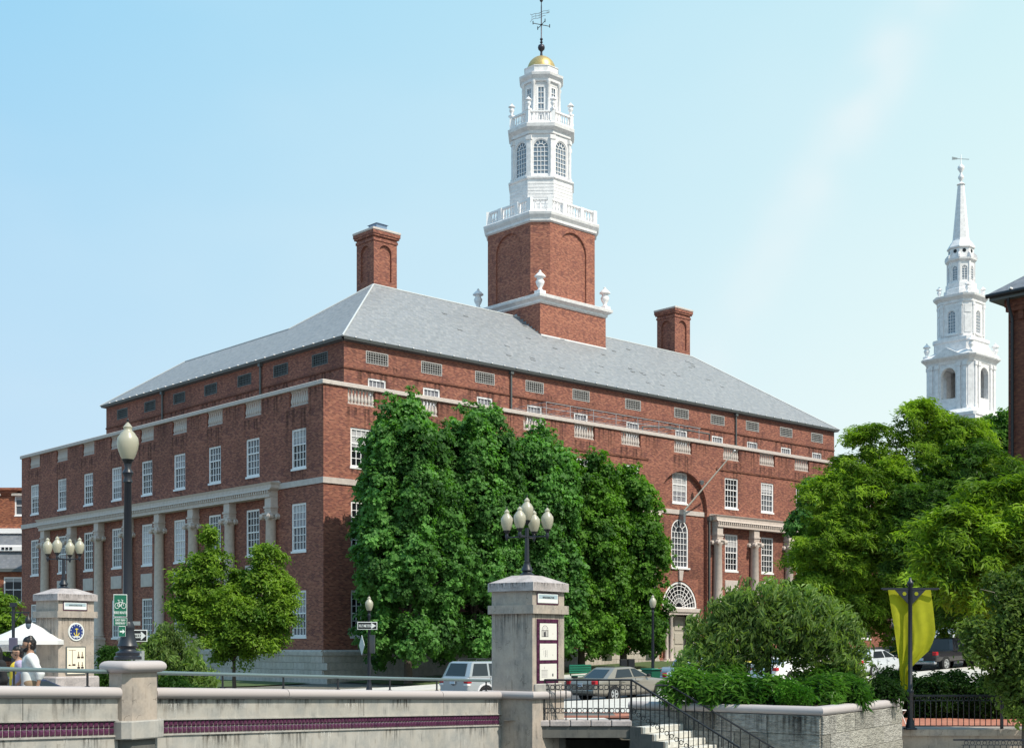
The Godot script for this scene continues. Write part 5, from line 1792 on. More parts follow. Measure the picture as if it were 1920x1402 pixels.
func make_quay() -> void:
	# plaza between the landing and the street pavement
	var mb := MB.new()
	var zr := [-33.0, -34.6, -36.2, -36.9, -40.0, -43.0, -46.5]
	var grid := func(x: float, z: float) -> Vector3:
		var t := clampf((-33.0 - z) / 13.0, 0.0, 1.0)
		return V(x, lerpf(-.25, gh(x, z) + .14, t), z)
	for i in 8:
		for j in zr.size() - 1:
			var x0 := -.2 + i * .9
			if j < 2 and x0 > 2.4: continue
			if j in [2]: continue
			var x1 := minf(x0 + .9, 3.0) if j < 2 else x0 + .9
			mb.quad(grid.call(x0, zr[j]), grid.call(x1, zr[j]), grid.call(x1, zr[j + 1]), grid.call(x0, zr[j + 1]), Vector3.UP)
	struct("plaza", mb, M.sidewalk)
	mb = MB.new()
	mb.quad(grid.call(-.2, -36.2), grid.call(7.0, -36.2), grid.call(7.0, -36.9), grid.call(-.2, -36.9), Vector3.UP)
	for i in 4: mb.quad(grid.call(.9 + i, -36.9) + V(0, .02, 0), grid.call(1.9 + i, -36.9) + V(0, .02, 0), grid.call(1.9 + i, -44.5) + V(0, .02, 0), grid.call(.9 + i, -44.5) + V(0, .02, 0), Vector3.UP)
	struct("brick_paving", mb, M.paver)
	# landing with an arched underside
	var st := thing("stone_stairs", "pale stone stairs going down to the river beside the planter wall", "stairs", V(2.95, -.25, -33.0), -0.6486)
	var inv := st.transform.affine_inverse()
	for k in 5:
		var x0 := .42 + k * .51
		part("edge_stone", MB.new().cbx(x0 + .006, x0 + .504, -.40, -.25, -33.5, -32.98, .02), M.coping, st, inv)
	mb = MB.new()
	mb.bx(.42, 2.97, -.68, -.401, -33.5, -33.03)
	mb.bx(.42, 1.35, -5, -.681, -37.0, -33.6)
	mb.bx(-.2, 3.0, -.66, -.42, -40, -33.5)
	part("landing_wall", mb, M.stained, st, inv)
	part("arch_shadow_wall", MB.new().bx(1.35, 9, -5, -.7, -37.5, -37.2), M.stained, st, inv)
	var rise := .165
	var run := .319
	for k in 13:
		part("step", MB.new().cbx(k * run, (k + 1) * run + .03, -rise * (k + 1) - .16, -rise * (k + 1), -2.0, -.025, .012), M.step, st)
	mb = MB.new()
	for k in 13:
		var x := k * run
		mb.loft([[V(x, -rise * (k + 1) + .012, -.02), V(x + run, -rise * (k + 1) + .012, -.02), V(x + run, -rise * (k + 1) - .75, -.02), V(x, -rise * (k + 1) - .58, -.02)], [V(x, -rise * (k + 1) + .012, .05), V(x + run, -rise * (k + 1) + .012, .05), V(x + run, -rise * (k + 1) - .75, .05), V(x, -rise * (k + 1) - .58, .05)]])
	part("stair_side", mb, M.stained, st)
	# railing of the landing and stairs, near side
	var r := thing("railing", "black iron railing with rows of rings on the landing and down the stairs", "railing", V(.55, -.25, -33.06), 0.0, "iron railings by the stairs")
	var d := V(.797, 0, .604)
	var sl := rise / run
	var e := V(2.42, 1.0, 0)
	part("handrail", MB.new().tube([V(.0, 1.0, 0), e, e + d * 4.2 + V(0, -4.2 * sl, 0)], [.026], 8), M.iron, r)
	mb = MB.new().tube([V(.12, .88, 0), V(2.4, .88, 0)], [.008], 5)
	for y in [.88, .76, .30, .18]: mb.tube([V(.12, y, 0), V(2.4, y, 0)], [.009], 5)
	part("flat_bars", mb, M.iron, r)
	for k in 18:
		var x := .12 + k * .134
		if k % 2 == 1: part("post", stick(1.0, .014), M.iron, r, T(V(x, 0, 0)))
		elif k > 0: part("picket", stick(.46, .008), M.iron, r, T(V(x, .30, 0)))
		for y in [.82, .24]: part("ring", ring_mesh(), M.iron, r, T(V(x + .067, y, 0)))
	part("post", stick(1.0, .014), M.iron, r, T(V(2.42, 0, 0)))
	for k in range(1, 30):
		var s := k * .134
		var p := V(2.42, 0, 0) + d * s
		part("post" if k % 2 == 0 else "picket", stick(1.0 if k % 2 == 0 else .72, .012 if k % 2 == 0 else .008), M.iron, r, T(p + V(0, -s * sl + (0.0 if k % 2 == 0 else .28), 0)))
		part("ring", ring_mesh(), M.iron, r, T(p + V(0, -s * sl + .24, 0) - d * .067 + V(0, .067 * sl, 0), -.6486))
	# far side
	var q := V(2.95, -.25, -33.0) + V(.604, 0, -.797) * 1.88 + d * .15
	r = thing("railing", "plain black iron handrail on the planter side of the stairs", "railing", q, 0.0, "iron railings by the stairs")
	part("handrail", MB.new().tube([V(-.5, .82, 0), V(-.12, .82, 0), d * 4.6 + V(0, .80 - 4.6 * sl, 0)], [.024], 8), M.iron, r)
	for k in 18:
		var s := -.2 + k * .26
		part("post", stick(.8, .012), M.iron, r, T(d * s + V(0, -maxf(s, 0) * sl, 0)))
	# planter of granite blocks
	var pl := thing("planter_wall", "granite block planter wall with rounded coping beside the stairs", "planter", V(7.47, .01, -32.2), 0.0)
	inv = T(-V(7.47, .01, -32.2))
	var A := V(3.13, .06, -35.5)
	var B := V(7.47, .06, -32.2)
	var C := V(10.86, .06, -37.2)
	var cop := func(p: Vector3, out: Vector3) -> Array:
		var l := []
		for v2 in nose(-.16, .06, -.34, .09): l.append(p + out * v2.x + V(0, v2.y, 0))
		return l
	var nA := V(-.604, 0, .797)
	var nC := V(.8277, 0, .5612)
	var nB := (nA + nC) / (1.0 + nA.dot(nC))
	for k in 3:
		var t0 := k / 3.0
		var t1 := (k + 1) / 3.0
		part("coping_stone", MB.new().sloft([cop.call(A.lerp(B, t0) + V(.004, 0, 0), nA), cop.call(A.lerp(B, t1), nB if k == 2 else nA)]), M.coping, pl, inv)
		part("coping_stone", MB.new().sloft([cop.call(B.lerp(C, t0) + V(.003, 0, -.004), nB if k == 0 else nC), cop.call(B.lerp(C, t1), nC)]), M.coping, pl, inv)
	mb = MB.new()
	mb.loft([[A + V(0, -.16, 0), B + V(0, -.16, 0), C + V(0, -.16, 0), C + V(.4, -.16, -3.2), A + V(1.2, -.16, -2.8)], [A + V(0, -5, 0), B + V(0, -5, 0), C + V(0, -5, 0), C + V(.4, -5, -3.2), A + V(1.2, -5, -2.8)]])
	part("core", mb, M.soil, pl, inv)
	var bl := []
	for k in 5:
		var q2 := MB.new()
		var f := 1.0 + (k - 2) * .14
		q2.col = Color(f, f, f * .97)
		q2.cbx(.006, .994, .01, .99, -.3, .05, .011)
		bl.append(q2.mesh())
	for face in [[A, B, -0.6486], [B, C, atan2(.8277, .5612)]]:
		var ln: float = (face[1] - face[0]).length()
		for row in 6:
			var h := .46
			var s := 0.0
			var first := true
			while s < ln - .02:
				var w := minf(rng.randf_range(.85, 1.5) * (.55 if first and row % 2 == 1 else 1.0), ln - s)
				if ln - s - w < .3: w = ln - s
				first = false
				var o: Vector3 = face[0] + (face[1] - face[0]) * (s / ln) + V(0, -.16 - h * (row + 1), 0)
				part("granite_block", bl[rng.randi() % 5], M.granite, pl, inv * Transform3D(Basis(Vector3.UP, face[2]) * Basis.from_scale(V(w, h, rng.randf_range(.8, 1.25))), o))
				s += w
	for k in 9:
		var f := rng.randf_range(.3, .95)
		stain(pl, inv * Transform3D(Basis(Vector3.UP, -0.6486), A.lerp(B, f)), 0, -.17, rng.randf_range(.5, 1.1), rng.randf_range(.5, 1.1), .075 + k * .001)
	for k in 5:
		stain(pl, inv * Transform3D(Basis(Vector3.UP, atan2(.8277, .5612)), B.lerp(C, .1 + k * .18)), 0, -.17, rng.randf_range(.3, .8), rng.randf_range(.3, .8), .075 + k * .001)
	var so := MB.new()
	for t in [[A, B, V(8.0, .3, -35.9)], [B, C, V(8.0, .3, -35.9)], [C, C + V(.4, 0, -3.2), V(8.0, .3, -35.9)], [C + V(.4, 0, -3.2), A + V(1.2, 0, -2.8), V(8.0, .3, -35.9)], [A + V(1.2, 0, -2.8), A, V(8.0, .3, -35.9)]]:
		so.tri(t[0] + V(0, -.1, 0), t[1] + V(0, -.1, 0), t[2], Vector3.UP)
	struct("planter_soil", so, M.soil)
	# quay wall and brick terrace at the right
	mb = MB.new()
	mb.bx(11.1, 34, -1.6, -.98, -39.4, -38.25)
	mb.bx(11.0, 34, -.98, -.80, -39.4, -38.1)
	mb.bx(11.1, 34, -5, -1.6, -39.4, -38.3)
	var qw := thing("quay_wall", "low shaded concrete wall with ledge under the right-hand railing", "wall", V(20, -.8, -38.2))
	part("wall", mb, M.pier, qw, T(-V(20, -.8, -38.2)))
	mb = MB.new()
	for i in 12:
		for j in 8:
			var x := 10.8 + i * 2.0
			var z := -39.3 - j * 1.7
			mb.quad(ground_at(x, z, .03), ground_at(x + 2, z, .03), ground_at(x + 2, z - 1.7, .03), ground_at(x, z - 1.7, .03), Vector3.UP)
	struct("brick_terrace", mb, M.paver)
	struct("lower_walk", MB.new().bx(8, 34, -5, -1.82, -38.3, -32.5), M.sidewalk)
	# railing of the terrace
	r = thing("railing", "dark metal railing in front of the brick terrace at the right", "railing", V(11.5, -.8, -38.35), 0.0, "railings at the right")
	mb = MB.new().bx(0, 5.2, .93, .98, -.035, .035).bx(0, 5.2, .80, .82, -.012, .012).bx(0, 5.2, .07, .10, -.015, .015)
	part("rails", mb, M.iron_blue, r)
	for k in 33:
		part("picket", stick(.73, .009), M.iron_blue, r, T(V(.08 + k * .158, .09, 0)))
		if k < 32: part("ring", ring_mesh(), M.iron_blue, r, T(V(.159 + k * .158, .87, 0)))
	for x in [0.0, 2.6, 5.2]:
		part("post", MB.new().cbx(-.04, .04, 0, 1.02, -.04, .04, .008), M.iron_blue, r, T(V(x, 0, 0)))
	r = thing("railing", "short dark railing with rings low in the right corner", "railing", V(11.5, -1.81, -34.1), 0.0, "railings at the right")
	mb = MB.new().bx(-.2, 5, .98, 1.02, -.025, .025).bx(0, 5, .86, .875, -.01, .01)
	part("rails", mb, M.iron_blue, r)
	for k in 32:
		part("picket", stick(.88, .009), M.iron_blue, r, T(V(.05 + k * .158, 0, 0)))
		part("ring", ring_mesh(), M.iron_blue, r, T(V(.129 + k * .158, .925, 0)))

# ---------------------------------------------------------------- lamps, signs, banner
func globe(parent: Node, o: Vector3, r: float) -> void:
	var k := r / .19
	var g := part("lamp_globe", MB.new().lathe([[.09 * k, 0], [.13 * k, .07 * k], [.175 * k, .20 * k], [.19 * k, .31 * k], [.18 * k, .40 * k], [.13 * k, .47 * k], [.125 * k, .485 * k], [.075 * k, .53 * k], [.07 * k, .56 * k], [.085 * k, .59 * k], [.03 * k, .66 * k], [0, .69 * k]], 22), M.globe, parent, T(o))
	part("finial", MB.new().lathe([[0, .67 * k], [.018 * k, .69 * k], [.02 * k, .73 * k], [0, .76 * k]], 8), M.iron, g)
	part("globe_cup", MB.new().lathe([[.03 * k, -.12 * k], [.05 * k, -.08 * k], [.10 * k, -.005 * k], [.11 * k, .015 * k], [.09 * k, .02 * k]], 14), M.iron, g)

func make_lamps_signs() -> void:
	# tall lamp on the pedestal
	var p := BR * V(2.75, 0, -.2)
	var l := thing("street_lamp", "tall black lamp post with one large globe on the concrete pedestal", "street lamp", V(p.x, 1.37, p.z))
	part("base", MB.new().lathe([[.235, 0], [.235, .05], [.2, .07], [.21, .12], [.145, .16], [.14, .20], [.18, .24], [.15, .30], [.105, .5], [.115, .54], [.12, .58], [.085, .66]], 18), M.iron_blue, l)
	part("shaft", MB.new().lathe([[.082, .62], [.080, 1.2], [.062, 3.1], [.085, 3.12], [.06, 3.2], [.10, 3.28], [.05, 3.36], [.07, 3.44]], 16), M.iron_blue, l)
	globe(l, V(0, 3.50, 0), .187)
	for data in [[V(.5, 3.36, -32.7), "cluster lamp with five cream globes on the pier beside the stairs", true], [V(-14.75, 3.47, -43.3), "cluster lamp with four cream globes on the pier at the left", false]]:
		var c: Vector3 = data[0] + V(.604, 0, -.797) * .63 - V(.797, 0, .604) * .63
		var b := thing("cluster_lamp", data[1], "street lamp", c, -.25 if data[2] else .05, "globe cluster lamps on the piers")
		part("base", MB.new().lathe([[.19, 0], [.19, .03], [.12, .07], [.11, .1], [.15, .13], [.14, .17], [.09, .26], [.08, .33], [.085, .34]], 16), M.iron_blue, b)
		part("shaft", MB.new().lathe([[.062, .33], [.05, 1.0], [.05, 1.2]] if data[2] else [[.062, .33], [.05, 1.0]], 12), M.iron_blue, b)
		var mb := MB.new()
		for k in 4:
			var d := V(cos(k * PI / 2 + .1), 0, sin(k * PI / 2 + .1)) * .54
			mb.tube([V(0, .98, 0), d + V(0, .98, 0)], [.02], 6)
			mb.lathe([[0, .88], [.03, .93], [.05, 1.0], [.035, 1.06]], 8, d)
			globe(b, d + V(0, 1.14, 0), .155)
		part("arms", mb, M.iron_blue, b)
		if data[2]: globe(b, V(0, 1.38, 0), .165)
	for data in [[-6.65, -62.0, "small black lamp post with one globe carrying the one way sign"], [7.4, -70.0, "slender black lamp post with one globe near the entrance"]]:
		var b := thing("street_lamp", data[2], "street lamp", ground_at(data[0], data[1]), 0.0, "single globe street lamps")
		part("base", MB.new().lathe([[.2, 0], [.2, .1], [.12, .5], [.1, .7]], 14), M.iron_blue, b)
		part("shaft", MB.new().lathe([[.085, .7], [.06, 3.75], [.09, 3.8], [.06, 3.9]], 12), M.iron_blue, b)
		globe(b, V(0, 4.02, 0), .19)
	# hanging lantern left
	var h := thing("hanging_lamp", "dark post with side arm and hanging lantern in front of the white umbrella", "street lamp", V(-14.3, -.9, -38.2))
	part("post", MB.new().tube([V(0, 0, 0), V(0, 3.6, 0)], [.045], 10).bx(-.08, .08, 3.6, 3.72, -.08, .08), M.iron_blue, h)
	part("arm", MB.new().bx(-.1, .46, 3.42, 3.46, -.02, .02).tube([V(0, 3.1, 0), V(.22, 3.42, 0)], [.015], 5), M.iron_blue, h)
	part("lantern", MB.new().lathe([[.015, 3.46], [.02, 3.34], [.08, 3.27], [.095, 3.2], [.09, 3.14], [.07, 3.11]], 12, V(.43, 0, 0)), M.iron, h)
	part("lantern_glass", MB.new().lathe([[.08, 3.12], [.07, 3.03], [.03, 2.97], [0, 2.96]], 12, V(.43, 0, 0)), M.glass_tower, h)
	part("notice_box", MB.new().cbx(-.11, .11, 2.35, 2.72, -.06, .07, .015), mat(.10, .09, .14, .5), h)
	# signs on the tall lamp
	var sx := V(p.x, 0, p.z)
	var toz := .35
	var s := thing("bike_route_sign", "green bike route sign with white bicycle on the tall lamp post", "sign", sx + V(-.085, 2.12, .16), toz)
	part("plate", MB.new().cbx(-.115, .115, 0, .39, -.006, .006, .004), M.sign_white, s)
	part("face", MB.new().bx(-.105, .105, .01, .38, .006, .009), M.sign_green, s)
	var bike := MB.new()
	for c in [V(-.054, .19, .012), V(.054, .19, .012)]:
		var pts := []
		for k in 17: pts.append(c + V(cos(TAU * k / 16) * .038, sin(TAU * k / 16) * .048, 0))
		bike.tube(pts, [.005], 5)
	for seg in [[V(-.054, .19, .012), V(-.022, .265, .012)], [V(-.022, .265, .012), V(0, .18, .012)], [V(0, .18, .012), V(.034, .26, .012)], [V(-.02, .25, .012), V(.034, .255, .012)], [V(.054, .19, .012), V(.03, .29, .012)], [V(.015, .295, .012), V(.045, .285, .012)], [V(-.026, .27, .012), V(-.03, .285, .012)], [V(-.045, .288, .012), V(-.015, .288, .012)], [V(-.054, .19, .012), V(0, .18, .012)]]:
		bike.tube(seg, [.0045], 5)
	part("bicycle_mark", bike, M.sign_white, s)
	letters("BIKE ROUTE", .040, s, Transform3D(Basis.from_scale(V(.72, 1.15, 1)), V(0, .07, .011)), M.sign_white)
	s = thing("bikeway_sign", "small green sign with two lines of writing below the bicycle sign", "sign", sx + V(-.085, 1.96, .16), toz)
	part("plate", MB.new().cbx(-.115, .115, 0, .145, -.006, .006, .004), M.sign_white, s)
	part("face", MB.new().bx(-.109, .109, .006, .139, .006, .009), M.sign_green, s)
	letters("EAST BAY", .036, s, Transform3D(Basis.from_scale(V(.8, 1, 1)), V(0, .098, .011)), M.sign_white)
	letters("BIKEWAY", .036, s, Transform3D(Basis.from_scale(V(.8, 1, 1)), V(0, .045, .011)), M.sign_white)
	s = thing("arrow_sign", "little green sign with white right arrow, lowest on the tall lamp", "sign", sx + V(-.055, 1.77, .16), toz)
	part("plate", MB.new().cbx(-.06, .06, 0, .185, -.006, .006, .004), M.sign_white, s)
	part("face", MB.new().bx(-.055, .055, .006, .179, .006, .009), M.sign_green, s)
	part("arrow", MB.new().bx(-.04, .01, .078, .105, .009, .012).loft([[V(.008, .05, .009), V(.008, .133, .009), V(.048, .0915, .009)], [V(.008, .05, .012), V(.008, .133, .012), V(.048, .0915, .012)]]), M.sign_white, s)
	var band := thing("sign_straps", "steel straps that clamp the green signs to the tall lamp", "bracket", sx + V(0, 1.86, 0))
	for k in 3: part("strap", MB.new().lathe([[.086, -.012], [.088, 0], [.086, .012]], 14), M.chrome, band, T(V(0, k * .055 - .05, 0)))
	# one way signs
	one_way(V(-6.72, 2.30, -61.85), 0.05, "one way arrow sign on the small lamp post at the corner", .92, .36)
	one_way(V(-13.3, 1.72, -47.2), 0.1, "one way arrow sign partly behind the tall lamp post", .74, .42)
	var pp := thing("sign_post", "thin steel post of the half hidden one way sign", "post", V(-13.5, -.9, -47.3))
	part("post", MB.new().tube([V(0, 0, 0), V(0, 3.3, 0)], [.035], 8).bx(-.12, .3, 3.2, 3.34, -.02, .02), M.sign_back, pp)
	part("paper_notice", MB.new().bx(.12, .44, 1.7, 2.3, -.015, .015), M.sign_back, pp, Transform3D(Basis(Vector3.UP, .5), Vector3.ZERO))
	s = thing("diamond_sign", "turned traffic sign seen almost edge on under the one way sign", "sign", V(-6.9, 1.15, -61.95), -1.2)
	part("plate", MB.new().loft([[V(-.5, .42, .08), V(0, -.05, .08), V(.5, .42, .08), V(0, .9, .08)], [V(-.5, .42, .092), V(0, -.05, .092), V(.5, .42, .092), V(0, .9, .092)]]), M.sign_white, s)
	s = thing("traffic_sign", "grey back of a small sign turned away on the corner lamp post", "sign", V(-6.6, 1.2, -61.9), -.9)
	part("plate", MB.new().cbx(-.04, .42, .0, .85, -.01, .01, .004), mat(.10, .10, .105, .5), s)
	# banner pole
	var bp := thing("banner_pole", "dark iron banner pole with cross arm at the corner of the terrace", "pole", V(11.36, -.8, -38.0))
	part("base", MB.new().cbx(-.16, .16, 0, .06, -.16, .16, .02).lathe([[.14, .06], [.12, .14], [.09, .3]], 14), M.iron_blue, bp)
	part("shaft", MB.new().lathe([[.075, .1], [.075, 1.0], [.095, 1.02], [.095, 1.12], [.062, 1.15], [.058, 4.1], [.09, 4.14], [.09, 4.2], [.05, 4.24], [.03, 4.32], [0, 4.34]], 14), M.iron_blue, bp)
	var arm := MB.new().bx(-.78, .78, 3.98, 4.04, -.025, .025)
	for sx2 in [-1.0, 1.0]:
		arm.loft([[V(sx2 * .06, 3.98, -.015), V(sx2 * .44, 3.98, -.015), V(sx2 * .06, 3.58, -.015)], [V(sx2 * .06, 3.98, .015), V(sx2 * .44, 3.98, .015), V(sx2 * .06, 3.58, .015)]])
		arm.lathe([[0, -.03], [.04, 0], [0, .03]], 8, V(sx2 * .8, 4.01, 0))
	part("cross_arm", arm, M.iron_blue, bp)
	for sx2 in [-1.0, 1.0]:
		part("arm_roundel", MB.new().at(Transform3D(Basis(Vector3.RIGHT, PI / 2), V(sx2 * .17, 3.87, .017))).lathe([[.055, 0], [.055, .006], [0, .006]], 14), M.banner, bp)
	var bn := thing("banner", "limp yellow cloth banner hanging twisted from the dark pole", "banner", V(11.36, 3.2, -38.06))
	var rows := [[0.0, -.60, .63], [-.35, -.545, .68], [-.7, -.49, .72], [-1.05, -.43, .745], [-1.28, -.40, .755], [-1.55, -.36, .66], [-1.75, -.33, .57], [-1.95, -.30, .35], [-2.15, -.275, .14], [-2.27, -.265, .03], [-2.45, -.25, -.005], [-2.7, -.225, -.02], [-2.86, -.2, -.04], [-2.95, -.17, -.12]]
	var mb := MB.new()
	var nc := 22
	var gridp := []
	for r in rows:
		var line := []
		for k in nc + 1:
			var t := float(k) / nc
			var x := lerpf(r[1], r[2], t)
			var depth: float = -r[0] / 2.95
			var z := .065 * sin(t * 11.0 + depth * 3.5) * (.25 + depth) + .04 * sin(t * 23.0 - depth * 4.0) * depth - .04 * depth + (.10 * depth if t > .45 else 0.0) * sin(depth * 3.0)
			line.append(V(x, r[0] + .03 * sin(t * 14.0) * depth, z - .07))
		gridp.append(line)
	mb.sheet(gridp)
	part("cloth", mb, M.banner, bn)

func one_way(o: Vector3, yaw: float, label: String, w: float, h: float) -> void:
	var s := thing("one_way_sign", label, "sign", o, yaw, "one way signs")
	var x := w / 2
	var y := h
	part("plate", MB.new().cbx(-x, x, 0, y, -.008, .006, .006), M.sign_white, s)
	part("face", MB.new().bx(-x + .03, x - .03, .03, y - .03, .006, .009), M.sign_black, s)
	var ar := MB.new()
	ar.bx(-x + .07, x * .42, y * .32, y * .68, .009, .012)
	ar.loft([[V(x * .4, y * .12, .009), V(x * .4, y * .88, .009), V(x - .05, y * .5, .009)], [V(x * .4, y * .12, .012), V(x * .4, y * .88, .012), V(x - .05, y * .5, .012)]])
	part("arrow", ar, M.sign_white, s)
	letters("ONE WAY", .13 * w / .92, s, Transform3D(Basis.from_scale(V(.75, 1, 1)), V(-x * .2, y * .5, .014)), M.sign_black)

# ---------------------------------------------------------------- vehicles: +x is forward
func car_sec(x: float, yb: float, yt: float, w: float) -> Array:
	var h := yt - yb
	var o := []
	for p in [[.82, 0.0], [.95, .05], [1.0, .28], [1.0, .58], [.975, .80], [.90, .96], [.74, 1.0]]:
		o.append(V(x, yb + h * p[1], w * p[0]))
	for i in range(6, -1, -1):
		o.append(V(x, o[i].y, -o[i].z))
	return o

func cab_loop(x0: float, x1: float, y: float, w: float, c: float) -> Array:
	return [V(x0 + c, y, w), V(x1 - c * 1.6, y, w), V(x1, y, w * .72), V(x1, y, -w * .72), V(x1 - c * 1.6, y, -w), V(x0 + c, y, -w), V(x0, y, -w * .78), V(x0, y, w * .78)]

# spec: stations [x, bottom, top, half width]; cab [xr0, xf0, xr1, xf1, belt, roof, w0, w1]; side windows [x0, x1 at the belt, x0, x1 at the roof]
func vehicle(called: String, label: String, cat: String, pos: Vector3, yaw: float, sp: Dictionary, col: Material, group := "") -> Node3D:
	var v := thing(called, label, cat, pos, yaw, group)
	# follow the slope of the street
	var f := V(cos(yaw), 0, -sin(yaw))
	var dy := gh(pos.x + f.x, pos.z + f.z) - gh(pos.x - f.x, pos.z - f.z)
	if sp.get("level", false): dy = 0.0
	v.basis = Basis(Vector3.UP, yaw) * Basis(Vector3.BACK, atan2(dy, 2.0))
	var loops := []
	for s in sp.body: loops.append(car_sec(s[0], s[1], s[2], s[3]))
	part("body", MB.new().sloft(loops), col, v)
	var c: Array = sp.cab
	var cab := MB.new()
	cab.loft([cab_loop(c[0], c[1], c[4] - .08, c[6], .05), cab_loop(c[0], c[1], c[4], c[6], .05), cab_loop(c[2], c[3], c[5] - .07, c[7], .05), cab_loop(c[2] + .07, c[3] - .12, c[5] - .02, c[7] * .93, .1), cab_loop(c[2] + .3, c[3] - .4, c[5], c[7] * .7, .1)])
	part("cabin", cab, col, v)
	var y0: float = c[4] + .03
	var y1: float = c[5] - .10
	var t0: float = .03 / (c[5] - .07 - c[4])
	var t1: float = 1.0 - .03 / (c[5] - .07 - c[4])
	var w0: float = lerpf(c[6], c[7], t0) + .006
	var w1: float = lerpf(c[6], c[7], t1) + .006
	for sd in [-1.0, 1.0]:
		for wn in sp.windows:
			var m := MB.new()
			var e := V(0, 0, sd * .008)
			m.loft([[V(wn[0], y0, w0 * sd) - e, V(wn[1], y0, w0 * sd) - e, V(wn[3], y1, w1 * sd) - e, V(wn[2], y1, w1 * sd) - e], [V(wn[0], y0, w0 * sd) + e, V(wn[1], y0, w0 * sd) + e, V(wn[3], y1, w1 * sd) + e, V(wn[2], y1, w1 * sd) + e]])
			part("side_window", m, M.car_glass, v)
		part("door_mirror", MB.new().cbx(-.06, .06, 0, .13, -.09, .09, .03), M.dark if sp.get("dark_mirror", true) else col, v, T(V(c[1] - .35, c[4], sd * (c[6] + .12))))
		for wx in sp.wheels:
			wheel(v, V(wx, sp.r, sd * (sp.hw - .075)), sp.r, sd)
			part("wheel_arch", MB.new().at(Transform3D(Basis(Vector3.RIGHT, PI / 2 * sd), V(wx, sp.r + .02, sd * (sp.hw - .22)))).lathe([[sp.r + .05, 0], [sp.r + .05, .226], [sp.r - .02, .226], [sp.r - .02, .1]], 22), M.dark, v)
		for dx in sp.get("doors", []):
			part("door_seam", MB.new().bx(dx - .008, dx + .008, sp.body[3][1] + .12, c[4] - .02, sd * (sp.hw) - .004, sd * sp.hw + .004), M.dark, v)
			part("door_handle", MB.new().cbx(dx + .08, dx + .26, c[4] - .16, c[4] - .12, sd * sp.hw * .985 - .03, sd * sp.hw * .985 + .03, .01), col, v)
	# front and rear glass
	for k in 2:
		var xa: float = c[k]
		var xb: float = c[2 + k]
		var o := -.012 if k == 0 else .012
		var m := MB.new()
		var x0 := lerpf(xa, xb, .06)
		var x1 := lerpf(xa, xb, .92)
		var g := [V(x0, y0 - .01, c[6] * .72), V(x0, y0 - .01, -c[6] * .72), V(x1, y1, -c[7] * .72), V(x1, y1, c[7] * .72)]
		var g2 := []
		for p in g: g2.append(p + V(o * 1.5, .008, 0))
		m.loft([g, g2])
		part("rear_window" if k == 0 else "windshield", m, M.car_glass, v)
	var xr: float = sp.body[0][0]
	var hw: float = sp.hw
	var ly: float = sp.get("lamp_y", .72)
	for sd in [-1.0, 1.0]:
		part("tail_light", MB.new().cbx(xr - .02, xr + .22, ly, ly + sp.get("lamp_h", .16), sd * hw * .84 - .14, sd * hw * .84 + .14, .03), M.red_light, v)
		if sp.get("lamp_white", false):
			part("reversing_light", MB.new().cbx(xr - .025, xr + .2, ly - .1, ly - .005, sd * hw * .84 - .135, sd * hw * .84 + .135, .02), M.white_light, v)
		part("headlight", MB.new().cbx(-xr - .2, -xr + .0, .56, .70, sd * hw * .72 - .16, sd * hw * .72 + .16, .04), M.white_light, v)
	part("bumper", MB.new().cbx(xr - .06, xr + .18, .36, .56, -hw * .9, hw * .9, .05), sp.get("bumper", col), v)
	part("bumper", MB.new().cbx(-xr - .18, -xr + .05, .34, .54, -hw * .86, hw * .86, .05), sp.get("bumper", col), v)
	part("licence_plate", MB.new().bx(xr - .075, xr - .06, sp.get("plate_y", .62), sp.get("plate_y", .62) + .14, -.16, .16), M.plate, v)
	return v

func wheel(v: Node, o: Vector3, r: float, sd: float) -> void:
	var key := "wheel%.2f" % r
	if not cache.has(key):
		cache[key] = MB.new().lathe([[r * .62, -.1], [r * .95, -.1], [r, -.07], [r, .07], [r * .95, .1], [r * .66, .1], [r * .62, .084], [0, .084]], 24).mesh()
		var m := MB.new().lathe([[r * .68, .08], [r * .68, .112], [r * .58, .112], [r * .56, .08]], 24)
		for k in 5:
			m.at(Transform3D(Basis(Vector3.UP, TAU * k / 5), Vector3.ZERO))
			m.bx(r * .1, r * .6, .07, .108, -r * .13, r * .13)
		m.at(Transform3D.IDENTITY)
		m.lathe([[r * .2, .06], [r * .2, .112], [0, .116]], 12)
		cache[key + "rim"] = m.mesh()
	var b := Basis(Vector3.RIGHT, PI / 2 * sd)
	var w := part("wheel", cache[key], M.tyre, v, Transform3D(b, o))
	part("rim", cache[key + "rim"], M.rim, w)

func spec_sedan(L := 4.9, H := 1.43) -> Dictionary:
	var h := L / 2
	return {hw = .91, r = .32, wheels = [-h + 1.12, h - 1.0],
		body = [[-h, .44, .78, .78], [-h + .04, .34, .93, .86], [-h + .22, .27, 1.0, .90], [-h + .7, .22, 1.01, .91], [-.6, .2, .97, .91], [.7, .2, .95, .91], [1.2, .21, .92, .90], [h - .5, .24, .82, .88], [h - .12, .3, .72, .82], [h, .4, .6, .72]],
		cab = [-h + .75, 1.15, -1.15, .25, .97, H, .80, .62], windows = [[-1.22, -.12, -.92, -.16], [-.02, .85, -.06, .18]], doors = [-.95, -.05], lamp_y = .74, lamp_h = .2, plate_y = .68}

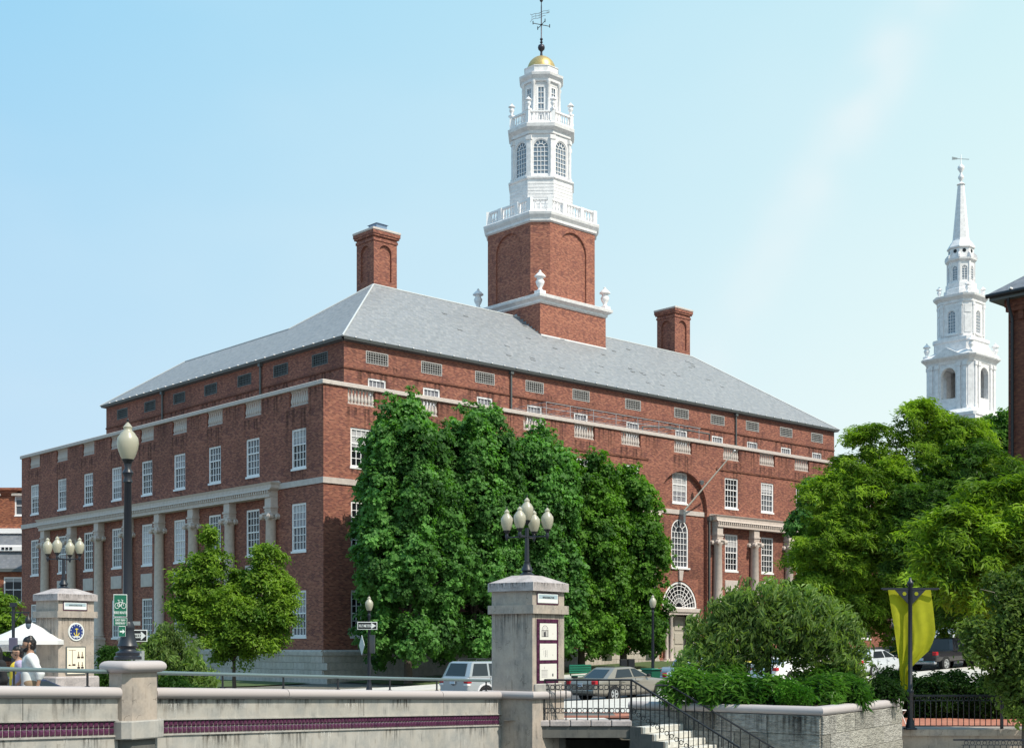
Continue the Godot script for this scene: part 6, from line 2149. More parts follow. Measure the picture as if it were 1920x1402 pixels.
func make_cars() -> void:
	var yaw := PI / 2 - 0.82692
	var row := "cars parked along the near kerb"
	var silver := paint(.42, .44, .46, .5)
	# silver station wagon by the pier
	var suv := {hw = .91, r = .36, wheels = [-1.35, 1.45], lamp_white = true, lamp_y = .86, lamp_h = .16, plate_y = .84,
		body = [[-2.3, .48, 1.0, .82], [-2.27, .40, 1.12, .88], [-2.1, .34, 1.16, .91], [-1.2, .32, 1.14, .91], [.6, .32, 1.12, .91], [1.1, .33, 1.10, .90], [1.9, .36, 1.02, .88], [2.2, .42, .92, .82], [2.3, .5, .8, .74]],
		cab = [-2.22, 1.2, -1.98, .45, 1.14, 1.76, .84, .70], windows = [[-2.02, -1.16, -1.82, -1.14], [-1.05, -.15, -1.03, -.18], [-.05, .85, -.08, .38]], doors = [-1.1, -.1]}
	var w := vehicle("station_wagon", "silver sport utility car with roof rack parked behind the bridge wall", "car", ground_at(-.68, -55.55, .03), yaw, suv, silver, row)
	for sd in [-1.0, 1.0]:
		part("roof_rail", MB.new().tube([V(-1.6, 1.76, sd * .55), V(-1.5, 1.84, sd * .55), V(-.1, 1.84, sd * .55), V(0, 1.76, sd * .55)], [.018], 6), M.iron, w)
	part("spare_ring", MB.new().at(Transform3D(Basis(Vector3.BACK, PI / 2), V(-2.31, .92, 0))).lathe([[.12, 0], [.14, .02], [.12, .04]], 14), M.dark, w)
	for sd in [-1.0, 1.0]:
		part("wheel_flare", MB.new().at(Transform3D(Basis(Vector3.RIGHT, PI / 2 * sd), V(-1.35, .38, sd * .84))).lathe([[.50, 0], [.50, .09], [.43, .1], [.43, 0]], 22), paint(.6, .58, .6), w)
	vehicle("car", "beige grey sedan with red tail light parked behind the ring railing", "car", ground_at(4.85, -59.05, .03), yaw, spec_sedan(5.1, 1.45), paint(.27, .245, .21, .4), row)
	vehicle("car", "silver sedan half hidden by the left side of the weeping tree", "car", ground_at(9.3, -63.1, .03), yaw, spec_sedan(4.5, 1.42), paint(.55, .57, .60, .3), row)
	var st := spec_sedan(4.7, 1.36)
	st.cab = [-1.75, 1.0, -1.0, .1, .94, 1.36, .80, .60]
	st.windows = [[-.75, .72, -.62, .06]]
	st.doors = [-.5]
	st.lamp_h = .17
	var mu := vehicle("car", "white two door coupe with red tail lights behind the weeping tree trunk", "car", ground_at(14.1, -67.5, .03), yaw, st, paint(.78, .77, .76), row)
	part("spoiler", MB.new().cbx(-2.36, -2.1, 1.03, 1.07, -.75, .75, .015), paint(.78, .77, .76), mu)
	vehicle("car", "silver white four door sedan standing clear left of the yellow banner", "car", ground_at(19.7, -72.65, .03), yaw, spec_sedan(5.0, 1.45), paint(.58, .60, .63, .2), row)
	# dark pickup truck
	var tr := {hw = .98, r = .39, wheels = [-1.75, 1.85], lamp_y = .88, lamp_h = .22, plate_y = .6, bumper = M.chrome,
		body = [[-2.75, .55, 1.05, .92], [-2.7, .5, 1.1, .96], [-2.4, .48, 1.12, .98], [-1.0, .46, 1.12, .98], [.6, .46, 1.12, .98], [1.3, .46, 1.12, .97], [2.2, .48, 1.08, .95], [2.65, .52, .98, .9], [2.75, .6, .85, .85]],
		cab = [-.75, 1.5, -.6, .7, 1.12, 1.82, .86, .72], windows = [[-.55, .15, -.5, .12], [.25, 1.1, .22, .62]], doors = [.2]}
	vehicle("pickup_truck", "dark grey pickup truck parked right of the yellow banner", "pickup truck", ground_at(25.4, -77.9, .03), yaw, tr, paint(.022, .022, .028, .3), row)
	vehicle("station_wagon", "white tall car with dark windows far behind the pickup truck", "car", ground_at(31.2, -94.0, .03), yaw + .2, suv, paint(.75, .77, .78))
	vehicle("car", "blue grey car on the far side of the street near the green bin", "car", ground_at(9.6, -68.3, .03), yaw, spec_sedan(4.4, 1.42), paint(.30, .36, .42, .3))
	var db := spec_sedan(4.6, 1.42)
	db.level = true
	vehicle("car", "dark blue car on the bridge behind the walkers, only its front showing", "car", V(-11.6, -.55, -31.6), 1.0, db, paint(.012, .016, .06, .3))

# ---------------------------------------------------------------- bins, bench, cabinets, tape, umbrellas
func bin(label: String, p: Vector3) -> void:
	var b := thing("trash_bin", label, "trash bin", p, .7, "green wheeled bins by the street")
	part("body", MB.new().loft([[V(-.24, .08, -.26), V(.24, .08, -.26), V(.24, .08, .26), V(-.24, .08, .26)], [V(-.31, .98, -.34), V(.31, .98, -.34), V(.31, .98, .34), V(-.31, .98, .34)]]), M.bin, b)
	part("lid", MB.new().cbx(-.37, .37, .98, 1.06, -.4, .4, .03), M.bin_lid, b)
	for x in [-.25, .25]: part("wheel", MB.new().at(Transform3D(Basis(Vector3.BACK, PI / 2), V(x, .12, -.28))).lathe([[.12, -.03], [.12, .03], [0, .03]], 14), M.tyre, b)

func umbrella(label: String, p: Vector3, r: float, h: float) -> void:
	var u := thing("sun_umbrella", label, "umbrella", p, .3, "white sun umbrellas at the left")
	part("pole", MB.new().tube([V(0, 0, 0), V(0, h, 0)], [.03], 8), M.pipe_metal, u)
	var mb := MB.new()
	var m := 8
	for k in m:
		var a := TAU * k / m
		var b := TAU * (k + 1) / m
		var pa := V(cos(a) * r, h - .62, sin(a) * r)
		var pb := V(cos(b) * r, h - .62, sin(b) * r)
		var ma := V(cos(a) * r * .5, h - .33, sin(a) * r * .5)
		var mbb := V(cos(b) * r * .5, h - .33, sin(b) * r * .5)
		mb.tri(V(0, h, 0), ma, mbb, Vector3.UP)
		mb.quad(ma, mbb, pb, pa, Vector3.UP)
		var mid := (pa + pb) * .5 * V(.96, 1, .96)
		mb.quad(pa, pb, pb + V(0, -.14, 0), pa + V(0, -.14, 0), mid)
	part("canopy", mb, M.canvas, u)
	var rb := MB.new()
	for k in m: rb.tube([V(0, h - .55, 0), V(cos(TAU * k / m) * r * .7, h - .5, sin(TAU * k / m) * r * .7)], [.012], 5)
	part("ribs", rb, M.pipe_metal, u, Transform3D.IDENTITY, true)

func make_street_things() -> void:
	bin("green wheeled bin with tape, left of the weeping tree", ground_at(6.75, -64.6, .03))
	bin("green wheeled bin just left of the yellow banner", ground_at(24.4, -84.5, .1))
	var b := thing("park_bench", "green slatted bench against the stone base of the brick building", "bench", ground_at(4.1, -76.5, -.2), PI / 2 - .82692)
	for k in 4: part("seat_slat", MB.new().cbx(-.9, .9, .43, .47, -.2 + k * .12, -.1 + k * .12, .01), M.bin_lid, b)
	for k in 4: part("back_slat", MB.new().cbx(-.9, .9, .58 + k * .13, .68 + k * .13, -.27, -.23, .01), M.bin_lid, b)
	for x in [-.75, .75]: part("leg", MB.new().bx(x - .03, x + .03, 0, .43, -.2, .26).bx(x - .03, x + .03, .43, 1.08, -.3, -.27), M.iron, b)
	for k in 2:
		var c := thing("utility_cabinet", ["black utility cabinet next to the tree trunk, the left one", "black utility cabinet with round handle, the right one"][k], "cabinet", ground_at(6.62 + k * .46, -79.2 - k * .1, .05), .1, "black utility cabinets")
		part("case", MB.new().cbx(-.2, .2, 0, .98, -.2, .2, .02), M.dark, c)
		part("door", MB.new().bx(-.16, .16, .1, .9, .2, .215), M.iron, c)
	# caution tape
	for data in [[V(4.6, 0, -68.6), V(6.75, 0, -64.7), .95, "yellow caution tape strung from the cabinets to the green bin"], [V(21.6, 0, -79.5), V(24.5, 0, -84.2), 1.0, "yellow caution tape left of the far green bin"], [V(12.4, 0, -73), V(17.2, 0, -77.4), .95, "yellow caution tape seen under the weeping tree"]]:
		var o: Vector3 = ground_at(data[0].x, data[0].z)
		var e: Vector3 = ground_at(data[1].x, data[1].z)
		var t := thing("caution_tape", data[3], "tape", o, 0.0, "caution tape along the far kerb")
		var g := [[], []]
		for k in 13:
			var f := k / 12.0
			var p := (e - o) * f + V(0, data[2] - .16 * sin(PI * f), .02 * sin(f * 9))
			g[0].append(p)
			g[1].append(p + V(0, .09, .01))
		part("ribbon", MB.new().sheet(g), M.tape, t)
		for p in [Vector3.ZERO, e - o]:
			part("stake", MB.new().tube([p, p + V(0, 1.1, 0)], [.02], 6), M.iron, t)
	umbrella("white sun umbrella in front of the left stone pier", V(-15.8, -.9, -43.6), 1.28, 3.28)
	umbrella("white sun umbrella cut by the left edge of the picture", V(-18.0, -.9, -45.2), 2.0, 3.05)
	# folding chair
	b = thing("folding_chair", "small white metal chair frame beside the banner pole", "chair", V(11.6, -.8, -40.2), .5)
	part("frame", MB.new().tube([V(-.2, 0, .2), V(.15, .85, -.25)], [.014], 6).tube([V(.2, 0, .2), V(.2, .85, -.25)], [.014], 6).tube([V(-.2, .85, -.25), V(.2, .85, -.25)], [.014], 6).tube([V(-.2, 0, -.25), V(-.2, .45, .2)], [.014], 6).tube([V(.2, 0, -.25), V(.2, .45, .2)], [.014], 6), M.white_pure, b)
	part("seat", MB.new().cbx(-.21, .21, .43, .46, -.2, .2, .01), M.white_pure, b)

# ---------------------------------------------------------------- foliage
func leaf_mat(called: String, back: Color, rough := .55) -> Material:
	if not M.has(called):
		var m := mat(1, 1, 1, rough)
		m.vertex_color_use_as_albedo = true
		m.backlight_enabled = true
		m.backlight = back
		m.metallic_specular = .38
		M[called] = m
	return M[called]

# a sprig: n leaves of length l, width w, spread within radius r; drooping leaves hang, others spread
func sprig(n: int, l: float, w: float, r: float, droop: float, sd: int) -> ArrayMesh:
	var key := "sprig%d_%.2f_%.2f_%.2f_%.2f_%d" % [n, l, w, r, droop, sd]
	if cache.has(key): return cache[key]
	var g := RandomNumberGenerator.new()
	g.seed = sd
	var mb := MB.new()
	for i in n:
		var o := V(g.randfn(0, .5), g.randfn(0, .28), g.randfn(0, .5)) * r
		var a := g.randf() * TAU
		var d := V(cos(a), -droop + g.randf_range(-.35, .35), sin(a)).normalized()
		var s := d.cross(Vector3.UP).normalized().rotated(d, g.randf_range(-.6, .6))
		var up := s.cross(d)
		var k := g.randf_range(.75, 1.2)
		var f := g.randf_range(.8, 1.2)
		mb.col = Color(f, f, f * g.randf_range(.85, 1.1))
		var p0 := o
		var p1 := o + d * l * k * .5 + s * w * k * .5 + up * .02
		var p2 := o + d * l * k - up * .03
		var p3 := o + d * l * k * .5 - s * w * k * .5 + up * .02
		mb.tri(p0, p1, p2, up); mb.tri(p0, p2, p3, up)
	cache[key] = mb.mesh()
	return cache[key]

# blobs: [centre, radii]; lumps of leaves grow on their surfaces
func crown(parent: Node, blobs: Array, meshes: Array, m: Material, per_m2: float, lump: float, base: Color, tip: Color, sd: int, flat := 1.0, hang := 0.0, gap := 0.2, spray := 1.0, up := .8) -> void:
	var g := RandomNumberGenerator.new()
	g.seed = sd
	var nz := FastNoiseLite.new()
	nz.seed = sd
	nz.frequency = .45
	var xs := []
	for _i in meshes.size(): xs.append([])
	for bi in blobs.size():
		var c: Vector3 = blobs[bi][0]
		var R: Vector3 = (blobs[bi][1] - V(1, flat, 1) * lump * .55).max(V(.12, .12, .12))
		var rm := (R.x + R.y + R.z) / 3.0
		var area := 4.0 * PI * rm * rm
		var nl := int(area / (lump * lump * 1.25)) + 3
		for i in nl:
			var d := V(g.randfn(), g.randfn(), g.randfn()).normalized()
			if d.y < -.6 and g.randf() < .5: d.y = -d.y
			var lc := c + d * R * (g.randf_range(.62, 1.0) if g.randf() < .8 else g.randf_range(1.0, 1.28))
			var hd := V(d.x, 0, d.z).normalized() if absf(d.y) < .95 else V(cos(i), 0, sin(i))
			hd.y = -.18
			var sd2 := hd.cross(Vector3.UP).normalized()
			var hidden := false
			for bj in blobs.size():
				if bj != bi:
					var q: Vector3 = (lc - blobs[bj][0]) / blobs[bj][1]
					if q.length() < .62:
						hidden = true
						break
			if hidden: continue
			if nz.get_noise_3d(lc.x * 2.0, lc.y * 2.0, lc.z * 2.0) < -.62 + gap: continue
			var lr := lump * g.randf_range(.65, 1.25)
			var n := int(per_m2 * lr * lr * 2.2) + 2
			var lt := clampf(.5 + nz.get_noise_3d(lc.x + 40.0, lc.y, lc.z) * 1.1 + g.randf_range(-.2, .2), 0.0, 1.0)
			for j in n:
				var e := V(g.randfn(), g.randfn(), g.randfn()).normalized()
				if e.dot(d) < -.35: e = -e
				var k1 := g.randf_range(.5, 1.08)
				var p := lc + (e * V(lr, lr * flat, lr) if spray == 1.0 else hd * e.x * lr * spray + sd2 * e.z * lr * .85 + V(0, e.y * lr * flat, 0)) * k1
				if hang > 0.0: p.y -= hang * lr * g.randf()
				var out := (e * (1.0 - up * .55) + d * .3 + V(.18, up, .14)).normalized()
				var t := out.cross(V(g.randfn(), g.randfn() * .3, g.randfn())).normalized()
				var bs := Basis(t, out, t.cross(out)).orthonormalized()
				bs = bs.rotated(out, g.randf() * TAU)
				var s := g.randf_range(.75, 1.25)
				var cc := base.lerp(tip, clampf(lt + g.randf_range(-.25, .25), 0, 1))
				xs[g.randi() % meshes.size()].append([Transform3D(bs * Basis.from_scale(V(s, s, s)), p), cc])
	for k in meshes.size():
		if xs[k].is_empty(): continue
		var mm := MultiMesh.new()
		mm.transform_format = MultiMesh.TRANSFORM_3D
		mm.use_colors = true
		mm.mesh = meshes[k]
		mm.instance_count = xs[k].size()
		for i in xs[k].size():
			mm.set_instance_transform(i, xs[k][i][0])
			mm.set_instance_color(i, xs[k][i][1])
		var mi := MultiMeshInstance3D.new()
		mi.multimesh = mm
		mi.material_override = m
		named(mi, "crown" , parent)
		mi.set_meta("kind", "stuff")

func limbs(parent: Node, h: float, r: float, targets: Array, m: Material, lean := Vector3.ZERO) -> void:
	var g := RandomNumberGenerator.new()
	g.seed = int(h * 100)
	var top := V(0, h, 0) + lean
	var mid := top * .5 + V(g.randf_range(-.06, .06), 0, g.randf_range(-.06, .06)) * h * .3
	part("trunk", MB.new().tube([V(0, -.25, 0), V(0, .12, 0), mid, top], [r * 1.5, r * 1.08, r * .85, r * .72], 10), m, parent)
	for t in targets:
		var st := mid.lerp(top, g.randf_range(.35, 1.0))
		var a: Vector3 = st.lerp(t, .45) + V(g.randf_range(-.2, .2), .15, g.randf_range(-.2, .2)) * h * .12
		part("limb", MB.new().tube([st, a, t], [r * .5, r * .32, r * .1], 7), m, parent)

func tree(called: String, label: String, p: Vector3, blobs: Array, trunk_h: float, trunk_r: float, kind: Dictionary, sd: int, group := "", cat := "tree") -> Node3D:
	var t := thing(called, label, cat, p, 0.0, group)
	var tg := []
	for b in blobs: tg.append(b[0] + V(0, -b[1].y * .2, 0))
	limbs(t, trunk_h, trunk_r, tg.slice(0, 9), kind.get("bark", M.bark))
	crown(t, blobs, kind.mesh, kind.mat, kind.n, kind.lump, kind.base, kind.tip, sd, kind.get("flat", 1.0), kind.get("hang", 0.0), kind.get("gap", .2), kind.get("spray", 1.0), kind.get("up", .8))
	return t

func shrub(called: String, label: String, p: Vector3, blobs: Array, kind: Dictionary, sd: int, group := "", cat := "shrub") -> void:
	var t := thing(called, label, cat, p, 0.0, group)
	var mb := MB.new()
	for b in blobs: mb.tube([V(0, -.15, 0), b[0] * V(.6, .7, .6), b[0]], [.03, .02, .008], 5)
	part("stems", mb, M.bark, t)
	crown(t, blobs, kind.mesh, kind.mat, kind.n, kind.lump, kind.base, kind.tip, sd, kind.get("flat", 1.0), kind.get("hang", 0.0), kind.get("gap", .0))

func make_trees() -> void:
	var maple := {mesh = [sprig(12, .21, .20, .25, .35, 1), sprig(12, .2, .19, .25, .5, 2)], mat = leaf_mat("leaf_maple", Color(.92, 1.0, .6), .5), n = 12.0, lump = .62, base = Color(0.046, 0.128, 0.029), tip = Color(0.187, 0.424, 0.098), hang = .9, flat = .75, gap = .34, up = .7}
	var maple_l := maple.duplicate()
	maple_l.base = Color(0.052, 0.142, 0.021)
	maple_l.tip = Color(0.184, 0.384, 0.046)
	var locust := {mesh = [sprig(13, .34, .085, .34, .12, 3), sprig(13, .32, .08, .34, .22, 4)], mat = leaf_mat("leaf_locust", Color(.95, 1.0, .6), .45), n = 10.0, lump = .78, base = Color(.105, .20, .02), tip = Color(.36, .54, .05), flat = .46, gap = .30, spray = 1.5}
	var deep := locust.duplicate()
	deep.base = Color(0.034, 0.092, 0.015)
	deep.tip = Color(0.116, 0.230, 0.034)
	var weep := {mesh = [sprig(13, .20, .065, .2, .9, 5), sprig(13, .19, .06, .2, 1.1, 6)], mat = leaf_mat("leaf_weeping", Color(.95, 1.0, .6), .45), n = 18.0, lump = .31, base = Color(0.123, 0.192, 0.055), tip = Color(0.384, 0.537, 0.184), hang = 2.2, gap = .34}
	var zel := {mesh = [sprig(13, .2, .09, .22, .15, 7), sprig(13, .19, .085, .22, .25, 8)], mat = leaf_mat("leaf_zelkova", Color(.95, 1.0, .6), .45), n = 24.0, lump = .34, base = Color(.085, .185, .02), tip = Color(.29, .45, .05), flat = .48, gap = .30, spray = 1.5}
	# big maples in front of the long face
	var lab := ["tall dark green maple hanging over the corner of the brick building", "tall maple second from the building corner, behind the pier's left side", "tall maple directly behind the five globe cluster lamp", "bright tipped maple right of the cluster lamp", "rightmost shorter maple with bright green right edge beside the entrance"]
	var xs := [[1.6, 14.0, 2.9, 0.0], [6.6, 14.2, 2.9, -.3], [11.4, 13.6, 2.8, .2], [15.8, 12.2, 2.5, .4], [19.8, 11.9, 2.5, .3]]
	for i in 5:
		var w := from_ab(-6.2, xs[i][0])
		var p := ground_at(w.x, w.z, .03)
		var top: float = xs[i][1] + EYE - p.y
		var r: float = xs[i][2]
		var bl := []
		var g := RandomNumberGenerator.new()
		g.seed = 200 + i
		for k in 9:
			var a := TAU * k / 7.0 + g.randf() * .5
			var rr := r * (.69 if k < 7 else .2)
			var ht := top - .3 - g.randf() * 1.1 - (.7 * absf(cos(a)) if k < 7 else 0.0)
			var cx := cos(a) * rr
			var cz := sin(a) * rr
			bl.append([V(cx * .86, ht - 1.5, cz * .86), V(1.05, 1.9, 1.05)])
			bl.append([V(cx, ht - 4.4, cz), V(1.3, 2.5, 1.3) * g.randf_range(.9, 1.1)])
			bl.append([V(cx * 1.04, ht - 8.0, cz * 1.04), V(1.35, 2.6, 1.35) * g.randf_range(.85, 1.1)])
			if k < 7: bl.append([V(cx * .98, 2.6 + g.randf() * .9, cz * .98), V(1.2, 1.3, 1.2)])
		for k in 4: bl.append([V(g.randf_range(-1.6, 1.5), top - .4 - g.randf() * .7, g.randf_range(-.4, 1.0)), V(.5, 1.1, .5)])
		tree("maple_tree", lab[i], p, bl, 5.0, .24, maple if i < 3 else maple_l, 300 + i, "maples along the front of the brick building")
	# brighter patch of growth between third and fourth maple
	# right-hand trees
	tree("locust_tree", "big feathery light green tree in front of the steeple", ground_at(25.0, -82.0, .1), [[V(-3.0, 13.6, 0), V(1.8, 1.3, 1.6)], [V(-4.4, 12.0, 0), V(1.7, 1.2, 1.6)], [V(-5.6, 10.3, .2), V(1.7, 1.2, 1.6)], [V(0.24, 14.92, 0.00), V(1.77, 1.30, 1.65)], [V(1.65, 13.63, 0.00), V(2.83, 1.77, 2.60)], [V(-0.71, 11.62, 0.47), V(3.07, 1.77, 2.71)], [V(-3.07, 10.20, 0.94), V(2.60, 1.77, 2.36)], [V(3.54, 11.62, -0.35), V(2.83, 1.65, 2.60)], [V(4.72, 9.97, 0.00), V(2.95, 1.77, 2.60)], [V(-4.72, 8.32, 0.71), V(2.71, 1.77, 2.36)], [V(0.00, 8.55, 1.89), V(3.54, 2.12, 2.36)], [V(-2.95, 6.43, 1.89), V(3.30, 1.89, 2.36)], [V(3.30, 7.14, 1.42), V(3.54, 2.01, 2.60)], [V(-5.43, 5.72, 1.06), V(2.60, 1.65, 2.36)], [V(-0.59, 4.78, 2.12), V(3.30, 1.65, 2.12)], [V(-4.01, 3.83, 1.53), V(2.36, 1.18, 1.89)], [V(0.94, 3.01, 1.18), V(2.60, 0.94, 1.89)], [V(1.77, 5.48, -1.18), V(4.72, 3.54, 2.95)], [V(-6.37, 6.90, 0.71), V(2.01, 1.42, 1.89)], [V(-6.61, 4.54, 0.94), V(2.24, 1.53, 1.89)], [V(-5.19, 3.01, 0.94), V(2.01, 1.06, 1.65)], [V(4.01, 4.54, 1.42), V(2.60, 1.65, 2.12)], [V(3.30, 2.89, 0.94), V(1.89, 0.94, 1.65)], [V(-1.89, 3.12, -0.71), V(3.54, 1.65, 1.89)]], 5.0, .2, locust, 401, "feathery trees along the street")
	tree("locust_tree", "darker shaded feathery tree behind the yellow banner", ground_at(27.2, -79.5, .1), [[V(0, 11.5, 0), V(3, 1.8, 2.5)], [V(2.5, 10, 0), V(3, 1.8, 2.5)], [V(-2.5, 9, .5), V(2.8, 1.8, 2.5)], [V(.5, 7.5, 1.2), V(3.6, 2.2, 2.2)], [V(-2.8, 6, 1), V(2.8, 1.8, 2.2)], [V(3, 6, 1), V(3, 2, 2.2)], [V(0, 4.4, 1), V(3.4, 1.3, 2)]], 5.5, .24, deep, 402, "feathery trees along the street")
	tree("locust_tree", "bright green feathery tree below the dark red building, right edge", ground_at(18.9, -50.5, .1), [[V(-.6, 7.4, 0), V(1.9, 1.0, 1.7)], [V(1.3, 7.9, .2), V(2.0, 1.0, 1.8)], [V(-2.2, 6.4, .4), V(1.7, 1.0, 1.5)], [V(.4, 6.2, .9), V(2.2, 1.1, 1.6)], [V(2.4, 6.6, .3), V(1.8, 1.1, 1.6)], [V(-2.6, 5.2, .4), V(1.8, 1.0, 1.5)], [V(-.8, 5.0, .9), V(2.0, 1.0, 1.5)], [V(1.4, 5.2, .7), V(2.0, 1.0, 1.5)], [V(-1.8, 4.1, .6), V(1.6, .8, 1.3)]], 4.6, .15, locust, 403, "feathery trees along the street")
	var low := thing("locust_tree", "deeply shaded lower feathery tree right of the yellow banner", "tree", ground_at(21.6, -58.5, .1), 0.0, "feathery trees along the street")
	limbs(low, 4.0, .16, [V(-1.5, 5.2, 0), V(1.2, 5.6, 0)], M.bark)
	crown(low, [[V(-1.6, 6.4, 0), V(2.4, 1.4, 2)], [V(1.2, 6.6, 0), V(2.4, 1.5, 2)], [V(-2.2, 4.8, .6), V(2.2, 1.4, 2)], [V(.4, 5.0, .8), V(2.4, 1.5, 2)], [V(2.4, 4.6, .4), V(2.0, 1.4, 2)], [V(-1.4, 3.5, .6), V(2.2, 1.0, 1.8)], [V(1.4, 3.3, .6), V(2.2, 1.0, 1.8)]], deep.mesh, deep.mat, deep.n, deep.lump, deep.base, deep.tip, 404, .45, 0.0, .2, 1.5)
	tree("maple_tree", "dark rounded maple beside the right end of the brick building", ground_at(21.4, -92.5, .1), [[V(0, 11.4, 0), V(1.8, 1.5, 1.8)], [V(1.4, 10, .4), V(1.8, 1.8, 1.8)], [V(-1.0, 9.4, .6), V(1.7, 1.7, 1.7)], [V(0, 7.6, 1), V(2, 2, 1.8)], [V(1.6, 6.8, .4), V(2, 2, 1.8)], [V(-.4, 5.2, .8), V(2.0, 1.8, 1.8)]], 5.0, .2, maple, 405)
	tree("distant_tree", "rounded green tree under the steeple, left of the dark building", ground_at(44.5, -121, .1), [[V(-.8, 18.6, 0), V(2.6, 2.4, 2.6)], [V(1.8, 19.4, 0), V(2.4, 2.0, 2.4)], [V(-3.2, 17.4, 0), V(2.8, 2.4, 2.6)], [V(2.6, 16.2, 0), V(3.0, 3.0, 3)], [V(-2.4, 14.6, 0), V(3, 3, 3)], [V(0, 11.5, 1), V(5, 4, 4)]], 6.0, .25, maple_l, 406)
	tree("distant_tree", "far dark green tree peeping past the roof end of the brick building", ground_at(36.6, -150, .1), [[V(0, 16.4, 0), V(2.0, 1.6, 2.0)], [V(.8, 14.6, 0), V(2.6, 2.0, 2.4)], [V(-.8, 12, 0), V(3, 2.6, 2.6)]], 8.0, .25, maple, 407)
	tree("young_tree", "thin leaved small tree with bare twigs at the right edge", V(14.25, -1.82, -37.0), [[V(-.55, 5.0, 0), V(.5, .4, .5)], [V(.3, 5.4, 0), V(.7, .6, .6)], [V(-.2, 4.3, .2), V(.8, .6, .6)], [V(.6, 4.4, .1), V(.7, .7, .6)], [V(-1.0, 3.5, .2), V(.75, .45, .6)], [V(0, 3.4, .3), V(.9, .6, .6)], [V(-.5, 2.7, .2), V(.7, .5, .6)], [V(.4, 2.6, .2), V(.7, .6, .6)], [V(-1.45, 3.75, .1), V(.45, .3, .4)], [V(0, 1.95, .2), V(.6, .45, .5)], [V(.5, 1.6, .2), V(.5, .4, .4)]], 3.2, .085, {mesh = [sprig(14, .15, .08, .3, .3, 9)], mat = leaf_mat("leaf_young", Color(.95, 1.0, .65)), n = 40.0, lump = .42, base = Color(0.068, 0.131, 0.025), tip = Color(0.230, 0.322, 0.077), gap = .25, bark = M.bark}, 408)
	# bare twigs of the young tree
	var tw := thing("bare_branch", "pale bare twigs that stand out of the small right-hand tree", "branch", V(13.6, 1.2, -36.6))
	part("twig", MB.new().tube([V(.35, .1, 0), V(.28, .6, .02), V(.05, 1.05, .05), V(-.02, 1.2, .03)], [.022, .018, .01, .006], 6).tube([V(.05, 1.05, .05), V(.15, 1.2, .05)], [.009, .005], 5), M.bark_pale, tw)
	part("twig", MB.new().tube([V(.35, .1, 0), V(.0, .35, .1), V(-.15, .6, .1)], [.016, .01, .005], 6), M.bark_pale, tw)
	part("twig", MB.new().tube([V(-.2, 1.55, 0), V(-.36, 1.85, .05), V(-.75, 1.95, .05)], [.014, .01, .005], 6), M.bark_pale, tw)
	# left: vase-shaped young tree, weeping bush, low shrubs
	tree("vase_tree", "bright green vase shaped street tree in front of the left brick face", ground_at(-13.75, -66, .05), [[V(-2.0, 5.3, .1), V(1.25, .85, 1.1)], [V(-1.4, 6.3, 0), V(1.05, .75, .9)], [V(-1.3, 7.5, 0), V(.4, .75, .4)], [V(1.55, 5.3, 0), V(1.3, 1.0, 1.1)], [V(1.55, 6.5, 0), V(.85, .8, .8)], [V(.3, 5.4, -.3), V(.9, .6, .8)], [V(2.4, 4.7, .1), V(.8, .7, .8)], [V(-2.3, 4.2, .2), V(.95, .6, .9)], [V(-.2, 4.3, .6), V(1.3, .8, 1)], [V(.8, 3.8, .7), V(1.3, .8, 1)], [V(2.0, 3.7, .4), V(1.1, .8, 1)], [V(-1.4, 3.5, .5), V(1.3, .7, 1)], [V(-.2, 2.9, .7), V(1.5, .8, 1)], [V(1.2, 2.7, .6), V(1.2, .7, .9)], [V(0, 2.0, .3), V(1.0, .6, .8)], [V(0, 3.6, -.6), V(2.2, 1.2, 1.0)]], 2.0, .1, zel, 409)
	tree("weeping_tree", "grey green weeping bush left of the bright street tree", ground_at(-13.0, -50.5, .05), [[V(-.1, 2.75, 0), V(.75, .5, .7)], [V(-.85, 2.2, .1), V(.6, .6, .6)], [V(.65, 2.1, .1), V(.75, .7, .6)], [V(1.3, 1.5, .1), V(.55, .5, .5)], [V(-.2, 2.0, .3), V(.8, .6, .6)], [V(-.3, 1.3, .4), V(.8, .7, .6)], [V(.4, .9, .3), V(.8, .6, .6)]], 1.6, .07, weep, 410, "weeping trees")
	tree("weeping_tree", "broad weeping tree with hanging grey green branches in the planter", V(7.0, .05, -36.4), [[V(-.1, 3.0, 0), V(.9, .55, .8)], [V(.9, 2.85, 0), V(.8, .5, .7)], [V(-.9, 2.65, .1), V(.8, .5, .7)], [V(1.5, 2.4, .1), V(.8, .55, .7)], [V(-1.6, 2.05, .2), V(.7, .55, .6)], [V(.2, 2.3, .6), V(1.1, .6, .6)], [V(1.1, 1.9, .5), V(.9, .6, .6)], [V(-.8, 1.85, .5), V(.9, .55, .6)], [V(2.1, 1.75, .2), V(.65, .6, .6)], [V(-2.0, 1.35, .2), V(.55, .5, .5)], [V(1.9, 1.4, .4), V(.7, .45, .5)], [V(-1.4, 1.3, .4), V(.6, .45, .5)], [V(2.5, 1.35, .1), V(.4, .4, .4)]], 1.9, .1, weep, 411, "weeping trees")
	var sm := {mesh = [sprig(16, .13, .05, .2, .2, 12)], mat = leaf_mat("leaf_shrub", Color(.9, 1.0, .6)), n = 70.0, lump = .26, base = Color(0.037, 0.100, 0.019), tip = Color(0.107, 0.230, 0.039)}
	var lance := {mesh = [sprig(14, .26, .05, .16, -.1, 13), sprig(14, .24, .05, .16, .2, 14)], mat = leaf_mat("leaf_lance", Color(.9, 1.0, .6), .34), n = 34.0, lump = .30, base = Color(0.046, 0.138, 0.021), tip = Color(0.172, 0.344, 0.062)}
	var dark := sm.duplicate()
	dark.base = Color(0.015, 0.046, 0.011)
	dark.tip = Color(0.042, 0.096, 0.019)
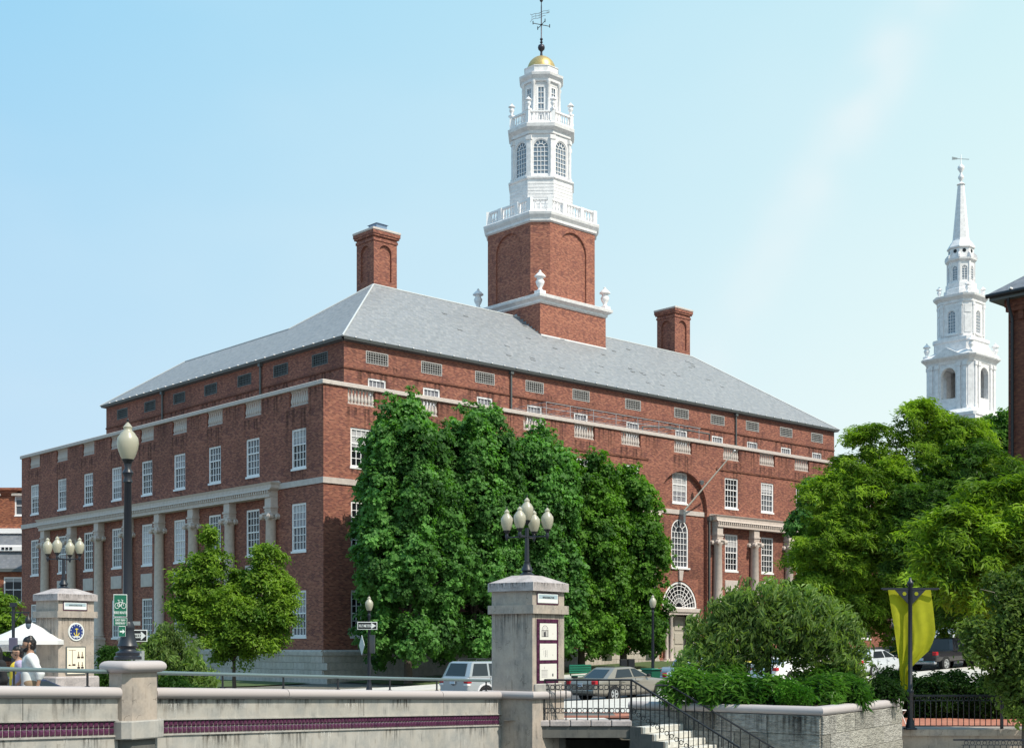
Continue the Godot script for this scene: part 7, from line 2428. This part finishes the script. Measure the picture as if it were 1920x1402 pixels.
	# planter shrubs, left to right
	var pls := [[4.39, -34.35, .75, "leafy shrub at the left end of the planter, by the street bin"], [5.07, -33.92, .62, "second leafy shrub in the planter from the handrail"], [5.74, -33.77, .58, "narrow leaved shrub in the planter under the weeping tree's left side"], [6.51, -33.87, .62, "narrow leaved shrub in the planter just left of the ball bush"], [7.72, -33.77, .55, "arching shrub in the planter right of the ball bush"], [8.30, -34.26, .56, "arching shrub in the planter near its outer corner"], [8.78, -35.03, .52, "last bright arching shrub in the planter, right end"], [5.40, -35.13, .8, "taller shrub in the planter behind the front row, left"], [8.11, -35.51, .8, "taller shrub in the planter behind the front row, right"], [9.94, -36.28, .55, "low dark shrub in the planter close to the banner pole"]]
	for i in pls.size():
		var r: float = pls[i][2]
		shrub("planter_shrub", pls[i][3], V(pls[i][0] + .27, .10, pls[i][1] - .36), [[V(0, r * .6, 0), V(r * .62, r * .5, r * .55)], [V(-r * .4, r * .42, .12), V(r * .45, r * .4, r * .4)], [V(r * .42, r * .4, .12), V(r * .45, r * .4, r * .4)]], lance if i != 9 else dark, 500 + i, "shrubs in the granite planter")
	shrub("ball_bush", "round fine textured bright green bush at the front of the planter", V(7.05, .08, -33.35), [[V(0, .28, 0), V(.36, .28, .34)]], {mesh = [sprig(26, .09, .015, .12, -.6, 15)], mat = leaf_mat("leaf_fine", Color(.66, .8, .3)), n = 150.0, lump = .16, base = Color(0.061, 0.184, 0.021), tip = Color(0.116, 0.291, 0.031)}, 520)
	for i in 6:
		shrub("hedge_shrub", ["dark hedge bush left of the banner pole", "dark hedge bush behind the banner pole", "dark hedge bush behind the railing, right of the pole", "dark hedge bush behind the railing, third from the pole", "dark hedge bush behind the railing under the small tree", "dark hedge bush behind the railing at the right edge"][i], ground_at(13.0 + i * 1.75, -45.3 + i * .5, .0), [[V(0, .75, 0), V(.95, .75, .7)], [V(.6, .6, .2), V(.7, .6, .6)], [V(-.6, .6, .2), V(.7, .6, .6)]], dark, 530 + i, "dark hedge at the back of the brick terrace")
	# left side greenery
	shrub("leafy_bush", "green bush behind the walkers, left of the stone pier", V(-15.9, -.9, -46), [[V(0, 1.2, 0), V(.8, .9, .7)], [V(-.6, .8, .2), V(.6, .7, .6)], [V(.4, .6, .3), V(.6, .6, .6)]], sm, 540, "bushes around the left pier")
	shrub("leafy_bush", "green bush between the left stone pier and the tall lamp", V(-15.3, -.9, -51), [[V(0, 1.4, 0), V(.6, 1.0, .6)], [V(.3, .8, .2), V(.8, .8, .6)], [V(-.4, .7, .2), V(.7, .7, .6)]], sm, 541, "bushes around the left pier")
	shrub("leafy_bush", "low flowering bush above the rail right of the tall lamp", V(-11.6, -.6, -45.5), [[V(0, .55, 0), V(.7, .45, .5)], [V(.7, .4, 0), V(.5, .35, .4)], [V(-.6, .45, 0), V(.5, .45, .4)]], sm, 542, "bushes around the left pier")
	tree("edge_tree", "yellow green tree cut by the left edge above the umbrella", ground_at(-23.3, -60, .05), [[V(0, 4.2, 0), V(.9, .6, .8)], [V(.5, 3.4, .2), V(.8, .6, .7)], [V(-.6, 3.4, .2), V(.9, .7, .7)], [V(.2, 2.6, .2), V(.8, .5, .7)]], 2.2, .1, zel, 543)

# ---------------------------------------------------------------- people: tapered capsules joined smoothly, meshed as surface nets
# bones: [a, b, ra, rb]; k = blend
func net(bones: Array, cell: float, k: float) -> MB:
	var lo := Vector3(1e9, 1e9, 1e9)
	var hi := -lo
	for b in bones:
		var r := maxf(b[2], b[3])
		for p in [b[0], b[1]]:
			lo = lo.min(p - Vector3.ONE * (r + k + cell * 2))
			hi = hi.max(p + Vector3.ONE * (r + k + cell * 2))
	var nx := int((hi.x - lo.x) / cell) + 2
	var ny := int((hi.y - lo.y) / cell) + 2
	var nz := int((hi.z - lo.z) / cell) + 2
	var f := PackedFloat32Array()
	f.resize(nx * ny * nz)
	f.fill(1.0)
	for b in bones:
		var a: Vector3 = b[0]
		var ba: Vector3 = b[1] - a
		var ra: float = b[2]
		var rb: float = b[3]
		var r := maxf(ra, rb) + k + cell * 1.5
		var l2 := maxf(ba.length_squared(), 1e-9)
		var p0: Vector3 = (a.min(b[1]) - Vector3.ONE * r - lo) / cell
		var p1: Vector3 = (a.max(b[1]) + Vector3.ONE * r - lo) / cell
		for z in range(maxi(0, int(p0.z)), mini(nz, int(p1.z) + 2)):
			for y in range(maxi(0, int(p0.y)), mini(ny, int(p1.y) + 2)):
				var row := (z * ny + y) * nx
				for x in range(maxi(0, int(p0.x)), mini(nx, int(p1.x) + 2)):
					var p := Vector3(x, y, z) * cell + lo - a
					var t := clampf(p.dot(ba) / l2, 0.0, 1.0)
					var d := (p - ba * t).length() - lerpf(ra, rb, t)
					var o := f[row + x]
					var h := maxf(k - absf(o - d), 0.0) / k
					f[row + x] = minf(o, d) - h * h * k * .25
	var at := {}
	var pts := []
	var nr := []
	for z in nz - 1:
		for y in ny - 1:
			for x in nx - 1:
				var i := (z * ny + y) * nx + x
				var c := [f[i], f[i + 1], f[i + nx], f[i + nx + 1], f[i + nx * ny], f[i + nx * ny + 1], f[i + nx * ny + nx], f[i + nx * ny + nx + 1]]
				var m := 0
				for q in 8:
					if c[q] < 0.0: m |= 1 << q
				if m == 0 or m == 255: continue
				var s := Vector3.ZERO
				var n := 0
				for e in [[0, 1], [2, 3], [4, 5], [6, 7], [0, 2], [1, 3], [4, 6], [5, 7], [0, 4], [1, 5], [2, 6], [3, 7]]:
					var va: float = c[e[0]]
					var vb: float = c[e[1]]
					if (va < 0.0) != (vb < 0.0):
						var t := va / (va - vb)
						var pa := Vector3(e[0] & 1, (e[0] >> 1) & 1, e[0] >> 2)
						var pb := Vector3(e[1] & 1, (e[1] >> 1) & 1, e[1] >> 2)
						s += pa.lerp(pb, t)
						n += 1
				at[i] = pts.size()
				pts.append(lo + (Vector3(x, y, z) + s / n) * cell)
				nr.append(Vector3(c[1] + c[3] + c[5] + c[7] - c[0] - c[2] - c[4] - c[6], c[2] + c[3] + c[6] + c[7] - c[0] - c[1] - c[4] - c[5], c[4] + c[5] + c[6] + c[7] - c[0] - c[1] - c[2] - c[3]).normalized())
	var mb := MB.new()
	var st := [1, nx, nx * ny]
	for i in at.keys():
		for ax in 3:
			var u: int = st[(ax + 1) % 3]
			var w: int = st[(ax + 2) % 3]
			var j: int = i + st[ax]
			if j >= f.size() or (f[i] < 0.0) == (f[j] < 0.0): continue
			if not (at.has(i - u) and at.has(i - w) and at.has(i - u - w)): continue
			var q := [at[i], at[i - u], at[i - u - w], at[i - w]]
			mb.stri(pts[q[0]], pts[q[1]], pts[q[2]], nr[q[0]], nr[q[1]], nr[q[2]])
			mb.stri(pts[q[0]], pts[q[2]], pts[q[3]], nr[q[0]], nr[q[2]], nr[q[3]])
	return mb

func head_bones(c: Vector3, s: float) -> Array:
	# looks along +x; c is the middle of the skull
	return [[c + V(-.012, .03, 0) * s, c + V(.018, .02, 0) * s, .088 * s, .084 * s], [c + V(.03, -.02, 0) * s, c + V(.045, -.085, 0) * s, .062 * s, .038 * s],
		[c + V(.082, .0, 0) * s, c + V(.106, -.04, 0) * s, .011 * s, .016 * s], [c + V(.078, -.07, -.014) * s, c + V(.078, -.07, .014) * s, .012 * s, .012 * s],
		[c + V(-.005, -.03, .085) * s, c + V(-.012, .012, .088) * s, .012 * s, .018 * s], [c + V(-.005, -.03, -.085) * s, c + V(-.012, .012, -.088) * s, .012 * s, .018 * s]]

func hand_bones(w: Vector3, dir: Vector3, side: Vector3, s: float) -> Array:
	# palm from the wrist along dir, five fingers a little curled towards side x dir
	var n := side.cross(dir).normalized()
	var o := [[w, w + dir * .085 * s, .026 * s, .034 * s]]
	var len_ := [.070, .080, .074, .058]
	for k in 4:
		var b := w + dir * .085 * s + side * (.030 - k * .020) * s
		var m: Vector3 = b + (dir * .9 + n * .25).normalized() * len_[k] * .5 * s
		o.append([b, m, .0095 * s, .009 * s])
		o.append([m, m + (dir * .7 + n * .7).normalized() * len_[k] * .5 * s, .009 * s, .0075 * s])
	var t := w + dir * .03 * s + side * .028 * s
	o.append([t, t + (dir * .7 + side * .7).normalized() * .045 * s, .012 * s, .010 * s])
	o.append([t + (dir * .7 + side * .7).normalized() * .045 * s, t + (dir * 1.0 + side * .55 + n * .3).normalized() * .078 * s, .010 * s, .008 * s])
	return o

# arms: [elbow, wrist] for the right (-z? no: +z) and left side; all in metres for a standing figure that faces +x
func person(label: String, p: Vector3, yaw: float, h: float, d: Dictionary) -> void:
	var g := thing("person", label, "person", p, yaw, "people walking on the bridge")
	var s := h / 1.75
	var female: bool = d.get("female", false)
	var sw: float = (.165 if female else .19)
	var J := func(x: float, y: float, z: float) -> Vector3: return V(x, y, z) * s
	var head: Vector3 = J.call(.03, 1.635, 0) + d.get("head", Vector3.ZERO)
	var bones := []
	bones += [[J.call(0, .98, 0), J.call(-.01, 1.18, 0), .125 * s, .115 * s], [J.call(-.01, 1.18, 0), J.call(0, 1.36, 0), .115 * s, .125 * s], [J.call(-.01, 1.40, -sw * .72), J.call(-.01, 1.40, sw * .72), .075 * s, .075 * s], [J.call(-.005, 1.42, 0), J.call(.015, 1.56, 0), .055 * s, .05 * s]]
	bones += [[J.call(0, .95, -.075), J.call(0, .95, .075), .115 * s, .115 * s]]
	var shirt := []
	var trousers := []
	for k in 2:
		var sd := -1.0 if k == 0 else 1.0
		var sh: Vector3 = J.call(-.01, 1.405, sd * sw)
		var arm: Array = d.arms[k]
		var el: Vector3 = J.call(arm[0].x, arm[0].y, arm[0].z)
		var wr: Vector3 = J.call(arm[1].x, arm[1].y, arm[1].z)
		bones += [[sh, el, .048 * s, .038 * s], [el, wr, .038 * s, .027 * s]]
		var ex := .016
		shirt.append([sh, sh.lerp(el, d.get("sleeve", .95)), (.056 + ex) * s, (.047 + ex) * s])
		if d.get("sleeve2", 0.0) > 0.0: shirt.append([el, el.lerp(wr, d.sleeve2), (.044 + ex) * s, (.036 + ex) * s])
		var step: float = sd * d.get("stride", .12)
		var kn: Vector3 = J.call(step * .6 + .03, .50, sd * .09)
		var an: Vector3 = J.call(step, .09, sd * .09)
		bones += [[J.call(0, .92, sd * .088), kn, .085 * s, .055 * s], [kn, an, .056 * s, .038 * s], [an, an + J.call(.15, -.045, sd * .015), .042 * s, .032 * s]]
		trousers += [[J.call(0, .95, sd * .085), kn, .108 * s, .078 * s], [kn, an + J.call(0, .02, 0), .078 * s, .062 * s]]
		var hd := net(hand_bones(wr, (wr - el).normalized(), V(1, 0, 0) if absf((wr - el).normalized().x) < .7 else V(0, 1, 0), s), .0055, .008)
		part("hand", hd, d.skin, g)
	part("body", net(bones, .018, .05), d.skin, g)
	part("head", net(head_bones(head, s) + [[head + J.call(-.02, -.05, 0), head + J.call(-.03, -.14, 0), .055 * s, .055 * s]], .0065, .03), d.skin, g)
	shirt += [[J.call(-.01, 1.40, -sw * .75), J.call(-.01, 1.40, sw * .75), .092 * s, .092 * s], [J.call(0, 1.32, 0), J.call(0, 1.10, 0), .148 * s, .145 * s], [J.call(0, 1.1, -.04), J.call(0, d.get("hem", .86), -.05), .145 * s, .15 * s], [J.call(0, 1.1, .04), J.call(0, d.get("hem", .86), .05), .145 * s, .15 * s]]
	part("shirt", net(shirt, .016, .05), d.shirt, g)
	if d.has("top"): part("top", net([[J.call(.03, 1.33, 0), J.call(.04, 1.05, 0), .142 * s, .14 * s]], .016, .03), d.top, g)
	if d.has("skirt"):
		var sk := MB.new().lathe([[.15 * s, .98 * s], [.2 * s, .8 * s], [.27 * s, .5 * s], [.3 * s, .42 * s]], 20)
		part("skirt", sk, d.skirt, g)
	else:
		trousers += [[J.call(0, .97, -.06), J.call(0, .97, .06), .135 * s, .135 * s]]
		part("trousers", net(trousers, .018, .04), d.trousers, g)
	var hair := [[head + J.call(-.02, .055, 0), head + J.call(.012, .058, 0), .092 * s, .085 * s], [head + J.call(-.045, .03, 0), head + J.call(-.05, -.045, 0), .083 * s, .066 * s]]
	if d.get("long", false): hair += [[head + J.call(-.05, 0, -.04), head + J.call(-.055, -.2, -.05), .075 * s, .06 * s], [head + J.call(-.05, 0, .04), head + J.call(-.055, -.2, .05), .075 * s, .06 * s]]
	if d.get("beard", false): part("beard", net([[head + J.call(.035, -.075, -.035), head + J.call(.06, -.095, 0), .033 * s, .036 * s], [head + J.call(.035, -.075, .035), head + J.call(.06, -.095, 0), .033 * s, .036 * s]], .007, .02), M.hair, g)
	var hg := RandomNumberGenerator.new()
	hg.seed = int(h * 1000)
	for k in 26:
		var a := hg.randf_range(.6, TAU - .6)
		var top: Vector3 = head + J.call(-.02 + cos(a) * .03, .1 + hg.randf() * .04, sin(a) * .03)
		hair.append([top, head + J.call(-.02 + cos(a) * .085, hg.randf_range(-.05, .04) - (.14 if d.get("long", false) and cos(a) < .2 else 0.0), sin(a) * .088), .022 * s, .014 * s])
	part("hair", net(hair, .007, .012), M.hair, g)
	for sd in [-1.0, 1.0]: part("eye", MB.new().lathe([[0, -.009], [.008, -.004], [.009, 0], [.008, .004], [0, .009]], 8), M.dark, g, T(head + J.call(.088, .005, sd * .032)))
	if d.get("glasses", false): part("sunglasses", MB.new().cbx(.09, .108, -.008, .026, -.06, .06, .006).bx(0, .09, .01, .018, -.09, -.084).bx(0, .09, .01, .018, .084, .09), M.dark, g, T(head))
	if d.has("bag"): part("bag", MB.new().cbx(-.1, .12, .86, 1.06, .16, .24, .03), d.bag, g)

func make_people() -> void:
	var left := PI + .35
	person("bearded man in a loose white shirt walking left, nearest the stone pier", V(-8.62, -.05, -23.85), left, 1.80, {skin = M.skin_tan, shirt = M.cloth_white, trousers = M.cloth_khaki, beard = true, sleeve = .98, sleeve2 = .25, hem = .80, arms = [[V(-.16, 1.13, -.27), V(-.10, .86, -.27)], [V(-.10, 1.13, .25), V(.10, .92, .24)]]})
	person("person with sunglasses in yellow and lilac between the other two walkers", V(-9.03, -.05, -24.4), left + .1, 1.64, {female = true, skin = M.skin, shirt = M.cloth_lilac, top = M.cloth_yellow, trousers = M.cloth_grey, glasses = true, sleeve = .5, hem = .9, arms = [[V(-.05, 1.12, -.23), V(.14, .95, -.2)], [V(-.05, 1.12, .23), V(.16, .98, .18)]]})
	person("woman with long black hair, black cardigan and red skirt, leftmost walker", V(-9.04, -.05, -23.45), left + .25, 1.66, {female = true, skin = M.skin, shirt = M.cloth_black, top = mat(.55, .42, .38, .9), skirt = M.cloth_red, long = true, sleeve = 1.0, sleeve2 = .8, hem = .92, head = V(.03, -.015, 0), bag = mat(.55, .25, .08, .6), arms = [[V(-.06, 1.12, -.22), V(.17, 1.02, -.12)], [V(-.06, 1.12, .22), V(.18, 1.03, .1)]]})
